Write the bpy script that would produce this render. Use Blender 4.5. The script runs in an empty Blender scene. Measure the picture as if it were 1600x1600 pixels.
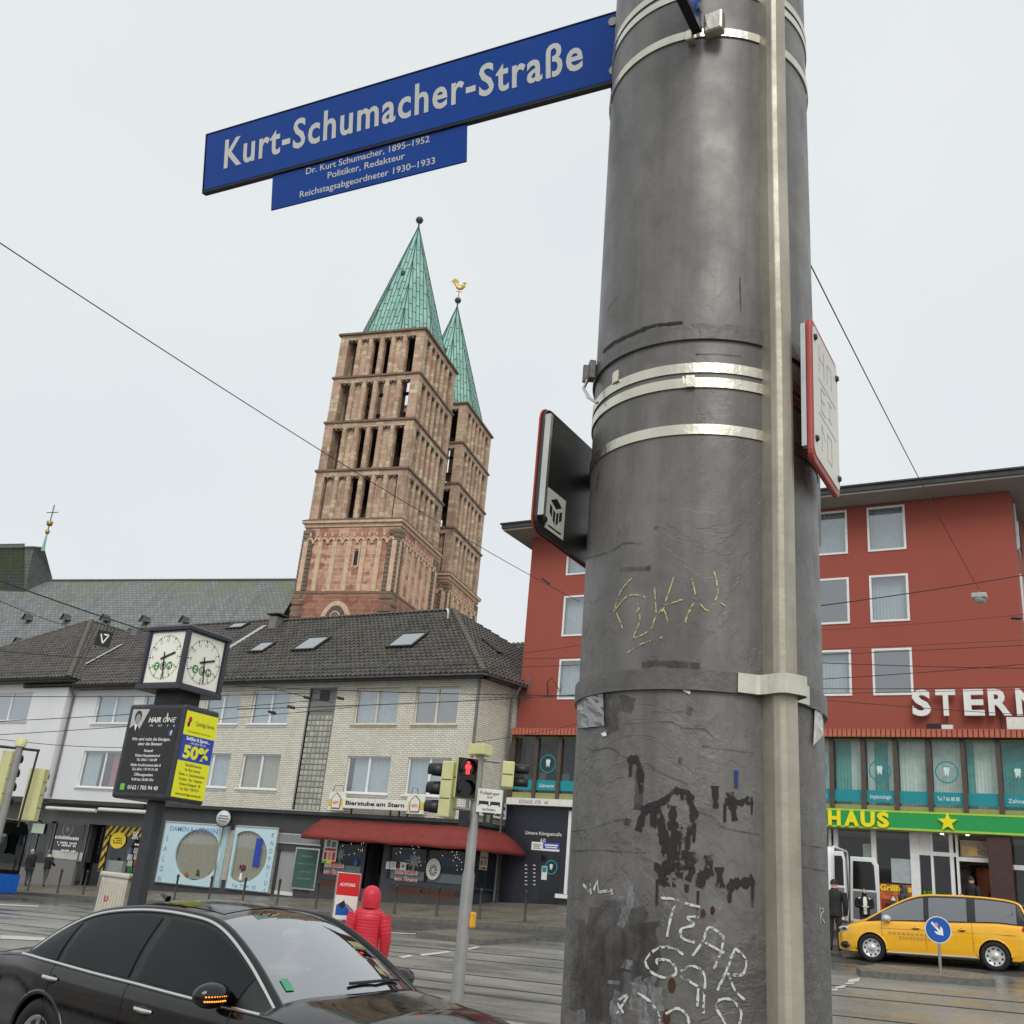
import bpy, bmesh, math, random
from mathutils import Vector, Matrix
random.seed(7)
scene = bpy.context.scene
COL = scene.collection
rad = math.radians
PI = math.pi

# ------------------------------------------------------------------ camera
# world: X runs along the street (to the right), Y points across it to the houses, Z up
FPX, PITCH, ROLL, YAW = 1600.0, rad(20.4), rad(5.3), rad(31.0)
CAM = Vector((0, 0, 1.7))
_f = Vector((0, math.cos(PITCH), math.sin(PITCH)))
_u = Vector((0, -math.sin(PITCH), math.cos(PITCH)))
_r = Vector((1, 0, 0))
_RZ = Matrix.Rotation(YAW, 3, 'Z')
CR = _RZ @ (math.cos(ROLL) * _r + math.sin(ROLL) * _u)
CU = _RZ @ (-math.sin(ROLL) * _r + math.cos(ROLL) * _u)
CF = _RZ @ _f
cam_data = bpy.data.cameras.new('camera')
cam_data.sensor_width = 36.0
cam_data.lens = 36.0 * FPX / 1600.0
cam_data.clip_start = 0.05
cam_data.clip_end = 3000
cam = bpy.data.objects.new('camera', cam_data)
COL.objects.link(cam)
M = Matrix((CR, CU, -CF)).transposed().to_4x4()
M.translation = CAM
cam.matrix_world = M
scene.camera = cam

# ------------------------------------------------------------------ sky, sun, exposure
SUN_EL, SUN_AZ = rad(44), rad(150)          # azimuth clockwise from +Y
world = bpy.data.worlds.new('World')
scene.world = world
world.use_nodes = True
nt = world.node_tree
nt.nodes.clear()
_o = nt.nodes.new('ShaderNodeOutputWorld')
_bg1 = nt.nodes.new('ShaderNodeBackground')
_bg2 = nt.nodes.new('ShaderNodeBackground')
_sky = nt.nodes.new('ShaderNodeTexSky')
_sky.sky_type = 'NISHITA'
_sky.sun_disc = False
_sky.sun_elevation = SUN_EL
_sky.sun_rotation = SUN_AZ
_sky.dust_density = 6
nt.links.new(_sky.outputs[0], _bg1.inputs[0])
_bg1.inputs[1].default_value = 0.05
_tc = nt.nodes.new('ShaderNodeTexCoord')
_nz = nt.nodes.new('ShaderNodeTexNoise')
_nz.inputs['Scale'].default_value = 2.2
_nz.inputs['Detail'].default_value = 5
nt.links.new(_tc.outputs['Generated'], _nz.inputs['Vector'])
_cr = nt.nodes.new('ShaderNodeValToRGB')
_cr.color_ramp.elements[0].position = 0.3
_cr.color_ramp.elements[0].color = (0.79, 0.835, 0.875, 1)
_cr.color_ramp.elements[1].position = 0.7
_cr.color_ramp.elements[1].color = (0.865, 0.90, 0.91, 1)
nt.links.new(_nz.outputs[0], _cr.inputs[0])
nt.links.new(_cr.outputs[0], _bg2.inputs[0])
_bg2.inputs[1].default_value = 1.0
_mx = nt.nodes.new('ShaderNodeMixShader')
_mx.inputs[0].default_value = 0.93           # closed cloud cover over the clear-sky model
nt.links.new(_bg1.outputs[0], _mx.inputs[1])
nt.links.new(_bg2.outputs[0], _mx.inputs[2])
nt.links.new(_mx.outputs[0], _o.inputs[0])
sun_d = bpy.data.lights.new('sun', 'SUN')
sun_d.energy = 1.5
sun_d.angle = rad(32)
sun_d.color = (1.0, 0.965, 0.92)
sun = bpy.data.objects.new('sun', sun_d)
COL.objects.link(sun)
_sd = Vector((math.sin(SUN_AZ) * math.cos(SUN_EL), math.cos(SUN_AZ) * math.cos(SUN_EL), math.sin(SUN_EL)))
sun.rotation_euler = (-_sd).to_track_quat('-Z', 'Y').to_euler()
scene.view_settings.view_transform = 'Standard'
scene.view_settings.look = 'None'
scene.view_settings.exposure = 0.0
scene.view_settings.gamma = 1.0
scene.view_settings.use_curve_mapping = False

# ------------------------------------------------------------------ photo pixel -> direction -> surface
def ray(px, py):
    return FPX * CF + (px - 800) * CR - (py - 800) * CU
def hit(px, py, p0, n):
    r = ray(px, py)
    n = Vector(n)
    return CAM + r * ((Vector(p0) - CAM).dot(n) / r.dot(n))
def on_y(px, py, y): return hit(px, py, (0, y, 0), (0, 1, 0))
def on_x(px, py, x): return hit(px, py, (x, 0, 0), (1, 0, 0))
def ground_z(s, t):
    t = min(max(t, 0.0), 38.0)
    s = min(max(s, -70.0), 25.0)
    return -0.0186 * t + 0.00218 * t * t + 0.0012 * s * t
def on_ground(px, py, off=0.0):
    r = ray(px, py).normalized()
    a = 0.5
    while a < 200:
        p = CAM + r * a
        if p.z < ground_z(p.x, p.y) + off:
            break
        a += 0.05
    return CAM + r * a

# ------------------------------------------------------------------ mesh builder
class MB:
    def __init__(self):
        self.v = []; self.f = []; self.m = []; self.s = []
        self.mi = 0; self.sm = False
    def add(self, vs, fs, sm=None):
        b = len(self.v)
        self.v += [tuple(p) for p in vs]
        for f in fs:
            self.f.append(tuple(i + b for i in f)); self.m.append(self.mi)
            self.s.append(self.sm if sm is None else sm)
        return self
    def box(self, x0, x1, y0, y1, z0, z1, mat=None):
        vs = [Vector(p) for p in ((x0,y0,z0),(x1,y0,z0),(x1,y1,z0),(x0,y1,z0),(x0,y0,z1),(x1,y0,z1),(x1,y1,z1),(x0,y1,z1))]
        if mat is not None: vs = [mat @ p for p in vs]
        return self.add(vs, [(0,3,2,1),(4,5,6,7),(0,1,5,4),(1,2,6,5),(2,3,7,6),(3,0,4,7)])
    def quad(self, *p): return self.add(p, [tuple(range(len(p)))])
    def prism(self, poly, a, b, plane='xz', mat=None):
        # poly 2D; extruded along the third axis from a to b
        def P(u, v, w):
            p = {'xz': (u, w, v), 'xy': (u, v, w), 'yz': (w, u, v)}[plane]
            return mat @ Vector(p) if mat is not None else p
        n = len(poly)
        vs = [P(u, v, a) for u, v in poly] + [P(u, v, b) for u, v in poly]
        fs = [tuple(range(n - 1, -1, -1)), tuple(range(n, 2 * n))]
        fs += [(i, (i + 1) % n, n + (i + 1) % n, n + i) for i in range(n)]
        return self.add(vs, fs, False)
    def tube(self, pts, r, n=8, cap=True, sm=True):
        pts = [Vector(p) for p in pts]
        rr = r if isinstance(r, (list, tuple)) else [r] * len(pts)
        vs = []
        for i, p in enumerate(pts):
            t = (pts[min(i + 1, len(pts) - 1)] - pts[max(i - 1, 0)]).normalized()
            a = t.cross(Vector((0, 0, 1)))
            if a.length < 1e-3: a = t.cross(Vector((0, 1, 0)))
            a.normalize(); b = t.cross(a)
            for k in range(n):
                w = 2 * PI * k / n
                vs.append(p + (a * math.cos(w) + b * math.sin(w)) * rr[i])
        fs = []
        for i in range(len(pts) - 1):
            for k in range(n):
                fs.append((i*n+k, i*n+(k+1) % n, (i+1)*n+(k+1) % n, (i+1)*n+k))
        self.add(vs, fs, sm)
        if cap:
            self.add(vs[:n], [tuple(range(n))], False)
            self.add(vs[-n:], [tuple(range(n - 1, -1, -1))], False)
        return self
    def lathe(self, prof, n=24, c=(0, 0, 0), sm=True, cap=True, mat=None):
        vs = []
        for r, z in prof:
            for k in range(n):
                a = 2 * PI * k / n
                p = Vector((c[0] + r * math.cos(a), c[1] + r * math.sin(a), c[2] + z))
                vs.append(mat @ p if mat is not None else p)
        fs = []
        for i in range(len(prof) - 1):
            for k in range(n):
                fs.append((i*n+k, i*n+(k+1) % n, (i+1)*n+(k+1) % n, (i+1)*n+k))
        self.add(vs, fs, sm)
        if cap:
            if prof[0][0] > 1e-5: self.add(vs[:n], [tuple(range(n - 1, -1, -1))], False)
            if prof[-1][0] > 1e-5: self.add(vs[-n:], [tuple(range(n))], False)
        return self
    def grid(self, rows, sm=True, close=False):
        n = len(rows[0]); vs = [p for r in rows for p in r]; fs = []
        for i in range(len(rows) - 1):
            for k in range(n if close else n - 1):
                fs.append((i*n+k, i*n+(k+1) % n, (i+1)*n+(k+1) % n, (i+1)*n+k))
        return self.add(vs, fs, sm)
    def ellipsoid(self, c, r, n=16, m=10, mat=None):
        rows = []
        for i in range(m + 1):
            a = -PI / 2 + PI * i / m
            rows.append([Vector((c[0] + r[0]*math.cos(a)*math.cos(2*PI*k/n), c[1] + r[1]*math.cos(a)*math.sin(2*PI*k/n), c[2] + r[2]*math.sin(a))) for k in range(n)])
        if mat is not None: rows = [[mat @ p for p in r] for r in rows]
        return self.grid(rows, True, True)
    def mesh(self, name, mats):
        me = bpy.data.meshes.new(name)
        me.from_pydata(self.v, [], self.f)
        if not isinstance(mats, (list, tuple)): mats = [mats]
        for m in mats: me.materials.append(m)
        me.polygons.foreach_set('material_index', self.m)
        me.polygons.foreach_set('use_smooth', self.s)
        bm = bmesh.new(); bm.from_mesh(me)
        bmesh.ops.recalc_face_normals(bm, faces=bm.faces)
        bm.to_mesh(me); bm.free()
        me.update()
        return me
    def build(self, name, mats, parent=None, bevel=0, seg=2, weld=False, **kw):
        me = self.mesh(name, mats)
        if weld:
            bm = bmesh.new(); bm.from_mesh(me)
            bmesh.ops.remove_doubles(bm, verts=bm.verts, dist=1e-5)
            bmesh.ops.recalc_face_normals(bm, faces=bm.faces)
            bm.to_mesh(me); bm.free()
        o = put(name, me, parent, **kw)
        if bevel:
            b = o.modifiers.new('bevel', 'BEVEL'); b.width = bevel; b.segments = seg; b.limit_method = 'ANGLE'; b.angle_limit = rad(40)
        return o

def put(name, me, parent=None, loc=(0, 0, 0), rot=(0, 0, 0), scale=(1, 1, 1), **kw):
    o = bpy.data.objects.new(name, me)
    COL.objects.link(o)
    o.parent = parent
    o.location = loc; o.rotation_euler = rot; o.scale = scale
    for k, v in kw.items(): o[k] = v
    return o
def thing(name, label, cat, loc=(0, 0, 0), rot=(0, 0, 0), group=None):
    o = bpy.data.objects.new(name, None)
    COL.objects.link(o)
    o.location = loc; o.rotation_euler = rot; o.empty_display_size = 0.2
    tag(o, label, cat, group)
    return o
def tag(o, label, cat, group=None):
    o['label'] = label; o['category'] = cat
    if group: o['group'] = group
    return o
def structure(o):
    o['kind'] = 'structure'; return o
def copy_tree(o, parent=None):
    c = o.copy(); COL.objects.link(c); c.parent = parent
    for ch in o.children: copy_tree(ch, c)
    return c

# a scratch scene evaluates text and skin modifiers without touching the main one
SCRATCH = bpy.data.scenes.new('scratch')
def evaluated(ob):
    SCRATCH.collection.objects.link(ob)
    vl = SCRATCH.view_layers[0]
    vl.update()
    me = bpy.data.meshes.new_from_object(ob.evaluated_get(vl.depsgraph))
    SCRATCH.collection.objects.unlink(ob)
    return me
# ------------------------------------------------------------------ writing
def text_mesh(s, height=1.0, width=None, depth=0.002, bold=0.0, align='CENTER', shear=0.0, spacing=1.0, xs=1.0):
    """mesh of a line of text; letters lie in XZ and face -Y; cap height = height"""
    cu = bpy.data.curves.new('txt', 'FONT')
    cu.body = s; cu.size = 1.0; cu.extrude = 0.0; cu.offset = bold; cu.shear = shear
    cu.space_character = spacing; cu.resolution_u = 3
    ob = bpy.data.objects.new('txt', cu)
    me = evaluated(ob)
    bpy.data.objects.remove(ob); bpy.data.curves.remove(cu)
    capv = 0.729
    k = height / capv
    xsv = [v.co.x for v in me.vertices] or [0, 1]
    x0, x1 = min(xsv), max(xsv)
    kx = k * xs
    if width: kx = width / (x1 - x0)
    ox = {'CENTER': (x0 + x1) / 2, 'LEFT': x0, 'RIGHT': x1}[align]
    for v in me.vertices:
        v.co = Vector(((v.co.x - ox) * kx, 0, v.co.y * k))
    me.polygons.foreach_set('use_smooth', [False] * len(me.polygons))
    if depth > 0:
        bm = bmesh.new(); bm.from_mesh(me)
        r = bmesh.ops.extrude_face_region(bm, geom=bm.faces[:])
        for e in r['geom']:
            if isinstance(e, bmesh.types.BMVert): e.co.y -= depth
        bmesh.ops.recalc_face_normals(bm, faces=bm.faces)
        for f_ in bm.faces: f_.smooth = False
        bm.to_mesh(me); bm.free()
    return me
def text(name, s, mat, parent, loc, rot=(0, 0, 0), **kw):
    lab = kw.pop('label', None)
    me = text_mesh(s, **kw)
    me.materials.clear(); me.materials.append(mat)
    o = put(name, me, parent, loc, rot)
    if lab: o['label'] = lab
    return o
# ------------------------------------------------------------------ materials
def srgb(r, g, b):
    f = lambda c: (c/255/12.92) if c <= 10 else ((c/255 + 0.055)/1.055)**2.4
    return (f(r), f(g), f(b))
class NT:
    def __init__(self, name):
        self.mat = bpy.data.materials.new(name); self.mat.use_nodes = True
        self.t = self.mat.node_tree
        self.b = self.t.nodes['Principled BSDF']; self.out = self.t.nodes['Material Output']
    def n(self, typ, **kw):
        x = self.t.nodes.new(typ)
        for k, v in kw.items(): setattr(x, k, v)
        return x
    def l(self, a, b): self.t.links.new(a, b)
    def co(self, kind='Object', scale=(1, 1, 1), rot=(0, 0, 0), loc=(0, 0, 0)):
        c = self.n('ShaderNodeTexCoord'); m = self.n('ShaderNodeMapping')
        m.inputs['Scale'].default_value = scale; m.inputs['Rotation'].default_value = rot; m.inputs['Location'].default_value = loc
        self.l(c.outputs[kind], m.inputs['Vector']); return m.outputs[0]
    def noise(self, vec, scale=5, detail=4, rough=0.55, dist=0.0):
        x = self.n('ShaderNodeTexNoise'); x.inputs['Scale'].default_value = scale; x.inputs['Detail'].default_value = detail
        x.inputs['Roughness'].default_value = rough; x.inputs['Distortion'].default_value = dist
        if vec is not None: self.l(vec, x.inputs['Vector'])
        return x.outputs[0]
    def ramp(self, fac, stops, interp='LINEAR'):
        x = self.n('ShaderNodeValToRGB'); cr = x.color_ramp; cr.interpolation = interp
        while len(cr.elements) < len(stops): cr.elements.new(0.5)
        for e, (p, c) in zip(cr.elements, stops):
            e.position = p; e.color = (*c, 1) if isinstance(c, (tuple, list)) else (c, c, c, 1)
        self.l(fac, x.inputs[0]); return x.outputs[0]
    def mix(self, fac, a, b, mode='MIX'):
        x = self.n('ShaderNodeMix', data_type='RGBA', blend_type=mode)
        for i, v in ((0, fac), (6, a), (7, b)):
            if hasattr(v, 'is_linked'): self.l(v, x.inputs[i])
            else: x.inputs[i].default_value = (*v, 1) if isinstance(v, (tuple, list)) else v
        return x.outputs[2]
    def math(self, op, a, b=0.0):
        x = self.n('ShaderNodeMath', operation=op)
        for i, v in ((0, a), (1, b)):
            if hasattr(v, 'is_linked'): self.l(v, x.inputs[i])
            else: x.inputs[i].default_value = v
        return x.outputs[0]
    def bump(self, h, strength=0.3, dist=0.02, prev=None):
        x = self.n('ShaderNodeBump'); x.inputs['Strength'].default_value = strength; x.inputs['Distance'].default_value = dist
        self.l(h, x.inputs['Height'])
        if prev is not None: self.l(prev, x.inputs['Normal'])
        return x.outputs[0]
    def uvflat(self, scale=1.0):
        """planar wall coordinates (x + y, z) so that bricks run level on every upright face"""
        c = self.n('ShaderNodeTexCoord'); s = self.n('ShaderNodeSeparateXYZ'); k = self.n('ShaderNodeCombineXYZ')
        self.l(c.outputs['Object'], s.inputs[0])
        self.l(self.math('ADD', s.outputs[0], s.outputs[1]), k.inputs[0]); self.l(s.outputs[2], k.inputs[1])
        return k.outputs[0]
    def set(self, color=None, rough=None, metal=None, normal=None, spec=None, coat=None):
        def s(nm, v):
            if v is None: return
            i = self.b.inputs[nm]
            if hasattr(v, 'is_linked'): self.l(v, i)
            else: i.default_value = (*v, 1) if isinstance(v, (tuple, list)) else v
        s('Base Color', color); s('Roughness', rough); s('Metallic', metal); s('Normal', normal); s('Specular IOR Level', spec); s('Coat Weight', coat)
        return self.mat
_cache = {}
def paint(name, col, rough=0.5, metal=0.0, var=0.12, scale=6, bump=0.0, bscale=40, coat=None, spec=None, dirt=0.0, dirtcol=(0.05, 0.045, 0.04)):
    """a plain painted / plastic / metal surface with grain, slight wear and relief"""
    if name in _cache: return _cache[name]
    m = NT(name); v = m.co('Object')
    nz = m.noise(v, scale, 5)
    c2 = tuple(min(1, c * (1 + var)) for c in col); c1 = tuple(c * (1 - var) for c in col)
    c = m.ramp(nz, [(0.3, c1), (0.7, c2)])
    if dirt:
        d = m.ramp(m.noise(m.co('Object', (1, 1, 0.25)), scale * 1.7, 6, 0.65), [(0.5, 0.0), (0.75, 1.0)])
        c = m.mix(m.math('MULTIPLY', d, dirt), c, dirtcol)
    r = m.ramp(m.noise(v, scale * 3, 3), [(0.3, max(0.02, rough - 0.08)), (0.7, min(1, rough + 0.08))])
    nrm = m.bump(m.noise(v, bscale, 4), bump, 0.01) if bump else None
    m.set(c, r, metal, nrm, spec, coat)
    _cache[name] = m.mat
    return m.mat
def glass(name, tint=(0.5, 0.55, 0.55), alpha=0.35, rough=0.03, k=0.75):
    """thin window pane: sees through, mirrors the sky"""
    if name in _cache: return _cache[name]
    m = NT(name)
    tr = m.n('ShaderNodeBsdfTransparent'); tr.inputs[0].default_value = (*tint, 1)
    gl = m.n('ShaderNodeBsdfGlossy'); gl.inputs['Roughness'].default_value = rough
    gl.inputs[0].default_value = (0.95, 0.97, 1, 1)
    lw = m.n('ShaderNodeLayerWeight'); lw.inputs[0].default_value = 0.35
    f = m.math('ADD', m.math('MULTIPLY', m.math('POWER', lw.outputs['Facing'], 2.0), k), alpha)
    bp = m.bump(m.noise(m.co('Object'), 1.3, 1), 0.25, 0.01)
    m.l(bp, gl.inputs['Normal'])
    mx = m.n('ShaderNodeMixShader'); m.l(f, mx.inputs[0]); m.l(tr.outputs[0], mx.inputs[1]); m.l(gl.outputs[0], mx.inputs[2])
    m.l(mx.outputs[0], m.out.inputs[0])
    _cache[name] = m.mat
    return m.mat
def emit(name, col, strength):
    m = NT(name); m.b.inputs['Emission Color'].default_value = (*col, 1); m.b.inputs['Emission Strength'].default_value = strength
    return m.set(col, 0.4)

def mat_asphalt(name, c0, c1, rough=0.55, wet=0.5):
    m = NT(name); v = m.co('Object')
    big = m.noise(v, 0.35, 6, 0.6); sml = m.noise(v, 40, 3)
    c = m.mix(m.ramp(big, [(0.35, 0.0), (0.65, 1.0)]), c0, c1)
    c = m.mix(m.ramp(sml, [(0.4, 0.0), (0.8, 0.5)]), c, tuple(min(1, k * 1.6) for k in c1))
    streak = m.noise(m.co('Object', (0.12, 2.2, 1)), 1.0, 5, 0.6)
    c = m.mix(m.ramp(streak, [(0.55, 0.0), (0.72, 0.45)]), c, tuple(k * 0.45 for k in c0))
    r = m.ramp(m.noise(m.co('Object', (0.3, 1.0, 1)), 0.9, 4, 0.6), [(0.38, max(0.06, rough - wet * 0.6)), (0.62, rough + 0.12)])
    return m.set(c, r, 0, m.bump(sml, 0.25, 0.01), 0.5)
ASPHALT = mat_asphalt('asphalt_wet', srgb(94, 93, 90), srgb(122, 120, 115), 0.46, 0.65)
ASPHALT_DARK = mat_asphalt('asphalt_dark_lane', srgb(66, 66, 66), srgb(88, 87, 85), 0.5, 0.7)
TRACKBED = mat_asphalt('track_bed', srgb(112, 111, 106), srgb(144, 142, 135), 0.46, 0.6)
def mat_paving(name, c0, c1, bw=0.3, bh=0.15, gap=0.02):
    m = NT(name); v = m.co('Object')
    br = m.n('ShaderNodeTexBrick'); m.l(v, br.inputs['Vector'])
    br.inputs['Scale'].default_value = 1; br.inputs['Brick Width'].default_value = bw; br.inputs['Row Height'].default_value = bh
    br.inputs['Mortar Size'].default_value = gap * 0.5; br.inputs['Color1'].default_value = (*c0, 1); br.inputs['Color2'].default_value = (*c1, 1)
    br.inputs['Mortar'].default_value = (*[k * 0.45 for k in c0], 1)
    d = m.noise(v, 0.8, 6, 0.65)
    c = m.mix(m.ramp(d, [(0.35, 0.45), (0.7, 0.0)]), br.outputs[0], tuple(k * 0.5 for k in c0))
    r = m.ramp(m.noise(v, 0.7, 4), [(0.35, 0.25), (0.65, 0.7)])
    return m.set(c, r, 0, m.bump(br.outputs[1], -0.4, 0.01))
PAVING = mat_paving('paving_slabs', srgb(116, 110, 98), srgb(138, 131, 117))
SANDPAVE = mat_paving('sand_paving', srgb(178, 168, 144), srgb(196, 186, 160), 0.2, 0.1)
KERB = paint('kerb_granite', srgb(104, 101, 95), 0.7, var=0.25, scale=9, bump=0.4)
ROADPAINT = paint('road_paint', srgb(205, 202, 186), 0.6, var=0.2, scale=12, dirt=0.6, dirtcol=srgb(110, 107, 98))
RAIL = paint('rail_steel', srgb(128, 124, 116), 0.35, 0.8, var=0.3, scale=3)
GROOVE = paint('rail_groove', srgb(84, 79, 71), 0.8, var=0.3)

def mat_whitebrick():
    m = NT('cream_brick'); v = m.uvflat()
    br = m.n('ShaderNodeTexBrick'); m.l(v, br.inputs['Vector'])
    br.inputs['Scale'].default_value = 1; br.inputs['Brick Width'].default_value = 0.25; br.inputs['Row Height'].default_value = 0.078
    br.inputs['Mortar Size'].default_value = 0.009; br.inputs['Mortar Smooth'].default_value = 0.2; br.inputs['Bias'].default_value = 0.1
    br.inputs['Color1'].default_value = (*srgb(228, 226, 214), 1); br.inputs['Color2'].default_value = (*srgb(214, 210, 194), 1)
    br.inputs['Mortar'].default_value = (*srgb(128, 122, 106), 1)
    d = m.noise(m.co('Object', (1, 1, 0.35)), 0.9, 6, 0.65)
    c = m.mix(m.ramp(d, [(0.5, 0.0), (0.75, 0.45)]), br.outputs[0], srgb(160, 154, 134))
    return m.set(c, 0.6, 0, m.bump(br.outputs[1], -0.5, 0.02))
CREAM_BRICK = mat_whitebrick()
def mat_plaster(name, c, dirt=0.35, stain=(0.2, 0.2, 0.19)):
    m = NT(name); v = m.co('Object')
    big = m.noise(m.co('Object', (1, 1, 0.3)), 0.6, 6, 0.65); fine = m.noise(v, 60, 3)
    k = m.mix(m.ramp(big, [(0.45, 0.0), (0.8, dirt)]), c, tuple(q * s for q, s in zip(c, (0.7, 0.69, 0.67))))
    k = m.mix(m.ramp(m.noise(m.co('Object', (6, 6, 0.25)), 1.0, 4), [(0.62, 0.0), (0.8, dirt * 0.7)]), k, stain)
    k = m.mix(m.ramp(fine, [(0.35, 0.10), (0.65, 0.0)]), k, tuple(q * 0.7 for q in c))
    return m.set(k, 0.85, 0, m.bump(fine, 0.25, 0.01))
PLASTER_WHITE = mat_plaster('white_plaster', srgb(226, 227, 228), 0.3, srgb(170, 170, 168))
PLASTER_GREY = mat_plaster('grey_plaster', srgb(128, 127, 125), 0.4)
PLASTER_RED = mat_plaster('red_plaster', srgb(158, 80, 66), 0.25, srgb(136, 70, 58))
PLASTER_BEIGE = mat_plaster('beige_plaster', srgb(190, 186, 170), 0.4)

def mat_stone(name, ca, cb, cc, bw, bh, mortar=srgb(120, 98, 78), dark=0.35, seed=0.0):
    m = NT(name); v = m.uvflat()
    ad = m.n('ShaderNodeVectorMath', operation='ADD'); m.l(v, ad.inputs[0])
    oi = m.n('ShaderNodeObjectInfo')
    cx = m.n('ShaderNodeCombineXYZ'); m.l(m.math('MULTIPLY', oi.outputs['Random'], 37.0), cx.inputs[0]); m.l(m.math('MULTIPLY', oi.outputs['Random'], 11.0), cx.inputs[1])
    m.l(cx.outputs[0], ad.inputs[1])
    br = m.n('ShaderNodeTexBrick'); m.l(ad.outputs[0], br.inputs['Vector'])
    br.inputs['Scale'].default_value = 1; br.inputs['Brick Width'].default_value = bw; br.inputs['Row Height'].default_value = bh
    br.inputs['Mortar Size'].default_value = 0.02; br.inputs['Color1'].default_value = (*ca, 1); br.inputs['Color2'].default_value = (*cb, 1)
    br.inputs['Mortar'].default_value = (*mortar, 1); br.offset_frequency = 2
    vo = m.n('ShaderNodeTexVoronoi'); vo.inputs['Scale'].default_value = 1.1
    m.l(ad.outputs[0], vo.inputs['Vector'])
    c = m.mix(m.ramp(vo.outputs['Color'], [(0.55, 0.0), (0.8, 0.75)]), br.outputs[0], cc)
    d = m.noise(m.co('Object', (1, 1, 0.25)), 0.9, 6, 0.7)
    c = m.mix(m.ramp(d, [(0.5, 0.0), (0.72, dark)]), c, srgb(70, 60, 50))
    c = m.mix(m.ramp(m.noise(m.co('Object'), 9, 4), [(0.4, 0.25), (0.7, 0.0)]), c, srgb(90, 74, 60))
    return m.set(c, 0.85, 0, m.bump(br.outputs[1], -0.7, 0.05))
STONE_UP = mat_stone('tan_sandstone', srgb(228, 210, 176), srgb(184, 150, 126), srgb(206, 168, 150), 0.95, 0.5, srgb(150, 128, 106), 0.5)
STONE_LOW = mat_stone('red_sandstone', srgb(188, 132, 112), srgb(224, 186, 160), srgb(164, 102, 86), 0.95, 0.45, srgb(232, 210, 184), 0.4)
STONE_RED = mat_stone('red_stone_block', srgb(158, 104, 86), srgb(176, 124, 102), srgb(140, 84, 70), 1.1, 0.42, srgb(186, 158, 132), 0.25)
STONE_TRIM = paint('stone_trim', srgb(206, 178, 150), 0.85, var=0.18, scale=2.2, bump=0.3, bscale=12, dirt=0.4, dirtcol=srgb(96, 80, 66))
STONE_DARK = paint('stone_weathered', srgb(122, 106, 90), 0.85, var=0.25, scale=2.2, bump=0.3, bscale=12, dirt=0.5, dirtcol=srgb(60, 54, 46))
LEAD = paint('lead_flashing', srgb(98, 98, 96), 0.6, 0.2, var=0.2, scale=1.5)
def mat_copper():
    m = NT('copper_patina'); v = m.co('Object')
    a = m.noise(m.co('Object', (1.6, 1.6, 0.18)), 1.4, 5, 0.6)
    c = m.ramp(a, [(0.3, srgb(122, 164, 152)), (0.5, srgb(146, 192, 178)), (0.7, srgb(166, 208, 194))])
    oi = m.n('ShaderNodeTexVoronoi'); oi.inputs['Scale'].default_value = 0.9
    m.l(m.co('Object', (1.0, 1.0, 0.35)), oi.inputs['Vector'])
    c = m.mix(m.ramp(oi.outputs['Color'], [(0.35, 0.35), (0.75, 0.0)]), c, srgb(112, 154, 142))
    return m.set(c, 0.7, 0, m.bump(m.noise(v, 5, 3), 0.15, 0.02))
COPPER = mat_copper()
COPPER_SEAM = paint('copper_seam', srgb(52, 78, 70), 0.8, var=0.2)
def mat_slate():
    m = NT('slate_roof'); v = m.co('Object')
    br = m.n('ShaderNodeTexBrick'); m.l(m.co('Object', (1, 1, 1)), br.inputs['Vector'])
    br.inputs['Scale'].default_value = 1; br.inputs['Brick Width'].default_value = 0.55; br.inputs['Row Height'].default_value = 0.42
    br.inputs['Mortar Size'].default_value = 0.03; br.inputs['Color1'].default_value = (*srgb(136, 140, 142), 1); br.inputs['Color2'].default_value = (*srgb(118, 122, 124), 1)
    br.inputs['Mortar'].default_value = (*srgb(62, 65, 66), 1)
    s = m.n('ShaderNodeSeparateXYZ'); m.l(v, s.inputs[0])
    up = m.n('ShaderNodeMapRange'); up.inputs[1].default_value = -9; up.inputs[2].default_value = 0.2
    m.l(s.outputs[1], up.inputs[0])
    moss = m.math('MULTIPLY', m.math('POWER', up.outputs[0], 1.8), m.ramp(m.noise(v, 0.35, 7, 0.68), [(0.40, 0.0), (0.61, 0.95)]))
    c = m.mix(moss, br.outputs[0], srgb(112, 120, 84))
    c = m.mix(m.ramp(m.noise(m.co('Object', (1.5, 0.12, 1)), 1.0, 5), [(0.5, 0.0), (0.75, 0.4)]), c, srgb(70, 73, 73))
    return m.set(c, 0.75, 0, m.bump(br.outputs[1], -0.5, 0.04))
SLATE = mat_slate()
def mat_tile(name, c0, c1, moss):
    m = NT(name); v = m.co('Object')
    vo = m.n('ShaderNodeTexVoronoi'); vo.inputs['Scale'].default_value = 3.4; m.l(v, vo.inputs['Vector'])
    c = m.mix(m.ramp(vo.outputs['Color'], [(0.2, 0.0), (0.8, 1.0)]), c0, c1)
    c = m.mix(m.ramp(m.noise(v, 0.7, 7, 0.7), [(0.48, 0.0), (0.7, moss)]), c, srgb(92, 90, 68))
    return m.set(c, 0.62, 0, m.bump(m.noise(v, 24, 3), 0.2, 0.01))
TILE_DARK = mat_tile('concrete_tiles', srgb(62, 59, 56), srgb(86, 82, 76), 0.5)
TILE_GREY = mat_tile('brown_grey_tiles', srgb(72, 68, 66), srgb(94, 89, 86), 0.3)
TILE_HIP = mat_tile('hip_tiles', srgb(84, 80, 70), srgb(112, 107, 92), 0.5)

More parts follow.
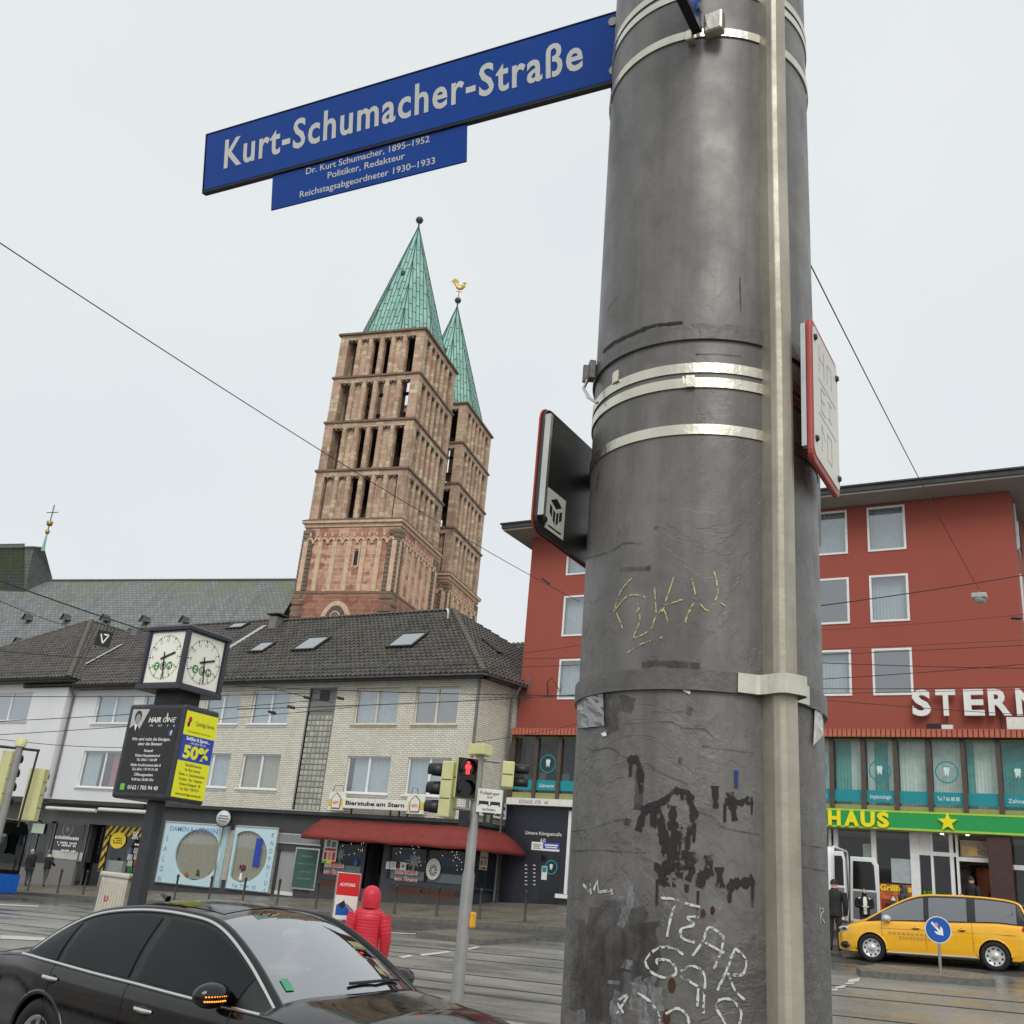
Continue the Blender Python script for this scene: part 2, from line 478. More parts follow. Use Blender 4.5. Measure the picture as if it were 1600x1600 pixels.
ZINC = paint('zinc_gutter', srgb(120, 122, 122), 0.5, 0.4, var=0.2, scale=3)
ZINC_DARK = paint('dark_gutter', srgb(62, 62, 63), 0.5, 0.3, var=0.2, scale=3)
FRAME_WHITE = paint('white_window_frame', srgb(232, 232, 230), 0.4, var=0.06, dirt=0.2, dirtcol=srgb(150, 148, 142))
FRAME_CREAM = paint('cream_window_frame', srgb(214, 206, 184), 0.5, var=0.1, dirt=0.3, dirtcol=srgb(140, 132, 112))
FRAME_GREY = paint('grey_frame', srgb(118, 118, 118), 0.45, 0.2, var=0.1)
FRAME_BROWN = paint('bronze_frame', srgb(88, 76, 66), 0.45, 0.3, var=0.15)
CURTAIN = paint('net_curtain', srgb(206, 212, 214), 0.9, var=0.08)
CURTAIN_BEIGE = paint('beige_curtain', srgb(196, 186, 160), 0.9, var=0.1)
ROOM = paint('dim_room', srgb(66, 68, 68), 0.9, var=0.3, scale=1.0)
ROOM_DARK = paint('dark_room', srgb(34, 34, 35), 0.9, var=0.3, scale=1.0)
PANE = glass('window_glass', (0.72, 0.78, 0.80), 0.20)
PANE_SHOP = glass('shop_glass', (0.85, 0.88, 0.87), 0.05, 0.03, 0.35)
PANE_PUB = glass('pub_glass', (0.8, 0.82, 0.82), 0.025, 0.03, 0.25)
PANE_BLUE = glass('blue_grey_glass', (0.45, 0.5, 0.56), 0.30)
BLACK = paint('black_paint', srgb(24, 24, 25), 0.45, var=0.2)
BLACK_GLOSS = paint('black_gloss', srgb(14, 14, 15), 0.12, var=0.2)
WHITE = paint('white_print', srgb(238, 238, 234), 0.5, var=0.03)
WHITE_SIGN = paint('white_sign', srgb(226, 225, 216), 0.45, var=0.05, dirt=0.2, dirtcol=srgb(170, 168, 158))
STEEL = paint('galvanised_steel', srgb(158, 158, 154), 0.42, 0.7, var=0.15, scale=5, dirt=0.25, dirtcol=srgb(90, 88, 82))
DARK_STEEL = paint('dark_steel', srgb(60, 60, 60), 0.5, 0.5, var=0.2)
ALU = paint('aluminium', srgb(196, 197, 192), 0.3, 0.85, var=0.1, scale=8)
ANTHRACITE = paint('anthracite_panel', srgb(66, 68, 72), 0.45, var=0.1)
NAVY = paint('navy_panel', srgb(34, 36, 48), 0.35, var=0.15)
RED_PAINT = paint('signal_red', srgb(204, 30, 30), 0.4, var=0.06)
BLUE_SIGN = paint('traffic_blue', srgb(14, 84, 170), 0.35, var=0.05)
YELLOW_AD = paint('yellow_print', srgb(238, 236, 30), 0.45, var=0.02)
BLUE_AD = paint('blue_print', srgb(42, 66, 170), 0.45, var=0.03)
GREEN_SIGN = paint('green_sign', srgb(28, 156, 78), 0.4, var=0.04)
YELLOW_SIGN = paint('yellow_letters', srgb(246, 228, 10), 0.4, var=0.03)
TEAL = paint('teal_print', srgb(18, 140, 152), 0.4, var=0.05)
TEAL_CURTAIN = paint('teal_curtain', srgb(104, 176, 168), 0.85, var=0.12)
GREY_CURTAIN = paint('pale_curtain', srgb(220, 236, 228), 0.85, var=0.1)
RUBBER = paint('rubber', srgb(26, 26, 27), 0.75, var=0.2)
SIGNAL_CREAM = paint('signal_housing', srgb(206, 204, 148), 0.5, var=0.06, dirt=0.15, dirtcol=srgb(120, 118, 84))
WIRE = paint('wire_black', srgb(40, 40, 40), 0.6, var=0.1)
# ------------------------------------------------------------------ ground
def sheet(name, ss, ts, off, mat, parent=None):
    mb = MB()
    mb.grid([[(s, t, ground_z(s, t) + off) for s in ss] for t in ts], True)
    return mb.build(name, mat, parent)
def frange(a, b, n): return [a + (b - a) * i / n for i in range(n + 1)]
structure(sheet('ground', [-900, -400, -150] + frange(-75, 30, 70) + [80, 200, 900], [-600, -150, -40, -12] + frange(-6, 40, 46) + [60, 120, 400, 1500], 0, ASPHALT))
bed = structure(sheet('tram_track_bed', frange(-75, 30, 80), frange(14.2, 24.6, 14), 0.004, TRACKBED))
structure(sheet('road_lane', frange(-75, 30, 80), frange(26.6, 29.2, 5), 0.004, ASPHALT_DARK))
rails = []
for t0 in (22.75, 21.3, 18.75, 17.3):
    mb = MB()
    ss = frange(-75, 30, 90)
    mb.grid([[(s, t0 + w, ground_z(s, t0) + 0.010) for s in ss] for w in (-0.035, 0.035)])
    r_ = structure(mb.build('tram_rail', RAIL))
    mb = MB()
    mb.grid([[(s, t0 + w, ground_z(s, t0) + 0.007) for s in ss] for w in (-0.075, -0.036)])
    mb.grid([[(s, t0 + w, ground_z(s, t0) + 0.007) for s in ss] for w in (0.036, 0.09)])
    mb.build('rail_groove', GROOVE, r_)
for t0, w in ((16.3, 0.08),):
    mb = MB()
    ss = frange(-75, 30, 90)
    mb.grid([[(s, t0 + a + 0.03 * math.sin(s * 1.7 + t0), ground_z(s, t0) + 0.0075) for s in ss] for a in (-w, w)])
    structure(mb.build('road_seam', GROOVE))
# far pavement with its kerb
structure(sheet('pavement', frange(-75, 30, 80), [29.35] + frange(30, 40, 10), 0.125, PAVING))
mb = MB()
ss = frange(-75, 30, 105)
def kz(s, t): return ground_z(s, t)
mb.grid([[(s, 29.2, kz(s, 29.2) - 0.05) for s in ss], [(s, 29.2, kz(s, 29.2) + 0.12) for s in ss], [(s, 29.22, kz(s, 29.2) + 0.135) for s in ss], [(s, 29.38, kz(s, 29.38) + 0.135) for s in ss]], False)
structure(mb.build('kerb', KERB))
# near pavement round the mast
near = structure(sheet('near_pavement', frange(-30, 20, 40), frange(-6, 4.2, 10), 0.125, PAVING))
mb = MB()
ss = frange(-30, 20, 50)
mb.grid([[(s, 4.36, kz(s, 4.3) - 0.05) for s in ss], [(s, 4.36, kz(s, 4.3) + 0.12) for s in ss], [(s, 4.34, kz(s, 4.3) + 0.135) for s in ss], [(s, 4.19, kz(s, 4.2) + 0.135) for s in ss]], False)
structure(mb.build('near_kerb', KERB))
# crossing strip of pale paving beside the signal post
structure(sheet('crossing_strip', frange(-12.5, -5.2, 10), frange(11.2, 13.9, 6), 0.012, SANDPAVE))
def island(name, poly, label, h=0.13):
    pts = [on_ground(*q) for q in poly]
    mb = MB(); n = len(pts)
    top = [Vector((p.x, p.y, ground_z(p.x, p.y) + h)) for p in pts]
    c = sum(top, Vector()) / n
    rim = [c + (p - c) * 0.93 for p in top]
    lo = [Vector((p.x, p.y, ground_z(p.x, p.y) - 0.03)) for p in pts]
    mb.add(lo + top + rim, [(i, (i+1) % n, n+(i+1) % n, n+i) for i in range(n)] + [(n+i, n+(i+1) % n, 2*n+(i+1) % n, 2*n+i) for i in range(n)])
    o = mb.build(name, KERB)
    structure(o)
    MB().quad(*[p + Vector((0, 0, 0.002)) for p in rim]).build('island_paving', PAVING, o)
    return o
island('traffic_island', [(649, 1465), (700, 1471), (753, 1478), (800, 1474), (838, 1470), (770, 1463), (710, 1460), (670, 1461)], '')
island('road_island', [(1338, 1521), (1346, 1527), (1400, 1532), (1466, 1536), (1530, 1542), (1556, 1541), (1552, 1534), (1490, 1526), (1420, 1520), (1370, 1516)], '')
def road_mark(poly):
    pts = [on_ground(*q) for q in poly]
    o = MB().quad(*[Vector((p.x, p.y, ground_z(p.x, p.y) + 0.014)) for p in pts]).build('road_marking', ROADPAINT)
    return structure(o)
for q in ([(655, 1492), (700, 1487), (704, 1489), (660, 1495)], [(724, 1484), (744, 1480), (752, 1481), (728, 1486)], [(622, 1496), (640, 1493), (646, 1495), (630, 1498)],
          [(1326, 1532), (1344, 1529), (1342, 1535), (1325, 1536)], [(1322, 1537), (1336, 1536), (1333, 1539), (1320, 1539)], [(1306, 1543), (1324, 1540), (1318, 1545), (1304, 1546)], [(1300, 1547), (1310, 1546), (1308, 1549), (1300, 1549)],
          [(1338, 1521), (1352, 1518), (1350, 1521), (1340, 1523)], [(0, 1413), (60, 1416), (60, 1417.5), (0, 1415)], [(0, 1462), (70, 1466), (72, 1471), (0, 1468)], [(600, 1457), (655, 1460), (655, 1461), (600, 1458.5)]):
    road_mark(q)

# ------------------------------------------------------------------ the steel mast
PX, PY, PR = -0.687, 1.92, 0.235
LEAN = Vector((-0.0090 * 0.857, -0.0090 * 0.515, 0))
def axis(z): return Vector((PX, PY, z)) + LEAN * (z - 1.9)
def pole_hit(px, py, off=0.0):
    r = ray(px, py).normalized(); o = CAM - axis(CAM.z); o.z = 0
    v = Vector((r.x - LEAN.x * r.z, r.y - LEAN.y * r.z, 0))
    R_ = PR + off
    a = v.dot(v); b = 2 * o.dot(v); c = o.dot(o) - R_ * R_
    D = b * b - 4 * a * c
    if D < 0: D = 0
    return CAM + r * ((-b - math.sqrt(D)) / (2 * a))
def pole_nrm(p):
    q = p - axis(p.z); q.z = 0; return q.normalized()
def mat_mast():
    m = NT('mast_paint'); v = m.co('Object')
    s = m.n('ShaderNodeSeparateXYZ'); m.l(v, s.inputs[0])
    low = m.n('ShaderNodeMapRange'); low.inputs[1].default_value = 3.2; low.inputs[2].default_value = 1.0; m.l(s.outputs[2], low.inputs[0])
    base = m.ramp(m.noise(m.co('Object', (3, 3, 0.8)), 2.2, 6, 0.62), [(0.3, srgb(100, 98, 96)), (0.7, srgb(128, 125, 122))])
    streak = m.noise(m.co('Object', (9, 9, 0.7)), 1.6, 5, 0.6)
    c = m.mix(m.ramp(streak, [(0.5, 0.0), (0.72, 0.5)]), base, srgb(70, 68, 66))
    blot = m.noise(m.co('Object', (2.0, 2.0, 1.1)), 1.9, 7, 0.68, 0.6)
    c = m.mix(m.math('MULTIPLY', m.ramp(blot, [(0.47, 0.0), (0.64, 0.8)]), low.outputs[0]), c, srgb(62, 60, 58))
    mott = m.noise(m.co('Object', (6, 6, 5)), 2.6, 8, 0.72, 0.5)
    c = m.mix(m.ramp(mott, [(0.46, 0.0), (0.66, 0.45)]), c, srgb(84, 81, 78))
    c = m.mix(m.math('MULTIPLY', m.ramp(m.noise(m.co('Object', (14, 14, 9)), 2.2, 7, 0.75, 0.3), [(0.58, 0.0), (0.68, 0.5)]), low.outputs[0]), c, srgb(150, 147, 143))
    rust = m.noise(m.co('Object', (5, 5, 7)), 1.3, 7, 0.7, 0.8)
    c = m.mix(m.math('MULTIPLY', m.ramp(rust, [(0.66, 0.0), (0.72, 0.9)]), low.outputs[0]), c, srgb(74, 52, 38))
    pale = m.noise(m.co('Object', (9, 9, 4)), 1.4, 7, 0.75, 0.4)
    c = m.mix(m.math('MULTIPLY', m.ramp(pale, [(0.67, 0.0), (0.72, 0.5)]), low.outputs[0]), c, srgb(158, 156, 152))
    # flaked coats: broad plates with a crisp edge, and blisters
    plate = m.noise(m.co('Object', (1.6, 1.6, 1.9)), 2.4, 8, 0.62, 0.9)
    step = m.ramp(plate, [(0.44, 0.0), (0.452, 1.0), (0.53, 1.0), (0.542, 0.45), (0.63, 0.45), (0.638, 0.9)])
    step = m.math('MULTIPLY', step, low.outputs[0])
    edge = m.ramp(plate, [(0.436, 0.0), (0.448, 1.0), (0.460, 0.0), (0.532, 0.0), (0.540, 0.8), (0.548, 0.0)])
    c = m.mix(m.math('MULTIPLY', m.math('MULTIPLY', edge, low.outputs[0]), m.ramp(m.noise(v, 9, 3), [(0.5, 0.0), (0.65, 0.45)])), c, srgb(60, 57, 55))
    blis = m.ramp(m.noise(m.co('Object', (1, 1, 1)), 34, 5, 0.6), [(0.45, 0.0), (0.75, 1.0)])
    orange = m.noise(v, 70, 3)
    n1 = m.bump(step, 0.45, 0.003)
    n2 = m.bump(m.math('MULTIPLY', blis, m.math('MULTIPLY', low.outputs[0], m.ramp(m.noise(v, 3.5, 4), [(0.45, 0.0), (0.6, 1.0)]))), 0.7, 0.004, n1)
    n3 = m.bump(orange, 0.12, 0.002, n2)
    n4 = m.bump(m.noise(v, 6, 4), 0.3, 0.006, n3)
    r = m.ramp(m.noise(v, 12, 4), [(0.3, 0.34), (0.7, 0.54)])
    return m.set(c, r, 0.12, n4, 0.5)
MAST = mat_mast()
BAND_STEEL = paint('band_steel', srgb(206, 202, 186), 0.28, 0.95, var=0.12, scale=14, bump=0.1, bscale=60)
BAND_PAINTED = paint('band_painted', srgb(98, 96, 94), 0.45, 0.2, var=0.15, scale=14, bump=0.3, bscale=40, dirt=0.3)
mast = thing('steel_mast', 'thick grey steel mast with peeling paint, metal bands and chalk scribbles', 'mast', (PX, PY, ground_z(PX, PY)))
mast_o = Vector(mast.location)
def mbuild(mb, name, mats, **kw):
    mb.v = [tuple(Vector(p) - mast_o) for p in mb.v]
    return mb.build(name, mats, mast, **kw)
mb = MB()
mb.sm = True
NS = 96
zs = [0.05, 0.4, 0.8] + frange(1.0, 5.0, 40) + [6, 7, 8.5]
mb.grid([[axis(z) + Vector((PR * math.cos(2*PI*k/NS), PR * math.sin(2*PI*k/NS), 0)) for k in range(NS)] for z in zs], True, True)
mbuild(mb, 'shaft', MAST)
def ring(name, z, h, th, mat, slope=0.0, phase=0.0):
    mb = MB(); rows = []
    for rr, dz in ((0.001, -h/2), (th, -h/2), (th, h/2), (0.001, h/2)):
        row = []
        for k in range(NS):
            a = 2*PI*k/NS
            row.append(axis(z) + Vector(((PR + rr) * math.cos(a), (PR + rr) * math.sin(a), dz + slope * math.cos(a - phase))))
        rows.append(row)
    rows.append(rows[0])
    mb.grid(rows, False, True)
    for i in range(len(mb.s)): mb.s[i] = False
    return mbuild(mb, name, mat)
def zof(px, py): return pole_hit(px, py).z
def buckle(px, py, w=0.016, h=0.026, mat=None):
    p = pole_hit(px, py); n = pole_nrm(p); t = Vector((-n.y, n.x, 0))
    Mx = Matrix((t, n, Vector((0, 0, 1)))).transposed().to_4x4(); Mx.translation = p
    mb = MB()
    mb.box(-w/2, w/2, 0, 0.008, -h/2, h/2, Mx)
    mb.box(-w*0.9, -w*0.62, 0, 0.005, -h/2, h/2, Mx)
    return mbuild(mb, 'band_buckle', mat or BAND_STEEL, bevel=0.001)
ring('clamp_band', zof(1060, 577), 0.021, 0.003, BAND_STEEL)
ring('clamp_band', zof(1075, 599), 0.021, 0.0035, BAND_STEEL)
ring('clamp_band', zof(1100, 671), 0.021, 0.003, BAND_STEEL)
ring('clamp_band', zof(1130, 52), 0.022, 0.004, BAND_STEEL)
ring('clamp_band', zof(1010, 20), 0.020, 0.003, BAND_STEEL)
ring('clamp_band', zof(1000, 42) + 0.06, 0.020, 0.003, BAND_STEEL)
ring('painted_band', zof(1080, 520), 0.034, 0.006, BAND_PAINTED)
ring('painted_band', zof(1050, 1062), 0.036, 0.007, BAND_PAINTED)
buckle(966, 590); buckle(1079, 598, 0.018)
# loose end and lock of the painted band, on its left flank
zb = zof(1080, 520)
mb = MB()
p0 = pole_hit(935, 585, 0.006)
a0 = axis(zb) + Vector((-PR * 0.80, -PR * 0.62, 0)).normalized() * (PR + 0.008)
nn = (a0 - axis(zb)).normalized(); tt = Vector((-nn.y, nn.x, 0))
Mx = Matrix((tt, nn, Vector((0, 0, 1)))).transposed().to_4x4(); Mx.translation = a0
mb.box(-0.012, 0.012, 0, 0.014, -0.022, 0.022, Mx)
mb.box(-0.004, 0.004, 0.012, 0.026, -0.03, 0.012, Mx)
mbuild(mb, 'band_lock', BAND_PAINTED, bevel=0.002)
mb = MB(); mb.tube([Mx @ Vector(q) for q in ((0, 0.014, -0.02), (0.01, 0.024, -0.05), (0.03, 0.016, -0.08), (0.05, 0.0, -0.10))], 0.0035, 6)
mbuild(mb, 'band_tail', BAND_STEEL)
# cable conduit up the mast
cpx = pole_hit(1207, 800); cn = pole_nrm(cpx); ca = math.atan2(cn.y, cn.x)
mb = MB(); rows = []
prof = [(-0.023, 0.0), (-0.023, 0.03), (-0.019, 0.042), (-0.010, 0.047), (0.010, 0.047), (0.019, 0.042), (0.023, 0.03), (0.023, 0.0)]
for z in frange(0.1, 7.5, 60):
    c0 = axis(z) + Vector((math.cos(ca), math.sin(ca), 0)) * (PR - 0.002)
    w = 0.0012 * math.sin(z * 5.3)
    rows.append([c0 + Vector((-math.sin(ca), math.cos(ca), 0)) * (u + w) + Vector((math.cos(ca), math.sin(ca), 0)) * q for u, q in prof])
mb.grid(rows, False)
mbuild(mb, 'cable_conduit', paint('conduit_metal', srgb(176, 170, 154), 0.46, 0.45, var=0.18, scale=7, bump=0.15, bscale=30, dirt=0.45, dirtcol=srgb(98, 88, 72)), bevel=0.002)
# strap that crosses the conduit
zb2 = zof(1050, 1062)
mb = MB(); rows = []
for rr, dz in ((0.0, -0.017), (0.004, -0.017), (0.004, 0.017), (0.0, 0.017)):
    row = []
    for k in range(25):
        u = -0.075 + 0.15 * k / 24
        a = ca + u / PR
        bump_ = 0.049 / (1 + math.exp((abs(u) - 0.029) * 320)) + 0.008
        row.append(axis(zb2) + Vector((math.cos(a), math.sin(a), 0)) * (PR + bump_ + rr) + Vector((0, 0, dz)))
    rows.append(row)
rows.append(rows[0])
mb.grid(rows, False)
mbuild(mb, 'conduit_strap', BAND_STEEL)
# ---- marks on the paint
def mat_chalk(name, col, thr=0.5, sc=90, soft=False):
    m = NT(name)
    a = m.ramp(m.noise(m.co('Object', (1, 1, 0.6 if soft else 1)), sc, 6, 0.7), [(thr - (0.16 if soft else 0.06), 0.0), (thr + (0.2 if soft else 0.03), 0.8 if soft else 1.0)])
    m.l(a, m.b.inputs['Alpha'])
    return m.set(col, 0.9)
CHALK = mat_chalk('white_chalk', srgb(206, 206, 202), 0.47)
CHALK_Y = mat_chalk('yellow_chalk', srgb(190, 190, 132), 0.51)
TAR = mat_chalk('black_paint_drip', srgb(46, 44, 44), 0.45, 40)
SCUFF = mat_chalk('pale_scuff', srgb(168, 168, 174), 0.54, 60, True)
DIRT = mat_chalk('dark_grime', srgb(66, 63, 61), 0.50, 22, True)
RUSTM = mat_chalk('rust_patch', srgb(74, 54, 42), 0.52, 50, True)
def smooth(pts, n=5):
    out = []
    for i in range(len(pts) - 1):
        p0, p1, p2, p3 = pts[max(i-1, 0)], pts[i], pts[i+1], pts[min(i+2, len(pts)-1)]
        for k in range(n):
            t = k / n
            out.append(tuple(0.5 * ((2*b) + (-a + c)*t + (2*a - 5*b + 4*c - d)*t*t + (-a + 3*b - 3*c + d)*t**3) for a, b, c, d in zip(p0, p1, p2, p3)))
    out.append(tuple(pts[-1])); return out
def scribble(name, strokes, width, mat, off=0.0015, sc=1, org=(0, 0), taper=0.0, sm=True, label=None):
    first = None
    for st in strokes:
        mb = MB()
        pts = [(org[0] + x * sc, org[1] + y * sc) for x, y in st]
        if sm and len(pts) > 1: pts = smooth(pts, 6)
        P_ = [pole_hit(x, y, off) for x, y in pts]
        L, R_ = [], []
        for i, p in enumerate(P_):
            t = P_[min(i+1, len(P_)-1)] - P_[max(i-1, 0)]
            n = pole_nrm(p); w = n.cross(t)
            if w.length < 1e-7: w = Vector((0, 0, 1))
            w.normalize()
            k = width * ((0.55 + 0.9 * random.random()) if mat is TAR else (0.75 + 0.5 * random.random())) / 2 * (1 - taper * i / max(1, len(P_) - 1))
            L.append(p + w * k); R_.append(p - w * k)
        off += 0.00006
        mb.grid([L, R_], True)
        if mat is TAR and width > 0.01:                   # runs of paint below the stroke
            for p in P_[::3]:
                if random.random() < 0.42:
                    n = pole_nrm(p); t = Vector((-n.y, n.x, 0)); L_ = 0.008 + 0.035 * random.random() ** 2; w = 0.0018 + 0.0022 * random.random(); q = p + t * 0.004 * (random.random() - 0.5) - Vector((0, 0, width * 0.4))
                    mb.quad(q - t*w, q + t*w, q + t*w*0.8 - Vector((0, 0, L_)), q - Vector((0, 0, L_*1.08)), q - t*w*0.8 - Vector((0, 0, L_)))
        o = mbuild(mb, name, mat)
        if label and first is None: o['label'] = label
        first = first or o
    return first
C5 = dict(sc=0.3, org=(860, 1250)); C4 = dict(sc=0.3125, org=(850, 950)); C3 = dict(sc=0.3375, org=(800, 420))
scribble('grime_streak', [[(470, 760), (478, 880), (468, 1010)]], 0.02, DIRT, 0.0006, **C4)
scribble('grime_streak', [[(350, 430), (330, 520), (345, 620)], [(420, 440), (400, 520)]], 0.035, DIRT, 0.0007, **C4)
scribble('grime_streak', [[(240, 560), (230, 800), (220, 1000), (200, 1166)], [(330, 520), (330, 760), (310, 1000), (290, 1166)], [(420, 560), (430, 700), (420, 900)], [(150, 620), (140, 900), (130, 1100)], [(480, 640), (500, 800), (490, 960)]], 0.05, DIRT, 0.0005, **C5)
scribble('paint_drip', [[(470, 1115), (500, 1020), (560, 985), (620, 945), (650, 915), (720, 925), (735, 985), (762, 1040)], [(415, 765), (450, 755), (475, 790), (482, 870)], [(990, 965), (1045, 960)], [(930, 920), (945, 1000), (955, 1065)], [(855, 890), (860, 1000)], [(905, 965), (1000, 975)]], 0.011, TAR, 0.0011, **C4, label='black painted tag running in drips')
scribble('paint_drip', [[(552, 40), (580, 140), (598, 240), (605, 330), (595, 445)], [(640, 30), (636, 120), (650, 190), (630, 250)], [(735, 20), (748, 90), (728, 145), (690, 170), (655, 225)], [(540, 345), (620, 352), (735, 345), (715, 420)], [(640, 285), (740, 298), (848, 318)], [(800, 330), (790, 400), (775, 455)], [(848, 370), (795, 382)], [(880, 350), (885, 460)], [(935, 470), (950, 435), (1010, 432), (1060, 410)], [(470, 55), (600, 0)], [(560, 395), (640, 388), (690, 392)], [(610, 200), (640, 280), (700, 290)]], 0.014, TAR, 0.0011, **C5)
scribble('chalk_writing', [[(575, 510), (640, 515), (710, 540), (780, 557)], [(655, 535), (625, 620), (607, 712)],
    [(772, 608), (715, 612), (745, 650), (682, 672), (688, 720), (752, 742)],
    [(740, 812), (792, 738), (828, 662), (905, 716)], [(903, 718), (888, 790), (852, 880)], [(805, 742), (905, 796)],
    [(870, 992), (920, 880), (962, 772)], [(962, 772), (1018, 832), (1000, 908), (920, 905)], [(925, 902), (962, 992), (1012, 1040)],
    [(692, 806), (640, 770), (560, 772), (498, 832), (520, 892), (600, 926), (655, 900), (628, 842), (556, 832), (565, 870)],
    [(680, 892), (740, 864), (802, 912), (800, 1030), (796, 1112)], [(678, 918), (770, 972)],
    [(346, 1112), (402, 1020), (352, 1050), (380, 1110)], [(455, 1005), (520, 1050), (560, 1110), (572, 1166)],
    [(862, 1082), (880, 1042), (940, 1040), (992, 1098), (985, 1170)], [(862, 1082), (890, 1130), (930, 1200)], [(600, 1115), (660, 1085), (712, 1122), (722, 1175)], [(770, 980), (765, 1075)]],
    0.0040, CHALK, 0.0016, **C5, label='white chalk capitals TEAR GAS')
scribble('chalk_writing', [[(570, 1415), (505, 1490), (470, 1590)], [(480, 1575), (540, 1512), (620, 1525), (575, 1590)], [(660, 1478), (668, 1600)], [(695, 1590), (750, 1425)], [(830, 1425), (848, 1520), (815, 1600)], [(936, 1400), (952, 1500), (912, 1582), (868, 1548)], [(700, 1560), (790, 1530)], [(960, 1540), (1005, 1575)]], 0.0027, CHALK_Y, 0.0016, **C3, label='faded yellow chalk scrawl')
scribble('chalk_writing', [[(362, 0), (338, 32)], [(360, 20), (382, 70), (394, 106)], [(465, -30), (480, 60), (450, 146), (530, 108), (560, 40), (598, 8), (620, 76)], [(700, 98), (722, 20), (760, -40)], [(415, 226), (480, 182), (592, 146)]], 0.0027, CHALK_Y, 0.0017, **C4)
scribble('chalk_writing', [[(1402, 560), (1410, 655)], [(1402, 560), (1425, 570), (1410, 600), (1430, 640)], [(1440, 590), (1445, 640)]], 0.002, CHALK, 0.0016, **C5)
scribble('scuff_mark', [[(170, 440), (200, 470), (205, 440), (212, 490)], [(225, 470), (245, 420), (250, 480), (320, 470), (320, 492)]], 0.006, CHALK, 0.0014, sm=False, **C5)
scribble('scuff_mark', [[(395, 430), (420, 500), (395, 580), (362, 660)], [(370, 500), (372, 640)]], 0.014, SCUFF, 0.0013, **C5)
scribble('scuff_mark', [[(360, 1000), (340, 1080), (350, 1166)], [(440, 930), (470, 1020), (480, 1166)], [(520, 920), (550, 1010), (560, 1100)], [(330, 940), (330, 960)], [(160, 1090), (165, 1160)], [(400, 830), (395, 880)], [(460, 960), (440, 1100)]], 0.022, SCUFF, 0.0013, **C5)
scribble('rust_spot', [[(490, 285), (560, 275), (640, 280), (780, 290)], [(510, 392), (515, 398)], [(670, 762), (690, 766)], [(735, 495), (715, 530)], [(400, 1060), (430, 1080)]], 0.012, RUSTM, 0.001, **C4)
scribble('rust_spot', [[(660, 1195), (672, 1205)], [(500, 1392), (640, 1386)], [(400, 940), (390, 1030)]], 0.010, RUSTM, 0.001, **C3)
scribble('crack_line', [[(850, 395), (960, 395), (1060, 405)], [(330, 1345), (400, 1325), (470, 1300), (520, 1270), (600, 1272)], [(440, 210), (452, 175), (492, 122)], [(1055, 40), (1060, 200)]], 0.003, DIRT, 0.0012, **C3)
scribble('peeled_strip', [[(420, 385), (470, 345), (560, 300), (660, 262), (790, 252)]], 0.009, TAR, 0.0012, taper=0.0, **C3)
scribble('crack_line', [[(205, 690), (240, 712), (330, 700), (390, 740), (430, 745)], [(540, 518), (620, 522), (700, 515)], [(400, 580), (520, 572), (640, 570), (700, 600), (800, 605), (850, 650)], [(790, 690), (860, 700), (1010, 720)], [(500, 770), (600, 830), (720, 880)]], 0.0022, DIRT, 0.0012, **C4)
scribble('crack_line', [[(110, 165), (200, 150), (330, 110), (420, 100)], [(110, 268), (240, 260), (380, 270), (500, 276)], [(760, 60), (850, 90), (900, 140), (1000, 165), (1090, 180)], [(1295, 225), (1340, 235), (1420, 250)], [(1300, 345), (1370, 360), (1435, 372)], [(100, 510), (170, 515)]], 0.0022, DIRT, 0.0012, **C5)
# bolt holes rusted through
for q in ((845, 575), (795, 590), (632, 965), (605, 1130)):
    p = pole_hit(860 + q[0]*0.3, 1250 + q[1]*0.3, 0.0014); n = pole_nrm(p); t = Vector((-n.y, n.x, 0))
    k = 0.9 if q[1] < 700 else 1.5
    mb = MB(); mb.quad(*[p + t * (0.0042*k*math.cos(a)) + Vector((0, 0, 0.0075*k*math.sin(a))) for a in [2*PI*i/12 for i in range(12)]])
    mbuild(mb, 'rust_hole', paint('rust_hole', srgb(70, 42, 26), 0.9, var=0.4, scale=60))
# foil and paper remnants
def patch(name, poly, mat, wr=0.003, n=7):
    (ax, ay), (bx, by), (cx, cy), (dx, dy) = poly
    rows = []
    for i in range(n + 1):
        row = []
        for k in range(n + 1):
            u, v = k / n, i / n
            x = (ax*(1-u)+bx*u)*(1-v) + (dx*(1-u)+cx*u)*v; y = (ay*(1-u)+by*u)*(1-v) + (dy*(1-u)+cy*u)*v
            row.append(pole_hit(x, y, 0.002 + wr * random.random()))
        rows.append(row)
    mb = MB(); mb.grid(rows, False)
    return mbuild(mb, name, mat)
FOIL = paint('crumpled_foil', srgb(150, 150, 152), 0.3, 0.8, var=0.2, scale=30, bump=0.4, bscale=60)
patch('foil_scrap', [(902, 1088), (942, 1082), (944, 1134), (901, 1138)], FOIL, 0.004)
patch('paper_scrap', [(1273, 1110), (1284, 1108), (1287, 1148), (1271, 1165)], paint('torn_paper', srgb(206, 204, 200), 0.8, var=0.1, scale=30), 0.004, 5)
patch('sticker_scrap', [(1147, 1203), (1154, 1204), (1153, 1231), (1148, 1230)], paint('blue_scrap', srgb(28, 44, 110), 0.5, var=0.2), 0.0004, 2)
patch('paper_scrap', [(1066, 1077), (1079, 1080), (1078, 1085), (1068, 1080)], WHITE, 0.001, 2)
patch('paper_scrap', [(939, 1146), (946, 1143), (948, 1149), (942, 1151)], WHITE, 0.001, 2)

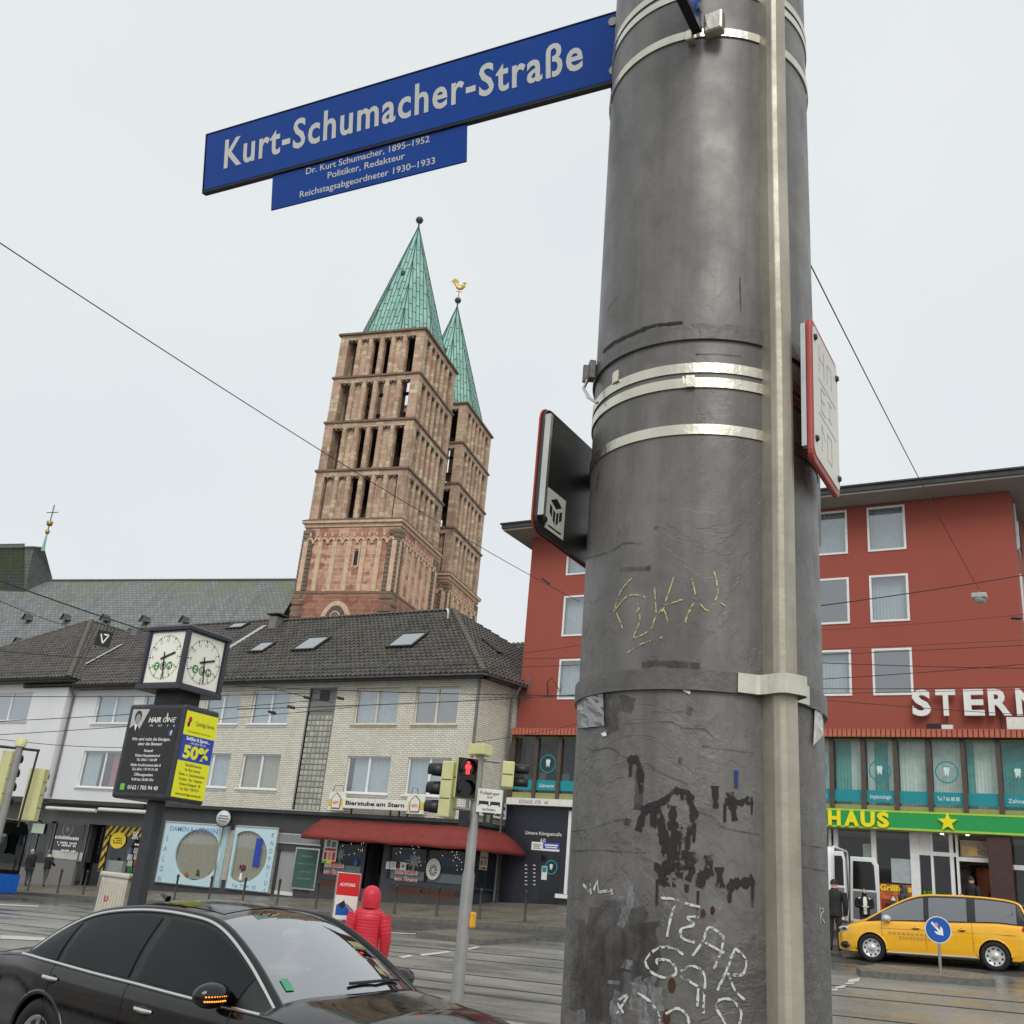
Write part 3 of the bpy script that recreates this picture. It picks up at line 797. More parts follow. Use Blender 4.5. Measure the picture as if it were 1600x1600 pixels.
# ------------------------------------------------------------------ street name sign
SIGN_BLUE = paint('enamel_blue', srgb(0, 64, 150), 0.3, var=0.05, scale=3, spec=0.25, dirt=0.04, dirtcol=srgb(120, 130, 150))
SIGN_EDGE = paint('sign_rim_dark', srgb(38, 38, 40), 0.5, 0.4, var=0.2)
LETTER = paint('letter_grey_white', srgb(206, 206, 202), 0.45, var=0.05, dirt=0.15, dirtcol=srgb(160, 158, 150))
SDIR = rad(180 - 3.97 + 0)                      # direction of the panel, horizontal, away from the mast
sgn = thing('street_name_sign', 'long blue street name sign reading Kurt-Schumacher-Straße on the mast', 'street sign', (PX, PY + 0.352 * math.sin(rad(11)), 3.6 + 0.352 * (1 - math.cos(rad(11)))), (rad(11), 0, rad(3.97)))
def local_x(a): return -a
mb = MB(); mb.box(-1.705, -0.262, -0.006, 0.006, 0.153, 0.352)
mb.build('sign_panel', SIGN_BLUE, sgn, bevel=0.003)
mb = MB(); mb.box(-1.707, -0.262, -0.008, 0.012, 0.144, 0.152); mb.build('lower_rim', SIGN_EDGE, sgn)
mb = MB(); mb.box(-1.707, -0.262, -0.007, 0.010, 0.3525, 0.356); mb.box(-1.709, -1.7055, -0.007, 0.010, 0.144, 0.356); mb.build('rim', SIGN_EDGE, sgn)
text('lettering', 'Kurt-Schumacher-Straße', LETTER, sgn, (-0.998, -0.0065, 0.214), height=0.102, width=1.25, depth=0.0006, bold=0.020, spacing=1.12)
mb = MB(); mb.box(-1.426, -0.733, -0.002, 0.004, 0.026, 0.1435); plate = mb.build('biography_plate', SIGN_BLUE, sgn, bevel=0.002)
for s_, z_, w_ in (('Dr. Kurt Schumacher, 1895–1952', 0.117, 0.44), ('Politiker, Redakteur', 0.084, 0.275), ('Reichstagsabgeordneter 1930–1933', 0.044, 0.48)):
    text('plate_text', s_, LETTER, plate, (-1.075, -0.0022, z_), height=0.0215, width=w_, depth=0.0005, bold=0.008)
for z_ in (0.325, 0.18):
    mb = MB(); mb.lathe([(0.0, -0.012), (0.008, -0.012), (0.008, 0.0), (0.013, 0.0), (0.013, 0.003), (0, 0.003)], 8, mat=Matrix.Translation((-0.285, -0.008, z_)) @ Matrix.Rotation(PI/2, 4, 'X'), sm=False)
    mb.build('bolt', STEEL, sgn)
mb = MB(); mb.box(-0.268, -0.228, -0.016, 0.016, 0.20, 0.345); mb.box(-0.30, -0.255, 0.0065, 0.014, 0.13, 0.345); mb.build('clamp_bracket', DARK_STEEL, sgn, bevel=0.003)
# cross street panel pointing over the viewer
p2 = pole_hit(1097, 66)
sg2 = thing('street_name_sign', 'blue street name sign seen end on, reaching forward from the mast top', 'street sign', (PX, PY, p2.z))
xo = p2.x - PX + 0.0
mb = MB(); mb.box(xo - 0.007, xo + 0.007, -1.70, -0.262, 0.012, 0.245); mb.build('sign_panel', SIGN_BLUE, sg2, bevel=0.003)
mb = MB(); mb.box(xo - 0.011, xo + 0.010, -1.703, -0.262, -0.002, 0.0115); mb.box(xo - 0.011, xo + 0.010, -1.703, -0.262, 0.2455, 0.255); mb.build('rim', SIGN_EDGE, sg2)
mb = MB(); mb.box(xo + 0.012, xo + 0.055, -0.262, -0.236, -0.004, 0.05); mb.box(xo - 0.03, xo - 0.011, -0.262, -0.236, -0.008, 0.02); mb.build('bracket_plate', BAND_STEEL, sg2, bevel=0.004)
mb = MB()
mb.lathe([(0.0, -0.014), (0.007, -0.014), (0.007, 0.0), (0.012, 0.0), (0.012, 0.003), (0, 0.003)], 8, mat=Matrix.Translation((xo + 0.012, -0.285, 0.045)) @ Matrix.Rotation(PI/2, 4, 'Y'), sm=False)
mb.build('bolt', STEEL, sg2)

# ------------------------------------------------------------------ the two square boards behind the mast
def rrect(w, h, r, n=4):
    out = []
    for cx, cy, a0 in ((w/2-r, h/2-r, 0), (-w/2+r, h/2-r, 90), (-w/2+r, -h/2+r, 180), (w/2-r, -h/2+r, 270)):
        for i in range(n + 1):
            a = rad(a0 + 90 * i / n); out.append((cx + r*math.cos(a), cy + r*math.sin(a)))
    return out
BOARD_BACK = paint('board_back_metal', srgb(66, 66, 64), 0.35, 0.6, var=0.2, scale=5, dirt=0.2)
BOARD_RED = paint('board_red', srgb(170, 62, 54), 0.45, var=0.08, dirt=0.25, dirtcol=srgb(130, 60, 50))
BOARD_FACE = paint('board_face', srgb(222, 220, 208), 0.45, var=0.05, dirt=0.2, dirtcol=srgb(190, 186, 170))
LX = -0.968
a, b = on_x(850, 637, LX), on_x(826, 820, LX)
lw, lh = 0.46, a.z - b.z + 0.005
bl = thing('notice_board', 'metal notice board seen from behind, red rim, black and white sticker', 'sign board', (LX, a.y + lw/2, b.z))
mb = MB(); mb.prism([(u, v + lh/2) for u, v in rrect(lw, lh, 0.03)], -0.004, 0.004, 'yz'); mb.build('board', BOARD_BACK, bl, bevel=0.0015)
mb = MB(); mb.prism([(u, v + lh/2) for u, v in rrect(lw + 0.006, lh + 0.006, 0.032)], -0.0078, -0.0045, 'yz'); mb.build('red_rim', BOARD_RED, bl)
mb = MB(); mb.box(0.0045, 0.018, -lw/2 + 0.002, -lw/2 + 0.012, 0.03, lh - 0.02); mb.build('edge_profile', ALU, bl)
st0 = on_x(868, 803, LX + 0.005)
mb = MB(); mb.box(0.0045, 0.0055, -0.042, 0.042, -0.045, 0.045)
o = mb.build('sticker', WHITE_SIGN, bl, loc=(0, st0.y - bl.location.y, st0.z - bl.location.z))
mb = MB()
for q in ([(-0.026, 0.022), (0.0, 0.034), (0.026, 0.022), (0.0, 0.010)], [(-0.028, 0.014), (-0.016, 0.008), (-0.016, -0.014), (-0.028, -0.006)], [(-0.012, 0.006), (-0.002, 0.002), (-0.002, -0.026), (-0.012, -0.018)], [(0.002, 0.002), (0.012, 0.006), (0.012, -0.018), (0.002, -0.026)], [(0.016, 0.008), (0.028, 0.014), (0.028, -0.006), (0.016, -0.014)], [(-0.03, -0.034), (0.03, -0.034), (0.03, -0.038), (-0.03, -0.038)]):
    mb.add([(0.0058, u, v) for u, v in q], [(0, 1, 2, 3)])
mb.build('sticker_print', BLACK, o)
for u, v in ((-lw/2 + 0.03, lh - 0.03), (-lw/2 + 0.03, 0.03)):
    mb = MB(); mb.lathe([(0, 0.006), (0.006, 0.006), (0.009, 0.0)], 8, mat=Matrix.Translation((0.0045, u, v)) @ Matrix.Rotation(PI/2, 4, 'Y'), sm=False)
    mb.build('bolt', DARK_STEEL, bl)
mb = MB(); mb.box(0.005, 0.05, lw/2 - 0.20, lw/2 - 0.17, 0.05, 0.08); mb.box(0.005, 0.05, lw/2 - 0.20, lw/2 - 0.17, lh - 0.08, lh - 0.05); mb.build('fixing_rail', DARK_STEEL, bl)
RX = -0.418
a, b, c = on_x(1267.5, 491, RX), on_x(1269, 690, RX), on_x(1308.5, 600, RX)
rw, rh = c.y - a.y + 0.004, a.z - b.z + 0.03
br_ = thing('notice_board', 'white board with faint line drawings and a red rim beside the conduit', 'sign board', (RX, a.y, b.z - 0.03))
mb = MB(); mb.prism([(u + rw/2, v + rh/2) for u, v in rrect(rw, rh, 0.022)], -0.012, -0.001, 'yz'); mb.build('board', BOARD_RED, br_, bevel=0.004)
mb = MB(); mb.prism([(u + rw/2, v + rh/2) for u, v in rrect(rw - 0.018, rh - 0.030, 0.016)], -0.0005, 0.0006, 'yz'); face = mb.build('face', BOARD_FACE, br_)
mb = MB(); mb.box(-0.022, -0.0125, 0.002, 0.016, 0.03, rh - 0.015); mb.build('edge_profile', ALU, br_)
LINEM = paint('faded_print', srgb(166, 164, 152), 0.6, var=0.1)
mb = MB()
def ln(u0, v0, u1, v1, w=0.0022):
    d_ = Vector((0, u1-u0, v1-v0)).normalized(); q = Vector((0, -d_.z, d_.y)) * w / 2
    A, B = Vector((0.001, u0*rw, v0*rh)), Vector((0.001, u1*rw, v1*rh))
    mb.quad(A + q, B + q, B - q, A - q)
for u0, v0, u1, v1 in ((0.2, 0.62, 0.85, 0.62), (0.2, 0.38, 0.85, 0.38), (0.25, 0.68, 0.25, 0.88), (0.42, 0.68, 0.42, 0.88), (0.25, 0.78, 0.42, 0.78), (0.55, 0.7, 0.55, 0.84), (0.55, 0.84, 0.7, 0.84), (0.7, 0.84, 0.7, 0.7), (0.3, 0.42, 0.3, 0.58), (0.3, 0.58, 0.45, 0.58), (0.3, 0.5, 0.42, 0.5), (0.3, 0.42, 0.45, 0.42), (0.55, 0.45, 0.7, 0.45), (0.55, 0.57, 0.7, 0.57), (0.62, 0.45, 0.62, 0.57), (0.5, 0.14, 0.5, 0.32), (0.5, 0.32, 0.66, 0.32), (0.66, 0.32, 0.66, 0.14), (0.66, 0.14, 0.5, 0.14), (0.3, 0.14, 0.3, 0.32), (0.3, 0.32, 0.42, 0.24)):
    ln(u0, v0, u1, v1)
mb.build('face_print', LINEM, face)
for u, v in ((0.02, rh - 0.04), (rw - 0.02, rh - 0.04), (0.02, 0.05), (rw - 0.02, 0.04)):
    mb = MB(); mb.lathe([(0, 0.006), (0.005, 0.006), (0.008, 0.0)], 8, mat=Matrix.Translation((0.0, u, v)) @ Matrix.Rotation(PI/2, 4, 'Y'), sm=False)
    mb.build('bolt', DARK_STEEL, br_)
# second board just behind it
bk = on_x(1284, 790, RX - 0.02)
b2 = thing('notice_board', 'small dark metal board half hidden behind the mast below the white board', 'sign board', (RX - 0.055, bk.y + 0.02, bk.z - 0.03))
mb = MB(); mb.prism([(u + 0.06, v + 0.07) for u, v in rrect(0.09, 0.17, 0.018)], -0.004, 0.004, 'yz'); mb.build('board', BOARD_BACK, b2)
mb = MB(); mb.box(-0.03, -0.0045, 0.05, 0.08, 0.04, 0.10); mb.build('fixing_rail', DARK_STEEL, b2)
# ------------------------------------------------------------------ building helpers
def rb(mb, root, name, mats, parent=None, **kw):
    o0 = Vector(root.location)
    mb.v = [tuple(Vector(p) - o0) for p in mb.v]
    return mb.build(name, mats, parent or root, **kw)
def tx(name, s, mat, root, loc, parent=None, **kw):
    return text(name, s, mat, parent or root, Vector(loc) - Vector(root.location), **kw)
def wall(mb, x0, x1, z0, z1, y, holes, th=0.22):
    """upright sheet facing -Y at y with rectangular openings and their reveals"""
    xs = sorted({x0, x1} | {h[i] for h in holes for i in (0, 1) if x0 < h[i] < x1})
    zs = sorted({z0, z1} | {h[i] for h in holes for i in (2, 3) if z0 < h[i] < z1})
    for i in range(len(xs) - 1):
        for j in range(len(zs) - 1):
            cx, cz = (xs[i] + xs[i+1]) / 2, (zs[j] + zs[j+1]) / 2
            if any(h[0] < cx < h[1] and h[2] < cz < h[3] for h in holes): continue
            mb.quad((xs[i], y, zs[j]), (xs[i+1], y, zs[j]), (xs[i+1], y, zs[j+1]), (xs[i], y, zs[j+1]))
    for a, b, c, d in holes:
        mb.quad((a, y, c), (a, y + th, c), (a, y + th, d), (a, y, d))
        mb.quad((b, y, c), (b, y + th, c), (b, y + th, d), (b, y, d))
        mb.quad((a, y, c), (b, y, c), (b, y + th, c), (a, y + th, c))
        mb.quad((a, y, d), (b, y, d), (b, y + th, d), (a, y + th, d))
def rect(tl, br, y):
    a, b = on_y(*tl, y), on_y(*br, y)
    return (min(a.x, b.x), max(a.x, b.x), min(a.z, b.z), max(a.z, b.z))
def curtain_mesh(x0, x1, z0, z1, y, amp=0.025, per=0.11):
    mb = MB(); n = max(6, int((x1 - x0) / per * 4))
    row = lambda z: [(x0 + (x1 - x0) * i / n, y + amp * math.sin(i * PI / 2 + 0.4 * math.sin(i)), z) for i in range(n + 1)]
    mb.grid([row(z0), row(z1)], True); return mb
def window(root, h, y, n=2, fr=None, curtain=None, sill=True, deep=0.09, glassm=None, fw=0.06, room=None, name='window', span=(0, 1), drop=0.0):
    x0, x1, z0, z1 = h; fr = fr or FRAME_WHITE; yf = y + deep
    mb = MB()
    mb.box(x0, x0 + fw, yf, yf + 0.06, z0, z1); mb.box(x1 - fw, x1, yf, yf + 0.06, z0, z1)
    mb.box(x0 + fw, x1 - fw, yf, yf + 0.06, z0, z0 + fw); mb.box(x0 + fw, x1 - fw, yf, yf + 0.06, z1 - fw, z1)
    w = (x1 - x0 - 2 * fw) / n
    for i in range(1, n):
        xc = x0 + fw + w * i
        mb.box(xc - fw * 0.8, xc + fw * 0.8, yf - 0.004, yf + 0.055, z0 + fw, z1 - fw)
    f = rb(mb, root, name, fr)
    for i in range(n):
        a, b = x0 + fw + w * i, x0 + fw + w * (i + 1)
        if i: a += fw * 0.8
        if i < n - 1: b -= fw * 0.8
        rb(MB().quad((a, yf + 0.03, z0 + fw), (b, yf + 0.03, z0 + fw), (b, yf + 0.03, z1 - fw), (a, yf + 0.03, z1 - fw)), root, 'pane', glassm or PANE, f)
    if curtain:
        rb(curtain_mesh(x0 + (x1-x0)*span[0], x0 + (x1-x0)*span[1], z0 + drop, z1, y + 0.26), root, 'curtain', curtain, f)
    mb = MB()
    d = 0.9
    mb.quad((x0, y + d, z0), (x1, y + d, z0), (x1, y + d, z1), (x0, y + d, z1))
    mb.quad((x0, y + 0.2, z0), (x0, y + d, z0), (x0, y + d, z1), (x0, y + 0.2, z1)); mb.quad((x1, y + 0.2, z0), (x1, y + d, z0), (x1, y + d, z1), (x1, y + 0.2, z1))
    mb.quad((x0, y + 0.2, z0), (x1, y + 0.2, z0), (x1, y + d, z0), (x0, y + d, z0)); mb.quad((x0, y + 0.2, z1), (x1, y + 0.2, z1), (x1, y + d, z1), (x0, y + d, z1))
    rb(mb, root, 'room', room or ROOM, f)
    if sill:
        mb = MB(); mb.box(x0 - 0.08, x1 + 0.08, y - 0.10, y + deep, z0 - 0.06, z0 - 0.004)
        mb.box(x0 - 0.02, x1 + 0.02, y - 0.03, y + 0.02, z0 - 0.14, z0 - 0.062)
        rb(mb, root, 'sill', fr, f)
    return f
def tile_roof(root, name, A, B, RA, RB, mat, cw=0.25, rh=0.34, stuff=True):
    A, B, RA, RB = map(Vector, (A, B, RA, RB))
    u = (B - A).normalized()
    up = RA - A; up = (up - u * up.dot(u)); L = up.length; v = up / L
    n = u.cross(v)
    if n.z < 0: n = -n
    nr = int(L / rh)
    xl0, xl1 = 0.0, (RA - A).dot(u); xr0, xr1 = (B - A).dot(u), (RB - A).dot(u)
    prof = [(0, 0.002), (0.2, 0.010), (0.42, 0.062), (0.62, 0.072), (0.82, 0.034)]
    mb = MB()
    for i in range(nr + 1):
        d0, d1 = i * rh, min(L, (i + 1) * rh + 0.02)
        if d0 >= L: break
        f0, f1 = d0 / L, min(1, d1 / L)
        a0, b0 = xl0 + (xl1 - xl0) * f0, xr0 + (xr1 - xr0) * f0
        a1, b1 = xl0 + (xl1 - xl0) * f1, xr0 + (xr1 - xr0) * f1
        lo, hi = min(a0, a1), max(b0, b1)
        k0, k1 = int(math.floor(lo / cw)), int(math.ceil(hi / cw))
        r0, r1, rf = [], [], []
        for k in range(k0, k1):
            jit = 0.004 * random.random()
            for fx, h in prof:
                x = (k + fx) * cw
                x0_, x1_ = min(max(x, a0), b0), min(max(x, a1), b1)
                r0.append(A + u * x0_ + v * d0 + n * (h + 0.05 + jit)); r1.append(A + u * x1_ + v * d1 + n * (h + jit * 0.3))
                rf.append(A + u * x0_ + v * d0 + n * (-0.01))
        mb.grid([rf, r0], False); mb.grid([r0, r1], True)
    o = rb(mb, root, name, mat)
    o['kind'] = 'stuff'
    return o
_half = None
def half_tile():
    global _half
    if _half is None:
        mb = MB(); rows = []
        for x, r in ((0, 0.15), (0.40, 0.12)):
            rows.append([(x, r * math.cos(PI * k / 8), r * 0.8 * math.sin(PI * k / 8)) for k in range(9)])
        mb.grid(rows, True)
        mb.add([(0, 0.15 * math.cos(PI * k / 8), 0.12 * math.sin(PI * k / 8)) for k in range(9)], [tuple(range(9))])
        _half = mb.mesh('hip_tile', TILE_HIP)
    return _half
def ridge_line(root, a, b, name='ridge_tile', lift=0.04):
    a, b = Vector(a), Vector(b); d = b - a; L = d.length; n = max(1, int(L / 0.37))
    q = d.to_track_quat('X', 'Z').to_euler()
    for i in range(n):
        put(name, half_tile(), root, a + d * (i / n) + Vector((0, 0, lift)) - Vector(root.location), q)
def gutter(root, a, b, mat=None, r=0.075):
    mb = MB(); a, b = Vector(a), Vector(b); rows = []
    d = (b - a).normalized(); w = d.cross(Vector((0, 0, 1)))
    for p in (a, b):
        rows.append([p + w * (r * math.cos(PI + PI * k / 6)) + Vector((0, 0, r * math.sin(PI + PI * k / 6))) for k in range(7)])
    mb.grid(rows, True)
    rb(mb, root, 'gutter', mat or ZINC)
def pipe(root, pts, r=0.05, mat=None, name='downpipe'):
    mb = MB(); mb.tube(pts, r, 10); return rb(mb, root, name, mat or ZINC)

# ================================================================== cream brick corner house with the pub
YB = 34.0
XL = on_y(236, 1250, YB).x
XR = -21.1
ZE = on_y(560, 1058, 33.6).z
ZL = on_y(500, 1269, YB).z
gz = lambda x: ground_z(x, YB) + 0.125
house = thing('brick_corner_house', 'cream brick corner house with dark tiled hip roof and a pub below', 'house', ((XL + XR)/2, YB, gz((XL+XR)/2)))
Wu = [rect((558.3, 1075.5), (617, 1131), YB), rect((651.7, 1073), (713.6, 1133), YB), rect((396.7, 1080), (447, 1130), YB)]
Wl = [rect((544, 1181), (604.6, 1241), YB), rect((638, 1182), (699, 1243), YB), rect((381, 1178), (431, 1235), YB)]
zu0, zu1 = sum(w[2] for w in Wu)/3, sum(w[3] for w in Wu)/3
zl0, zl1 = sum(w[2] for w in Wl)/3, sum(w[3] for w in Wl)/3
cx_ = [(a[0] + b[0] + a[1] + b[1]) / 4 for a, b in zip(Wu, Wl)]
wx_ = [((a[1] - a[0]) + (b[1] - b[0])) / 2 for a, b in zip(Wu, Wl)]
cx_.append(cx_[2] - (cx_[0] - cx_[2]) * 0.50); wx_.append(wx_[2])
g0 = on_y(459.5, 1266, YB).x; g1 = on_y(499.5, 1267, YB).x
ga = on_y(486.6, 1066, YB).x; gb = on_y(526.5, 1066, YB).x
gx0, gx1 = (g0 + ga) / 2, (g1 + gb) / 2
holes = []
for c, w in zip(cx_, wx_):
    holes += [(c - w/2, c + w/2, zu0, zu1), (c - w/2, c + w/2, zl0, zl1)]
gz0, gz1 = ZL + 0.05, ZE - 0.32
mb = MB(); wall(mb, XL, XR, ZL, ZE, YB, holes + [(gx0, gx1, gz0, gz1)])
SD = Vector((0.17, 0.985, 0)).normalized()          # direction of the flank wall
SB = Vector((XR, YB, 0)) + SD * 2.3
mb.quad((XR, YB, ZL), (SB.x, SB.y, ZL), (SB.x, SB.y, ZE), (XR, YB, ZE))
mb.quad((SB.x, SB.y, 0), (SB.x + 0.9, SB.y + 6, 0), (SB.x + 0.9, SB.y + 6, ZE), (SB.x, SB.y, ZE))
mb.quad((XL, YB + 0.3, 0), (XL, YB + 9.5, 0), (XL, YB + 9.5, ZE), (XL, YB + 0.3, ZE))
mb.quad((XL, YB + 9.5, 0), (SB.x + 1, YB + 9.5, 0), (SB.x + 1, YB + 9.5, ZE), (XL, YB + 9.5, ZE))
rb(mb, house, 'wall', CREAM_BRICK)
cur = [(CURTAIN, CURTAIN), (None, CURTAIN), (None, CURTAIN_BEIGE), (None, None)]
for i, (c, w) in enumerate(zip(cx_, wx_)):
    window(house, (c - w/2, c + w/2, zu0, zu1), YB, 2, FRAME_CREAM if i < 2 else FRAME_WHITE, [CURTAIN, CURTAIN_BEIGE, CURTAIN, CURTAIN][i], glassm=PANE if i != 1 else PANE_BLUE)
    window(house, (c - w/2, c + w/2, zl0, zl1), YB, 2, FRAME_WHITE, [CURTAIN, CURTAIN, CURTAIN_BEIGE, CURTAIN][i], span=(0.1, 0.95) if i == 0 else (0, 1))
# glass block stair light
mb = MB(); mb.box(gx0, gx1, YB + 0.08, YB + 0.16, gz0, gz1)
panel = rb(mb, house, 'stair_light', PLASTER_GREY)
nb = 6; bw = (gx1 - gx0) / nb; nrw = int((gz1 - gz0 - 1.0) / bw)
mb = MB(); e = bw * 0.41
mb.prism([(-e, -e), (e, -e), (e, e), (-e, e)], -0.02, 0.03, 'xz')
mb.prism([(-e*0.72, -e*0.72), (e*0.72, -e*0.72), (e*0.72, e*0.72), (-e*0.72, e*0.72)], -0.032, -0.0205, 'xz')
def mat_block():
    m = NT('glass_block')
    oi = m.n('ShaderNodeObjectInfo')
    c = m.ramp(oi.outputs['Random'], [(0.0, srgb(150, 152, 138)), (1.0, srgb(184, 184, 168))])
    return m.set(c, 0.15, 0.0, None, 0.8)
gbm = mb.mesh('glass_block', mat_block())
for j in range(nrw):
    for i in range(nb):
        put('glass_block', gbm, panel, Vector((gx0 + bw * (i + 0.5), YB + 0.075, gz0 + bw * (j + 0.5))) - Vector(house.location))
mb = MB(); mb.box(gx0 + bw*2, gx0 + bw*4.3, YB + 0.06, YB + 0.079, gz1 - 0.55, gz1 - 0.1); rb(mb, house, 'vent', BLACK, panel)
mb = MB(); mb.box(gx0, gx1, YB + 0.05, YB + 0.079, gz1 - 1.0, gz1 - 0.62); rb(mb, house, 'slat_panel', PLASTER_GREY, panel)
mb = MB(); mb.box(gx0 - 0.07, gx0, YB - 0.015, YB + 0.1, gz0, gz1); mb.box(gx1, gx1 + 0.05, YB - 0.015, YB + 0.1, gz0, gz1); rb(mb, house, 'stair_light_frame', PLASTER_GREY, panel)
# roof
M_ = 0.78; YE = 33.5
def roof_pt(px, py, ye=YE, ze=None, m=M_):
    return hit(px, py, (0, ye, ZE if ze is None else ze), (0, -m, 1))
rr = roof_pt(560, 964); ZRG = rr.z; YRG = rr.y
RE = roof_pt(712, 953); RE = Vector((RE.x, YRG, ZRG))
VX = (roof_pt(413, 981).x + roof_pt(371, 1008).x) / 2
EC = Vector((XR + 0.42, YE, ZE)); EV = Vector((VX, YE, ZE)); RV = Vector((VX, YRG, ZRG))
EB = EC + SD * (2 * (YRG - YE))
tile_roof(house, 'roof_tiles', EV, EC, RV, RE, TILE_DARK)
tile_roof(house, 'roof_tiles', EC, EB, RE, RE, TILE_DARK)
tile_roof(house, 'roof_tiles', EB, (VX, EB.y, ZE), RE, RV, TILE_DARK)
ridge_line(house, EC, RE, 'hip_tile'); ridge_line(house, RE, RV)
mb = MB(); mb.quad(EV, EC, RE, RV); mb.quad(EC, EB, RE); rb(mb, house, 'roof_underlay', BLACK, loc=(0, 0, -0.05))
gutter(house, (XL, YE - 0.06, ZE - 0.02), (EC.x + 0.1, YE - 0.06, ZE - 0.02)); gutter(house, EC + Vector((0.1, -0.06, -0.02)), EC + SD * 2.6 + Vector((0.1, 0, -0.02)))
mb = MB(); mb.quad((XL, YE - 0.1, ZE - 0.1), (EC.x, YE - 0.1, ZE - 0.1), (EC.x, YB, ZE - 0.1), (XL, YB, ZE - 0.1)); mb.box(XL, EC.x, YE - 0.02, YE, ZE - 0.16, ZE + 0.02)
e2 = EC + SD * 2.6; mb.quad((EC.x, YE - 0.1, ZE - 0.1), (e2.x, e2.y, ZE - 0.1), (e2.x - 0.6, e2.y, ZE - 0.1), (XR - 0.1, YB, ZE - 0.1))
rb(mb, house, 'eaves', ZINC_DARK)
# snow guard
mb = MB(); s0 = 1.0
for k in range(int((EC.x - VX) / 0.45)):
    x = VX + 0.3 + k * 0.45; y = YE + 0.55; z = ZE + M_ * 0.55 + 0.04
    mb.tube([(x, y + 0.12, z + 0.08), (x, y, z + 0.22), (x, y - 0.02, z)], 0.014, 5)
for dz in (0.07, 0.15, 0.21):
    mb.tube([(VX + 0.2, YE + 0.55, ZE + M_ * 0.55 + 0.04 + dz), (EC.x - 0.9, YE + 0.55, ZE + M_ * 0.55 + 0.04 + dz)], 0.012, 5)
a_, b_ = EC + SD * 0.8, EC + SD * 2.5
for dz in (0.28, 0.36): mb.tube([a_ + Vector((-0.35, 0, dz)), b_ + Vector((-0.35, 0, dz))], 0.014, 5)
for k in range(5): p = a_ + (b_ - a_) * k / 4; mb.tube([p + Vector((-0.35, 0, 0.2)), p + Vector((-0.35, 0, 0.42))], 0.014, 5)
rb(mb, house, 'snow_guard', ZINC, kind='stuff')
mb = MB(); mb.box(-0.16, 0.06, -0.05, 0.12, 0, 0)
def on_slope(root, name, quadpx, plane_p, plane_n, frm, gl, th=0.07, fw=0.09):
    P_ = [hit(*q, plane_p, plane_n) for q in quadpx]; n = Vector(plane_n).normalized()
    if n.z < 0: n = -n
    c = sum(P_, Vector()) / 4
    # square it up on the slope
    u = ((P_[1] - P_[0]) + (P_[2] - P_[3])); u = Vector((plane_n[1], -plane_n[0], 0)).normalized() * (1 if Vector((plane_n[1], -plane_n[0], 0)).dot(u) > 0 else -1)
    v = n.cross(u); v = v if v.z > 0 else -v
    w = max(abs((p - c).dot(u)) for p in P_) * 0.94; h = max(abs((p - c).dot(v)) for p in P_)
    Mx = Matrix((u, v, n)).transposed().to_4x4(); Mx.translation = c + n * 0.12
    mb = MB()
    mb.box(-w, w, -h, -h + fw, 0, th, Mx); mb.box(-w, w, h - fw, h, 0, th, Mx); mb.box(-w, -w + fw, -h + fw, h - fw, 0, th, Mx); mb.box(w - fw, w, -h + fw, h - fw, 0, th, Mx)
    f = rb(mb, root, name, frm)
    rb(MB().quad(*[Mx @ Vector(q) for q in ((-w+fw, -h+fw, th*0.6), (w-fw, -h+fw, th*0.6), (w-fw, h-fw, th*0.6), (-w+fw, h-fw, th*0.6))]), root, 'pane', gl, f)
    return f
SKYLIGHT = paint('skylight_glass', srgb(170, 176, 178), 0.06, 0.9, var=0.05)
pl = ((0, YE, ZE), (0, -M_, 1))
on_slope(house, 'skylight', [(485, 1001), (512, 999), (492, 1019), (462, 1019)], *pl, ZINC_DARK, SKYLIGHT)
on_slope(house, 'skylight', [(632, 994), (661, 994), (646, 1014), (611, 1014)], *pl, ZINC_DARK, SKYLIGHT)
on_slope(house, 'skylight', [(410, 1008), (425, 1007), (412, 1022), (395, 1022)], *pl, ZINC_DARK, SKYLIGHT)
sn = (RE - EC).cross(EB - EC).normalized()
on_slope(house, 'skylight', [(752, 1003), (758, 1004), (780, 1024), (775, 1022)], EC, sn, ZINC_DARK, SKYLIGHT)
ch = roof_pt(424, 985)
mb = MB(); mb.box(ch.x - 0.28, ch.x + 0.22, ch.y, ch.y + 0.5, ch.z - 0.2, ch.z + 0.75); chim = rb(mb, house, 'chimney', paint('chimney_metal', srgb(126, 124, 120), 0.5, 0.3, var=0.2))
mb = MB(); mb.box(ch.x - 0.42, ch.x + 0.42, ch.y - 0.12, ch.y + 0.62, ch.z + 0.84, ch.z + 0.90); mb.box(ch.x - 0.03, ch.x + 0.03, ch.y + 0.2, ch.y + 0.26, ch.z + 0.74, ch.z + 0.86); rb(mb, house, 'chimney_cap', ZINC_DARK, chim)
pv = roof_pt(699, 968); mb = MB(); mb.tube([pv, pv + Vector((0, 0, 0.45)), pv + Vector((-0.1, 0, 0.5))], 0.06, 8); rb(mb, house, 'vent_pipe', ALU)
dp = on_y(752, 1064, YB - 0.06)
pipe(house, [(XR - 0.06, YB - 0.07, ZE - 0.15), (XR - 0.06, YB - 0.07, ZL + 0.05)], 0.055)
pipe(house, [EC + SD * 2.2 + Vector((0.05, 0, -0.05)), EC + SD * 2.2 + Vector((-0.1, 0, -0.35)), EC + SD * 2.15 + Vector((-0.25, -0.05, -0.6)), Vector((EC.x + SD.x * 2.15 - 0.25, EC.y + SD.y * 2.1, 1.3))], 0.06)
pipe(house, [EC + SD * 2.2 + Vector((0.05, 0.2, -0.6)), EC + SD * 2.2 + Vector((0.35, 0.1, -0.6)), EC + SD * 2.2 + Vector((0.35, 0.1, 0.35))], 0.035, name='vent_pipe')
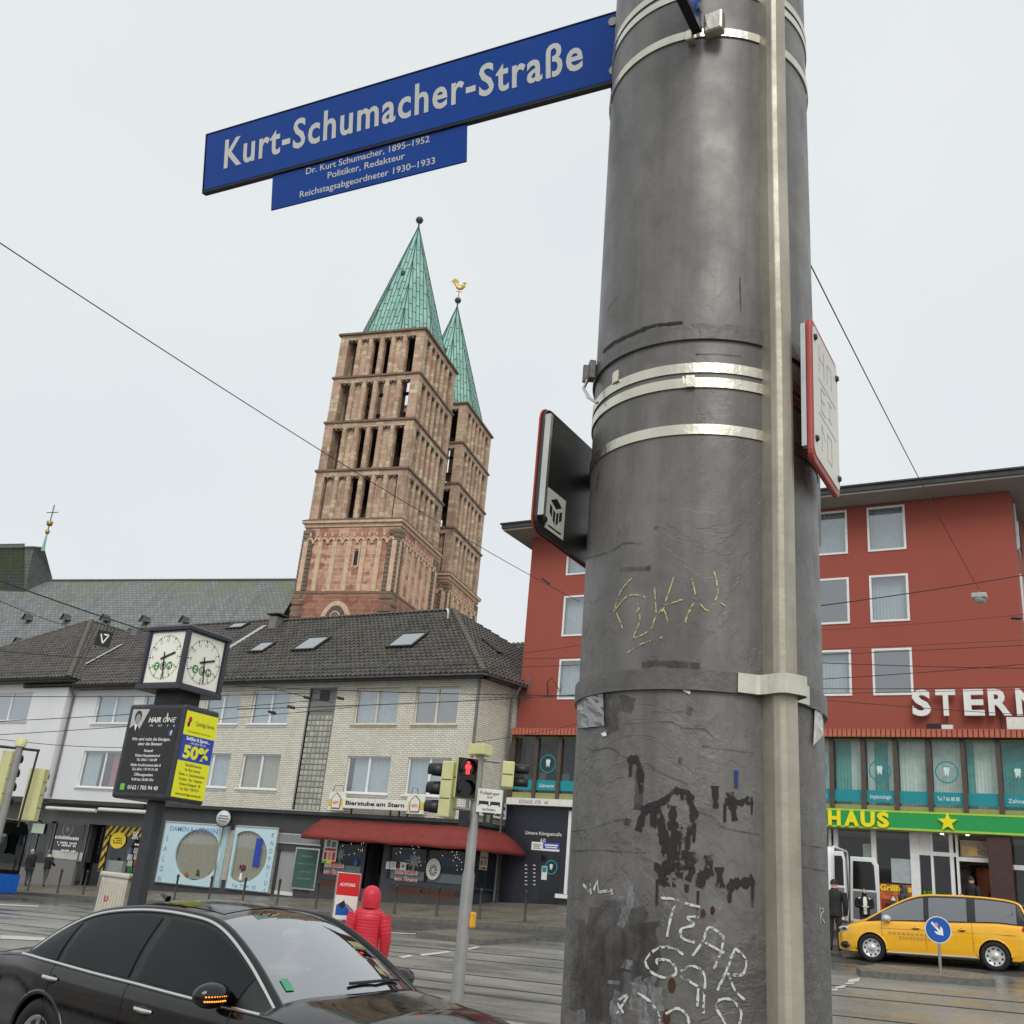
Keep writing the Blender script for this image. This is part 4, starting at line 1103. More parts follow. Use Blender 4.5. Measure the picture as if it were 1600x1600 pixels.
# cornice strip above the shops
mb = MB(); mb.box(XL, XR + 0.12, YB - 0.22, YB + 0.02, ZL - 0.14, ZL); mb.prism([(XR + 0.12, YB - 0.22), (XR + 0.12 + SD.x * 2.4, YB - 0.22 + SD.y * 2.4), (SB.x - 0.1, SB.y), (XR - 0.2, YB + 0.02)], ZL - 0.138, ZL + 0.002, 'xy')
rb(mb, house, 'cornice', ZINC_DARK)
# ---- shop level
def shop_hole(tl, br): return rect(tl, br, YB)
SHOPGREY = paint('shop_grey', srgb(64, 64, 66), 0.6, var=0.15, scale=2)
PUB = paint('pub_anthracite', srgb(58, 62, 68), 0.5, var=0.12, scale=2, dirt=0.2)
h1 = shop_hole((507, 1308), (563, 1365)); h2 = shop_hole((610, 1314), (662, 1380)); h3 = shop_hole((668, 1318), (722, 1384)); hd = shop_hole((567, 1311), (601, 1404))
zt = (h1[3] + h2[3] + h3[3]) / 3; zb_ = (h2[2] + h3[2]) / 2
h1, h2, h3 = (h1[0], h1[1], zb_, zt), (h2[0], h2[1], zb_, zt), (h3[0], h3[1], zb_, zt)
hd = (h1[1] + 0.12, h2[0] - 0.28, gz(hd[0]) + 0.12, zt)
PXL = on_y(494, 1330, YB).x
dgx0, dgx1 = on_y(431, 1360, YB).x, on_y(462, 1360, YB).x
mb = MB(); wall(mb, PXL, XR, 0.0, ZL - 0.1, YB + 0.02, [h1, h2, h3, hd], 0.15)
mb.quad((XR, YB + 0.02, 0), (SB.x, SB.y, 0), (SB.x, SB.y, ZL - 0.1), (XR, YB + 0.02, ZL - 0.1))
rb(mb, house, 'pub_front', PUB)
mb = MB(); mb.box(PXL, XR + 0.02, YB - 0.03, YB + 0.0195, gz(PXL) - 0.5, gz(PXL) + 0.55); rb(mb, house, 'plinth', SHOPGREY)
# brick infill panels, brick by brick
PUBBRICK = paint('dark_red_brick', srgb(92, 58, 48), 0.8, var=0.35, scale=5, bump=0.4)
mb = MB(); mb.box(-0.105, 0.105, 0, 0.03, -0.032, 0.032); bkm = mb.mesh('brick', PUBBRICK)
for tl, brq in (((612, 1382), (657, 1402)), ((663, 1388), (716, 1408)), ((500, 1373), (527, 1391))):
    a0, a1, c0, c1 = rect(tl, brq, YB)
    mb = MB(); mb.box(a0, a1, YB - 0.012, YB + 0.019, c0, c1); pnl = rb(mb, house, 'brick_panel', paint('brick_mortar', srgb(60, 50, 46), 0.9))
    nr_ = int((c1 - c0) / 0.078); ncx = int((a1 - a0) / 0.226)
    for j in range(nr_):
        for i in range(ncx):
            x = a0 + 0.12 + i * 0.226 + (0.06 if j % 2 else -0.01)
            put('brick', bkm, pnl, Vector((x, YB - 0.034 - 0.006 * random.random(), c0 + 0.045 + j * 0.078)) - Vector(house.location))
for i, h in enumerate((h1, h2, h3)):
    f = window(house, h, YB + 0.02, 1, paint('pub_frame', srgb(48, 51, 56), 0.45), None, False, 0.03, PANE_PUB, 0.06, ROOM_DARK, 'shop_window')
    x0, x1, z0, z1 = h
    mb = MB(); mb.box(x0 + 0.07, x1 - 0.07, YB + 0.14, YB + 0.16, z0 + 0.06, z0 + (z1 - z0) * 0.27); rb(mb, house, 'frosted_strip', paint('frosted_strip', srgb(128, 138, 138), 0.5), f)
    # string of small lamps
    mb = MB()
    for k in range(16):
        px_ = x0 + 0.15 + random.random() * (x1 - x0 - 0.3); pz_ = z1 - 0.1 - random.random() * 0.75
        mb.ellipsoid((px_, YB + 0.2, pz_), (0.013, 0.013, 0.018), 6, 4)
    rb(mb, house, 'fairy_lights', emit('fairy_light', (1.0, 0.75, 0.4), 1.2), f, kind='stuff')
    mb = MB(); mb.box(x0 + 0.1, x1 - 0.1, YB + 0.5, YB + 0.52, z0 + (z1-z0)*(0.48), z0 + (z1 - z0) * (0.68)); rb(mb, house, 'blue_cloth', paint('blue_cloth', srgb(40, 62, 120), 0.9, var=0.2), f)
def star(mb, c, r, n=8, ri=0.4, dep=0.06):
    pts = []
    for k in range(2 * n):
        a = PI/2 + PI * k / n; q = (r if k % 4 == 0 else r * 0.8) if k % 2 == 0 else r * ri
        pts.append((c[0] + q * math.cos(a), c[1], c[2] + q * math.sin(a)))
    ctr = (c[0], c[1] - dep, c[2])
    mb.add(pts + [ctr], [(k, (k + 1) % (2*n), 2*n) for k in range(2*n)])
STARM = paint('paper_star', srgb(176, 180, 178), 0.5, 0.3, var=0.1)
for q, r in (((647, 1345), 0.42), ((531, 1335), 0.36)):
    c = on_y(*q, YB + 0.16)
    st_ = MB(); star(st_, c, r); rb(st_, house, 'paper_star', STARM)
REDTXT = paint('red_lettering', srgb(196, 48, 44), 0.5, var=0.05)
def pubname(px, py, w, root=house):
    c = on_y(px, py, YB - 0.02)
    for s_, dz in (('Bierstube', 0.11), ('am Stern', -0.17)):
        tx('shop_lettering', s_, WHITE, root, (c.x, YB + 0.0485, c.z + dz - 0.01), height=0.2, width=w + 0.05, depth=0.002, bold=0.05)
        tx('shop_lettering', s_, REDTXT, root, (c.x, YB + 0.0455, c.z + dz), height=0.19, width=w, depth=0.002, bold=0.012)
pubname(633, 1370, 0.98); pubname(520, 1359, 0.92)
def disc(root, name, c, rx, rz, mat, y, parent=None, n=28, th=0.006):
    mb = MB(); mb.prism([(c.x + rx*math.cos(2*PI*k/n), c.z + rz*math.sin(2*PI*k/n)) for k in range(n)], y - th, y, 'xz'); return rb(mb, root, name, mat, parent)
def dart_sticker(px, py, r, y=YB + 0.045, root=house):
    c = on_y(px, py, y); o = disc(root, 'round_sticker', c, r * 0.86, r, WHITE_SIGN, y)
    mb = MB()
    for k in range(10):
        a = 2*PI*k/10; b = a + 0.34
        P_ = lambda q, w: (c.x + q*r*0.86*math.cos(w), y - 0.008, c.z - 0.12*r + q*r*math.sin(w))
        mb.quad(P_(0.22, a), P_(0.55, a), P_(0.55, b), P_(0.22, b))
    rb(mb, root, 'sticker_print', BLACK, o)
dart_sticker(677, 1358, 0.38)
def poster(root, tl, br, y, base, blocks, name='poster'):
    x0, x1, z0, z1 = rect(tl, br, y)
    mb = MB(); mb.box(x0, x1, y - 0.006, y, z0, z1); o = rb(mb, root, name, base)
    for u0, u1, v0, v1, m in blocks:
        mb = MB(); mb.box(x0 + (x1-x0)*u0, x0 + (x1-x0)*u1, y - 0.0085, y - 0.0062, z0 + (z1-z0)*v0, z0 + (z1-z0)*v1); rb(mb, root, 'print_block', m, o)
    return o
GREYP = paint('grey_print', srgb(120, 120, 122), 0.5); GREENP = paint('green_print', srgb(120, 180, 50), 0.5)
PINKP = paint('pink_print', srgb(226, 140, 140), 0.5)
poster(house, (508, 1309), (524, 1350), YB + 0.045, WHITE_SIGN, [(0.1, 0.9, 0.5, 0.6, REDTXT), (0.2, 0.45, 0.65, 0.92, GREYP), (0.55, 0.85, 0.65, 0.85, GREYP), (0.1, 0.3, 0.14, 0.45, REDTXT), (0.4, 0.6, 0.14, 0.45, PINKP), (0.7, 0.9, 0.14, 0.45, REDTXT), (0.0, 0.35, 0.0, 0.1, GREENP), (0.35, 0.7, 0.0, 0.1, YELLOW_AD), (0.7, 1.0, 0.0, 0.1, REDTXT)])
poster(house, (610, 1346), (618, 1359), YB + 0.045, WHITE_SIGN, [(0.15, 0.85, 0.2, 0.85, paint('pale_print', srgb(190, 200, 196), 0.5))])
poster(house, (626, 1347), (634, 1360), YB + 0.045, WHITE_SIGN, [(0.3, 0.7, 0.3, 0.7, GREYP)])
c = on_y(556, 1348, YB + 0.045); disc(house, 'round_sticker', c, 0.10, 0.12, BLUE_SIGN, YB + 0.045)
poster(house, (604, 1346), (607.5, 1358), YB + 0.015, WHITE_SIGN, [])
# pub door, recessed
mb = MB(); x0, x1, z0, z1 = hd
mb.box(x0, x1, YB + 0.75, YB + 0.80, z0, z1); dr = rb(mb, house, 'pub_door', paint('pub_door', srgb(30, 31, 33), 0.4))
mb = MB(); mb.box(x0 + 0.16, x0 + (x1-x0)*0.48, YB + 0.735, YB + 0.749, z0 + 0.9, z1 - 0.2); mb.box(x0 + (x1-x0)*0.56, x1 - 0.12, YB + 0.735, YB + 0.749, z0 + 0.9, z1 - 0.2); rb(mb, house, 'door_pane', BLACK_GLOSS, dr)
mb = MB(); mb.tube([(x0 + (x1-x0)*0.52, YB + 0.70, z0 + 0.9), (x0 + (x1-x0)*0.52, YB + 0.70, z0 + 1.3)], 0.018, 8); rb(mb, house, 'handle', STEEL, dr)
mb = MB(); mb.quad((x0, YB + 0.02, z0), (x0, YB + 0.8, z0), (x0, YB + 0.8, z1), (x0, YB + 0.02, z1)); mb.quad((x1, YB + 0.02, z0), (x1, YB + 0.8, z0), (x1, YB + 0.8, z1), (x1, YB + 0.02, z1)); mb.quad((x0, YB + 0.02, z0), (x1, YB + 0.02, z0), (x1, YB + 0.8, z0), (x0, YB + 0.8, z0)); rb(mb, house, 'door_recess', PUB, dr)
# side front round the corner: pane, poster, stickers on the flank
def flank(mb, a, b, z0, z1, o0, o1):
    p, q = Vector((XR, YB + 0.02, 0)) + SD * a, Vector((XR, YB + 0.02, 0)) + SD * b
    n = Vector((SD.y, -SD.x, 0))
    vs = [(w + n * o + Vector((0, 0, z))) for z in (z0, z1) for w, o in ((p, o0), (q, o0), (q, o1), (p, o1))]
    mb.add(vs, [(0, 1, 2, 3), (4, 7, 6, 5), (0, 4, 5, 1), (1, 5, 6, 2), (2, 6, 7, 3), (3, 7, 4, 0)])
mb = MB(); flank(mb, 0.35, 1.75, zb_, zt, 0.002, 0.02); sw = rb(mb, house, 'flank_window', paint('dark_shop_glass', srgb(40, 48, 50), 0.08, 0.0, spec=0.8))
mb = MB(); flank(mb, 0.28, 0.35, zb_, zt, 0.002, 0.04); flank(mb, 1.75, 1.82, zb_, zt, 0.002, 0.04); flank(mb, 0.2, 1.95, zb_ - 0.08, zb_, 0.002, 0.14); rb(mb, house, 'frame', PUB, sw)
mb = MB(); flank(mb, 0.85, 1.3, zt - 0.75, zt - 0.1, 0.021, 0.026); ps = rb(mb, house, 'poster', WHITE_SIGN, sw)
for a_, b_, v0, v1, m in ((0.9, 1.25, 0.62, 0.7, REDTXT), (0.9, 1.02, 0.25, 0.5, GREYP), (1.08, 1.25, 0.25, 0.55, PINKP), (0.9, 1.05, 0.03, 0.15, GREENP), (1.05, 1.25, 0.03, 0.15, REDTXT)):
    mb = MB(); flank(mb, a_, b_, zt - 0.75 + 0.65 * v0, zt - 0.75 + 0.65 * v1, 0.0265, 0.029); rb(mb, house, 'print_block', m, ps)
mb = MB(); flank(mb, 2.0, 2.32, 0.3, ZL - 0.14, 0.003, 0.05); rb(mb, house, 'stone_pillar', paint('stone_pillar', srgb(120, 106, 94), 0.8, var=0.25, scale=3, bump=0.3))
# awning
AW0 = on_y(505, 1280, YB - 0.15); AWx = AW0.x
n_aw = 14; mb = MB(); rows = []
pts0 = [(AWx + (XR - AWx) * i / 10, YB - 0.16) for i in range(11)] + [(XR + SD.x * k * 0.8 + 0.16, YB + SD.y * k * 0.8) for k in (0.3, 1, 2, 3)]
pts1 = [(AWx - 0.25 + (XR + 0.55 - AWx + 0.25) * i / 10, YB - 1.05) for i in range(11)] + [(XR + 0.95 + SD.x * k * 0.8 + 0.16, YB - 0.7 + SD.y * k * 0.9) for k in (0.3, 1, 2, 3)]
def wv(i): return 0.02 * math.sin(i * 2.1)
top = ZL - 0.24
rows = [[(x, y, top + 0.01 * math.sin(i*3)) for i, (x, y) in enumerate(pts0)],
        [((x*0.6 + u*0.4), (y*0.6 + w*0.4), top - 0.24 + wv(i)) for i, ((x, y), (u, w)) in enumerate(zip(pts0, pts1))],
        [((x*0.25 + u*0.75), (y*0.25 + w*0.75), top - 0.50 + wv(i + 1)) for i, ((x, y), (u, w)) in enumerate(zip(pts0, pts1))],
        [(u, w, top - 0.70 + wv(i)) for i, (u, w) in enumerate(pts1)], [(u, w, top - 0.86 + 0.02 * math.sin(i * 4.0)) for i, (u, w) in enumerate(pts1)]]
mb.grid(rows, True)
awn = rb(mb, house, 'awning', paint('awning_red', srgb(128, 50, 45), 0.8, var=0.12, scale=3, bump=0.2, bscale=20, dirt=0.25, dirtcol=srgb(90, 40, 34)))
sol = awn.modifiers.new('thick', 'SOLIDIFY'); sol.thickness = 0.012
# pub sign board with two beer shields
def board(tl, br, y, mat, name, root=house, th=0.1, bev=0.01):
    x0, x1, z0, z1 = rect(tl, br, y); mb = MB(); mb.box(x0, x1, y - th, y, z0, z1); return rb(mb, root, name, mat, bevel=bev), (x0, x1, z0, z1)
SERIF_BLACK = paint('black_lettering', srgb(20, 20, 20), 0.5)
psign = thing('pub_sign', 'long white pub sign reading Bierstube am Stern between two beer shields', 'sign', (on_y(590, 1258, YB).x, YB - 0.3, ZL))
o, (x0, x1, z0, z1) = board((540, 1247), (640, 1268), YB - 0.3, WHITE_SIGN, 'sign_box', psign, 0.16)
tx('lettering', 'Bierstube am Stern', SERIF_BLACK, psign, ((x0+x1)/2, YB - 0.462, z0 + (z1-z0)*0.32), height=(z1-z0)*0.42, width=(x1-x0)*0.90, depth=0.004, bold=0.03)
mb = MB(); mb.box((x0+x1)/2 - 0.006, (x0+x1)/2 + 0.006, YB - 0.464, YB - 0.4605, z0, z1); rb(mb, psign, 'panel_joint', GREYP)
for k, (px, py) in enumerate(((528, 1252), (651, 1257))):
    c = on_y(px, py, YB - 0.3)
    mb = MB(); mb.box(c.x - 0.40, c.x + 0.40, YB - 0.40, YB - 0.3, c.z - 0.36, c.z + 0.36); sh = rb(mb, psign, 'beer_shield', WHITE_SIGN, bevel=0.01)
    mb = MB(); mb.box(c.x - 0.40, c.x + 0.40, YB - 0.408, YB - 0.4005, c.z - 0.2, c.z + 0.08); rb(mb, psign, 'yellow_band', paint('shield_yellow', srgb(214, 190, 70), 0.5), sh)
    hexp = [(c.x - 0.22, c.z - 0.3), (c.x + 0.22, c.z - 0.3), (c.x + 0.24, c.z + 0.12), (c.x, c.z + 0.34), (c.x - 0.24, c.z + 0.12)]
    mb = MB(); mb.prism(hexp, YB - 0.42, YB - 0.4085, 'xz'); rb(mb, psign, 'shield_edge', paint('shield_brown', srgb(120, 96, 60), 0.5), sh)
    hexq = [(c.x + (u - c.x)*0.86, c.z + (v - c.z)*0.86) for u, v in hexp]
    mb = MB(); mb.prism(hexq, YB - 0.428, YB - 0.4205, 'xz'); rb(mb, psign, 'shield_face', WHITE_SIGN, sh)
    tx('lettering', 'HÜTT', REDTXT, psign, (c.x, YB - 0.43, c.z - 0.12), parent=sh, height=0.11, width=0.28, depth=0.003, bold=0.03)
    mb = MB(); mb.tube([(c.x + 0.1 * (1 - 2*k), YB - 0.1, c.z + 0.35), (c.x + 0.1 * (1 - 2*k), YB - 0.25, c.z + 0.62), (c.x - 0.25, YB - 0.3, c.z + 0.62), (c.x - 0.3, YB - 0.32, c.z + 0.36)], 0.012, 6); rb(mb, psign, 'lamp_arm', BLACK, sh)
for f_ in (0.12, 0.72, 0.85, 0.97):
    mb = MB(); mb.box(x0 + (x1-x0)*f_, x0 + (x1-x0)*f_ + 0.04, YB - 0.36, YB - 0.3, ZL - 0.05, z0 + 0.02); rb(mb, psign, 'support', BLACK)
fs = thing('pub_sign', 'small white pub sign on the flank wall above the awning end', 'sign', tuple(Vector((XR, YB, ZL + 0.5)) + SD * 1.0))
n_ = Vector((SD.y, -SD.x, 0)); rzf = math.atan2(SD.y, SD.x)
mb = MB(); mb.box(-0.62, 0.95, -0.22, -0.1, -0.28, 0.32); b_ = mb.build('sign_box', WHITE_SIGN, fs, bevel=0.01)
for s_, dz in (('Bierstube', 0.06), ('am Stern', -0.19)):
    text('lettering', s_, SERIF_BLACK, fs, (0.16, -0.222, dz), height=0.19, width=1.35, depth=0.003, bold=0.03)
fs.rotation_euler = (0, 0, rzf)

# ---- hair salon and grey door in the same row
SXL = on_y(243, 1360, YB).x
dz0 = gz(dgx0)
mb = MB(); wall(mb, XL, PXL, 0.0, ZL - 0.1, YB + 0.03, [(dgx0, dgx1, dz0 + 0.05, on_y(445, 1328, YB).z)], 0.2)
rb(mb, house, 'shop_wall', SHOPGREY)
x0, x1, z0, z1 = dgx0, dgx1, dz0 + 0.05, on_y(445, 1328, YB).z
DOORG = paint('grey_door', srgb(150, 152, 152), 0.5, var=0.08)
mb = MB(); mb.box(x0, x1, YB + 0.12, YB + 0.16, z0 + 0.2, z1); dr = rb(mb, house, 'grey_door', DOORG)
mb = MB(); mb.box(x0, x1, YB + 0.11, YB + 0.159, z0, z0 + 0.19); rb(mb, house, 'kick_plate', WHITE_SIGN, dr)
mb = MB(); mb.box(x1 - 0.16, x1 - 0.08, YB + 0.07, YB + 0.119, z0 + 0.95, z0 + 1.15); rb(mb, house, 'handle', BLACK, dr)
mb = MB(); a = on_y(435, 1303, YB); b = on_y(500, 1320, YB); mb.box(a.x, b.x, YB - 0.01, YB + 0.029, b.z, a.z); tr_ = rb(mb, house, 'transom', paint('transom_grey', srgb(132, 134, 134), 0.5))
mb = MB(); mb.box(a.x - 0.05, b.x + 0.05, YB - 0.02, YB - 0.0105, a.z, a.z + 0.05); mb.box(a.x - 0.05, b.x + 0.05, YB - 0.02, YB - 0.0105, b.z - 0.05, b.z); rb(mb, house, 'transom_frame', ALU, tr_)
salonM = paint('salon_pale_blue', srgb(190, 216, 224), 0.45, var=0.03)
salonT = paint('salon_blue_text', srgb(110, 140, 186), 0.5, var=0.05)
def salon(tlx, quad, cpx, r, name, clip=None):
    x0, x1, z0, z1 = quad
    c = on_y(*cpx, YB - 0.12); y = YB - 0.12
    rx, rz = r
    mb = MB(); N = 40
    # panel with an elliptic opening: ring strips from ellipse to rectangle
    ell, out = [], []
    for k in range(N):
        a = 2*PI*k/N; ex = c.x + rx*math.cos(a); ez = c.z + rz*math.sin(a)
        if clip is not None: ex = max(ex, clip)
        ell.append((ex, ez))
        dx, dz = math.cos(a), math.sin(a)
        t = min(((x1 - c.x)/dx if dx > 1e-6 else (x0 - c.x)/dx if dx < -1e-6 else 1e9), ((z1 - c.z)/dz if dz > 1e-6 else (z0 - c.z)/dz if dz < -1e-6 else 1e9))
        out.append((c.x + dx*t, c.z + dz*t))
    for yy in (y,):
        for k in range(N):
            j = (k + 1) % N
            mb.quad((ell[k][0], yy, ell[k][1]), (ell[j][0], yy, ell[j][1]), (out[j][0], yy, out[j][1]), (out[k][0], yy, out[k][1]))
            mb.quad((ell[k][0], yy, ell[k][1]), (ell[j][0], yy, ell[j][1]), (ell[j][0], yy + 0.1, ell[j][1]), (ell[k][0], yy + 0.1, ell[k][1]))
    # corner fills
    for cxn, czn in ((x0, z0), (x1, z0), (x1, z1), (x0, z1)):
        near_ = sorted(out, key=lambda p: (p[0]-cxn)**2 + (p[1]-czn)**2)
        e1 = [p for p in out if abs(p[0]-cxn) < 1e-6]; e2 = [p for p in out if abs(p[1]-czn) < 1e-6]
        if e1 and e2:
            p1 = min(e1, key=lambda p: abs(p[1]-czn)); p2 = min(e2, key=lambda p: abs(p[0]-cxn))
            mb.quad((cxn, y, czn), (p1[0], y, p1[1]), (p2[0], y, p2[1]))
    f = rb(mb, house, 'salon_panel', salonM)
    mb = MB(); w = 0.05
    mb.box(x0 - w, x0, y - 0.03, y + 0.12, z0 - w, z1 + w); mb.box(x1, x1 + w, y - 0.03, y + 0.12, z0 - w, z1 + w); mb.box(x0, x1, y - 0.03, y + 0.12, z1, z1 + w); mb.box(x0, x1, y - 0.03, y + 0.12, z0 - w, z0)
    rb(mb, house, 'panel_frame', ALU, f)
    mb = MB(); mb.quad((c.x - rx - 0.02 if clip is None else clip, y + 0.05, c.z - rz), (c.x + rx, y + 0.05, c.z - rz), (c.x + rx, y + 0.05, c.z + rz), (c.x - rx - 0.02 if clip is None else clip, y + 0.05, c.z + rz)); rb(mb, house, 'pane', PANE_SHOP, f)
    return f, c, (x0, x1, z0, z1)
q1 = rect((254, 1287), (340, 1382), YB - 0.12); q1 = (on_y(252, 1330, YB-0.12).x, on_y(339, 1340, YB-0.12).x, on_y(290, 1382, YB-0.12).z, on_y(300, 1287, YB-0.12).z)
s1, c1, r1 = salon(None, q1, (308, 1335), (1.33, 1.04), 'salon')
q2 = (on_y(361, 1340, YB-0.12).x, on_y(427, 1345, YB-0.12).x, on_y(390, 1391, YB-0.12).z, on_y(400, 1293, YB-0.12).z)
s2, c2, r2 = salon(None, q2, (382, 1338), (1.22, 1.02), 'salon', on_y(364, 1340, YB - 0.12).x)
for cc_, f, sp in ((c1, s1, 1.0), (c2, s2, 0.9)):
    rb(curtain_mesh(cc_.x - 1.3, cc_.x + 1.2, cc_.z - 1.0, cc_.z + 1.0, YB - 0.0, 0.02, 0.16), house, 'curtain', paint('salon_curtain', srgb(176, 170, 156), 0.9, var=0.1), f)
mb = MB(); mb.box(r1[1] + 0.06, r1[1] + 0.36, YB - 0.1, YB + 0.028, r1[2], r1[3]); rb(mb, house, 'side_panel', paint('salon_side', srgb(170, 196, 200), 0.3), s1)
# vase with flowers, toys on the salon sill
mb = MB(); v0 = on_y(376, 1372, YB - 0.04); mb.lathe([(0.05, 0), (0.09, 0.08), (0.05, 0.2), (0.06, 0.3)], 12, (v0.x, v0.y, v0.z - 0.1)); rb(mb, house, 'vase', WHITE, s2)
mb = MB()
for k in range(14): a = random.random()*6.28; mb.ellipsoid((v0.x + 0.16*math.cos(a)*random.random(), v0.y - 0.02*random.random(), v0.z + 0.3 + 0.22*random.random()), (0.05, 0.02, 0.05), 6, 4)
rb(mb, house, 'flowers', paint('flowers', srgb(122, 60, 62), 0.8, var=0.4, scale=14), s2, kind='stuff')
for px, col in ((291, srgb(196, 110, 70)), (328, srgb(196, 120, 80))):
    p = on_y(px, 1367, YB - 0.04); mb = MB(); mb.ellipsoid((p.x, p.y, p.z), (0.13, 0.03, 0.12), 10, 6); rb(mb, house, 'ornament', paint('ornament_%d' % px, col, 0.6), s1)
p = on_y(309, 1366, YB - 0.04); mb = MB()
for k in range(9): mb.ellipsoid((p.x + 0.16*(random.random()-0.5), p.y, p.z - 0.05 + 0.22*random.random()), (0.05, 0.02, 0.06), 6, 4)
rb(mb, house, 'pot_plant', paint('leaf_green', srgb(64, 110, 58), 0.7, var=0.3), s1, kind='stuff')
yt = YB - 0.123
for w_, a_, b_ in (('DAMEN', 0.08, 0.42), ('&', 0.45, 0.51), ('HERREN', 0.54, 0.93)):
    tx('salon_lettering', w_, salonT, house, (r1[0] + (r1[1]-r1[0])*(a_ + b_)/2, yt, r1[3] - 0.35), parent=s1, height=0.21, width=(r1[1]-r1[0])*(b_ - a_), depth=0.003, bold=0.01)
def stacked(word, x, ztop, step, h, f):
    for i, ch_ in enumerate(word): tx('salon_letter', ch_, salonT, house, (x, yt, ztop - i*step), parent=f, height=h, depth=0.003, bold=0.012, xs=0.85)
stacked('SALON', r1[0] + 0.22, r1[3] - 0.80, 0.42, 0.24, s1)
stacked('KNOPHIUS', r2[1] - 0.22, r2[3] - 0.36, 0.31, 0.2, s2)
tx('salon_lettering', 'Tel. 77 41 92', salonT, house, ((r2[0]+r2[1])/2 - 0.2, yt, r2[2] + 0.05), parent=s2, height=0.15, width=1.35, depth=0.003)
mb = MB(); p = on_y(405, 1320, YB - 0.05); mb.box(p.x - 0.18, p.x + 0.18, YB - 0.072, YB - 0.066, p.z - 0.85, p.z + 0.25); o = rb(mb, house, 'window_notice', BLUE_AD, s2)
mb = MB(); mb.box(XL, PXL, YB - 0.06, YB + 0.029, 0.2, gz(XL) + 0.42); rb(mb, house, 'plinth', ANTHRACITE)
# round projecting sign
p = on_y(350, 1279, YB - 0.45)
rs = thing('round_hair_sign', 'small round grey and white sign on a black arm above the salon', 'sign', tuple(p))
mb = MB(); mb.lathe([(0.0, -0.07), (0.34, -0.07), (0.36, -0.04), (0.36, 0.04), (0.34, 0.07), (0, 0.07)], 28, mat=Matrix.Rotation(rad(90), 4, 'X') @ Matrix.Rotation(0, 4, 'Z')); mb.build('sign_drum', BLACK, rs)
mb = MB(); mb.lathe([(0.0, 0.0), (0.32, 0.0), (0.32, 0.008), (0, 0.008)], 28, mat=Matrix.Translation((0, -0.071, 0)) @ Matrix.Rotation(rad(90), 4, 'X')); fc = mb.build('face', paint('hair_sign_face', srgb(206, 208, 208), 0.4, var=0.05), rs)

for z_, w_ in ((0.10, 0.2), (0.0, 0.25), (-0.11, 0.18)):
    mb = MB(); mb.box(-w_, w_, -0.081, -0.0795, z_ - 0.03, z_ + 0.03); mb.build('print_line', GREYP, fc)
mb = MB(); mb.tube([(0, 0.05, 0), (0, 0.46, 0.0)], 0.03, 8); mb.build('arm', BLACK, rs)
rs.rotation_euler = (0, 0, rad(20))
# chalk board of the pub
x0, x1, z0, z1 = rect((462, 1326), (496, 1390), YB - 0.05)
x0, x1 = on_y(461, 1358, YB).x, on_y(495, 1360, YB).x
cb = thing('menu_board', 'green chalk menu board in a pale frame beside the grey door', 'board', ((x0+x1)/2, YB - 0.05, z0))
mb = MB(); mb.box(x0, x1, YB - 0.04, YB + 0.0, z0, z1); rb(mb, cb, 'slate', paint('chalkboard', srgb(60, 92, 82), 0.7, var=0.12, scale=4))
mb = MB(); w = 0.06
mb.box(x0 - w, x0, YB - 0.06, YB + 0.01, z0 - w, z1 + w); mb.box(x1, x1 + w, YB - 0.06, YB + 0.01, z0 - w, z1 + w); mb.box(x0, x1, YB - 0.06, YB + 0.01, z1, z1 + w); mb.box(x0, x1, YB - 0.06, YB + 0.01, z0 - w, z0); rb(mb, cb, 'frame', ALU)
CHK = mat_chalk('menu_chalk', srgb(170, 190, 182), 0.5, 30)
for f_, w_ in ((0.82, 0.5), (0.62, 0.75), (0.42, 0.55), (0.24, 0.72)):
    mb = MB(); a = (x0+x1)/2 - (x1-x0)*w_/2; zz = z0 + (z1-z0)*f_; n = 40
    up = [(a + (x1-x0)*w_*k/n, YB - 0.0415, zz + 0.055*math.sin(k*1.7)*math.sin(k*0.61 + f_*9)) for k in range(n + 1)]
    mb.grid([up, [(p[0] + 0.012, p[1], p[2] + 0.016) for p in up]], False); rb(mb, cb, 'chalk_scrawl', CHK)
# ================================================================== white plastered house on the left
k119 = on_y(119, 1072, 1.0).x; k110 = on_y(111, 1062, 1.0).x
XW = on_y(118, 1075, YB).x                       # where the projecting block returns to the wall
YW = YB * k119 / k110 if 0.9 < k119 / k110 < 1.0 else 33.2
wh = thing('white_plaster_house', 'white plastered house with brown grey tiles and grey shopfronts', 'house', (XW, YB, gz(XW)))
ZEM = on_y(190, 1069, YE).z
ZEW = on_y(60, 1060, YW - 0.5).z
ZLW = on_y(100, 1249, YW).z
XWL = -75.0
wu = rect((154, 1086), (202, 1130), YB); wl = rect((132, 1173), (188, 1232), YB)
wb = rect((-12, 1083), (41, 1126), YW); wb = (wb[0], wb[1], wb[2], wb[3])
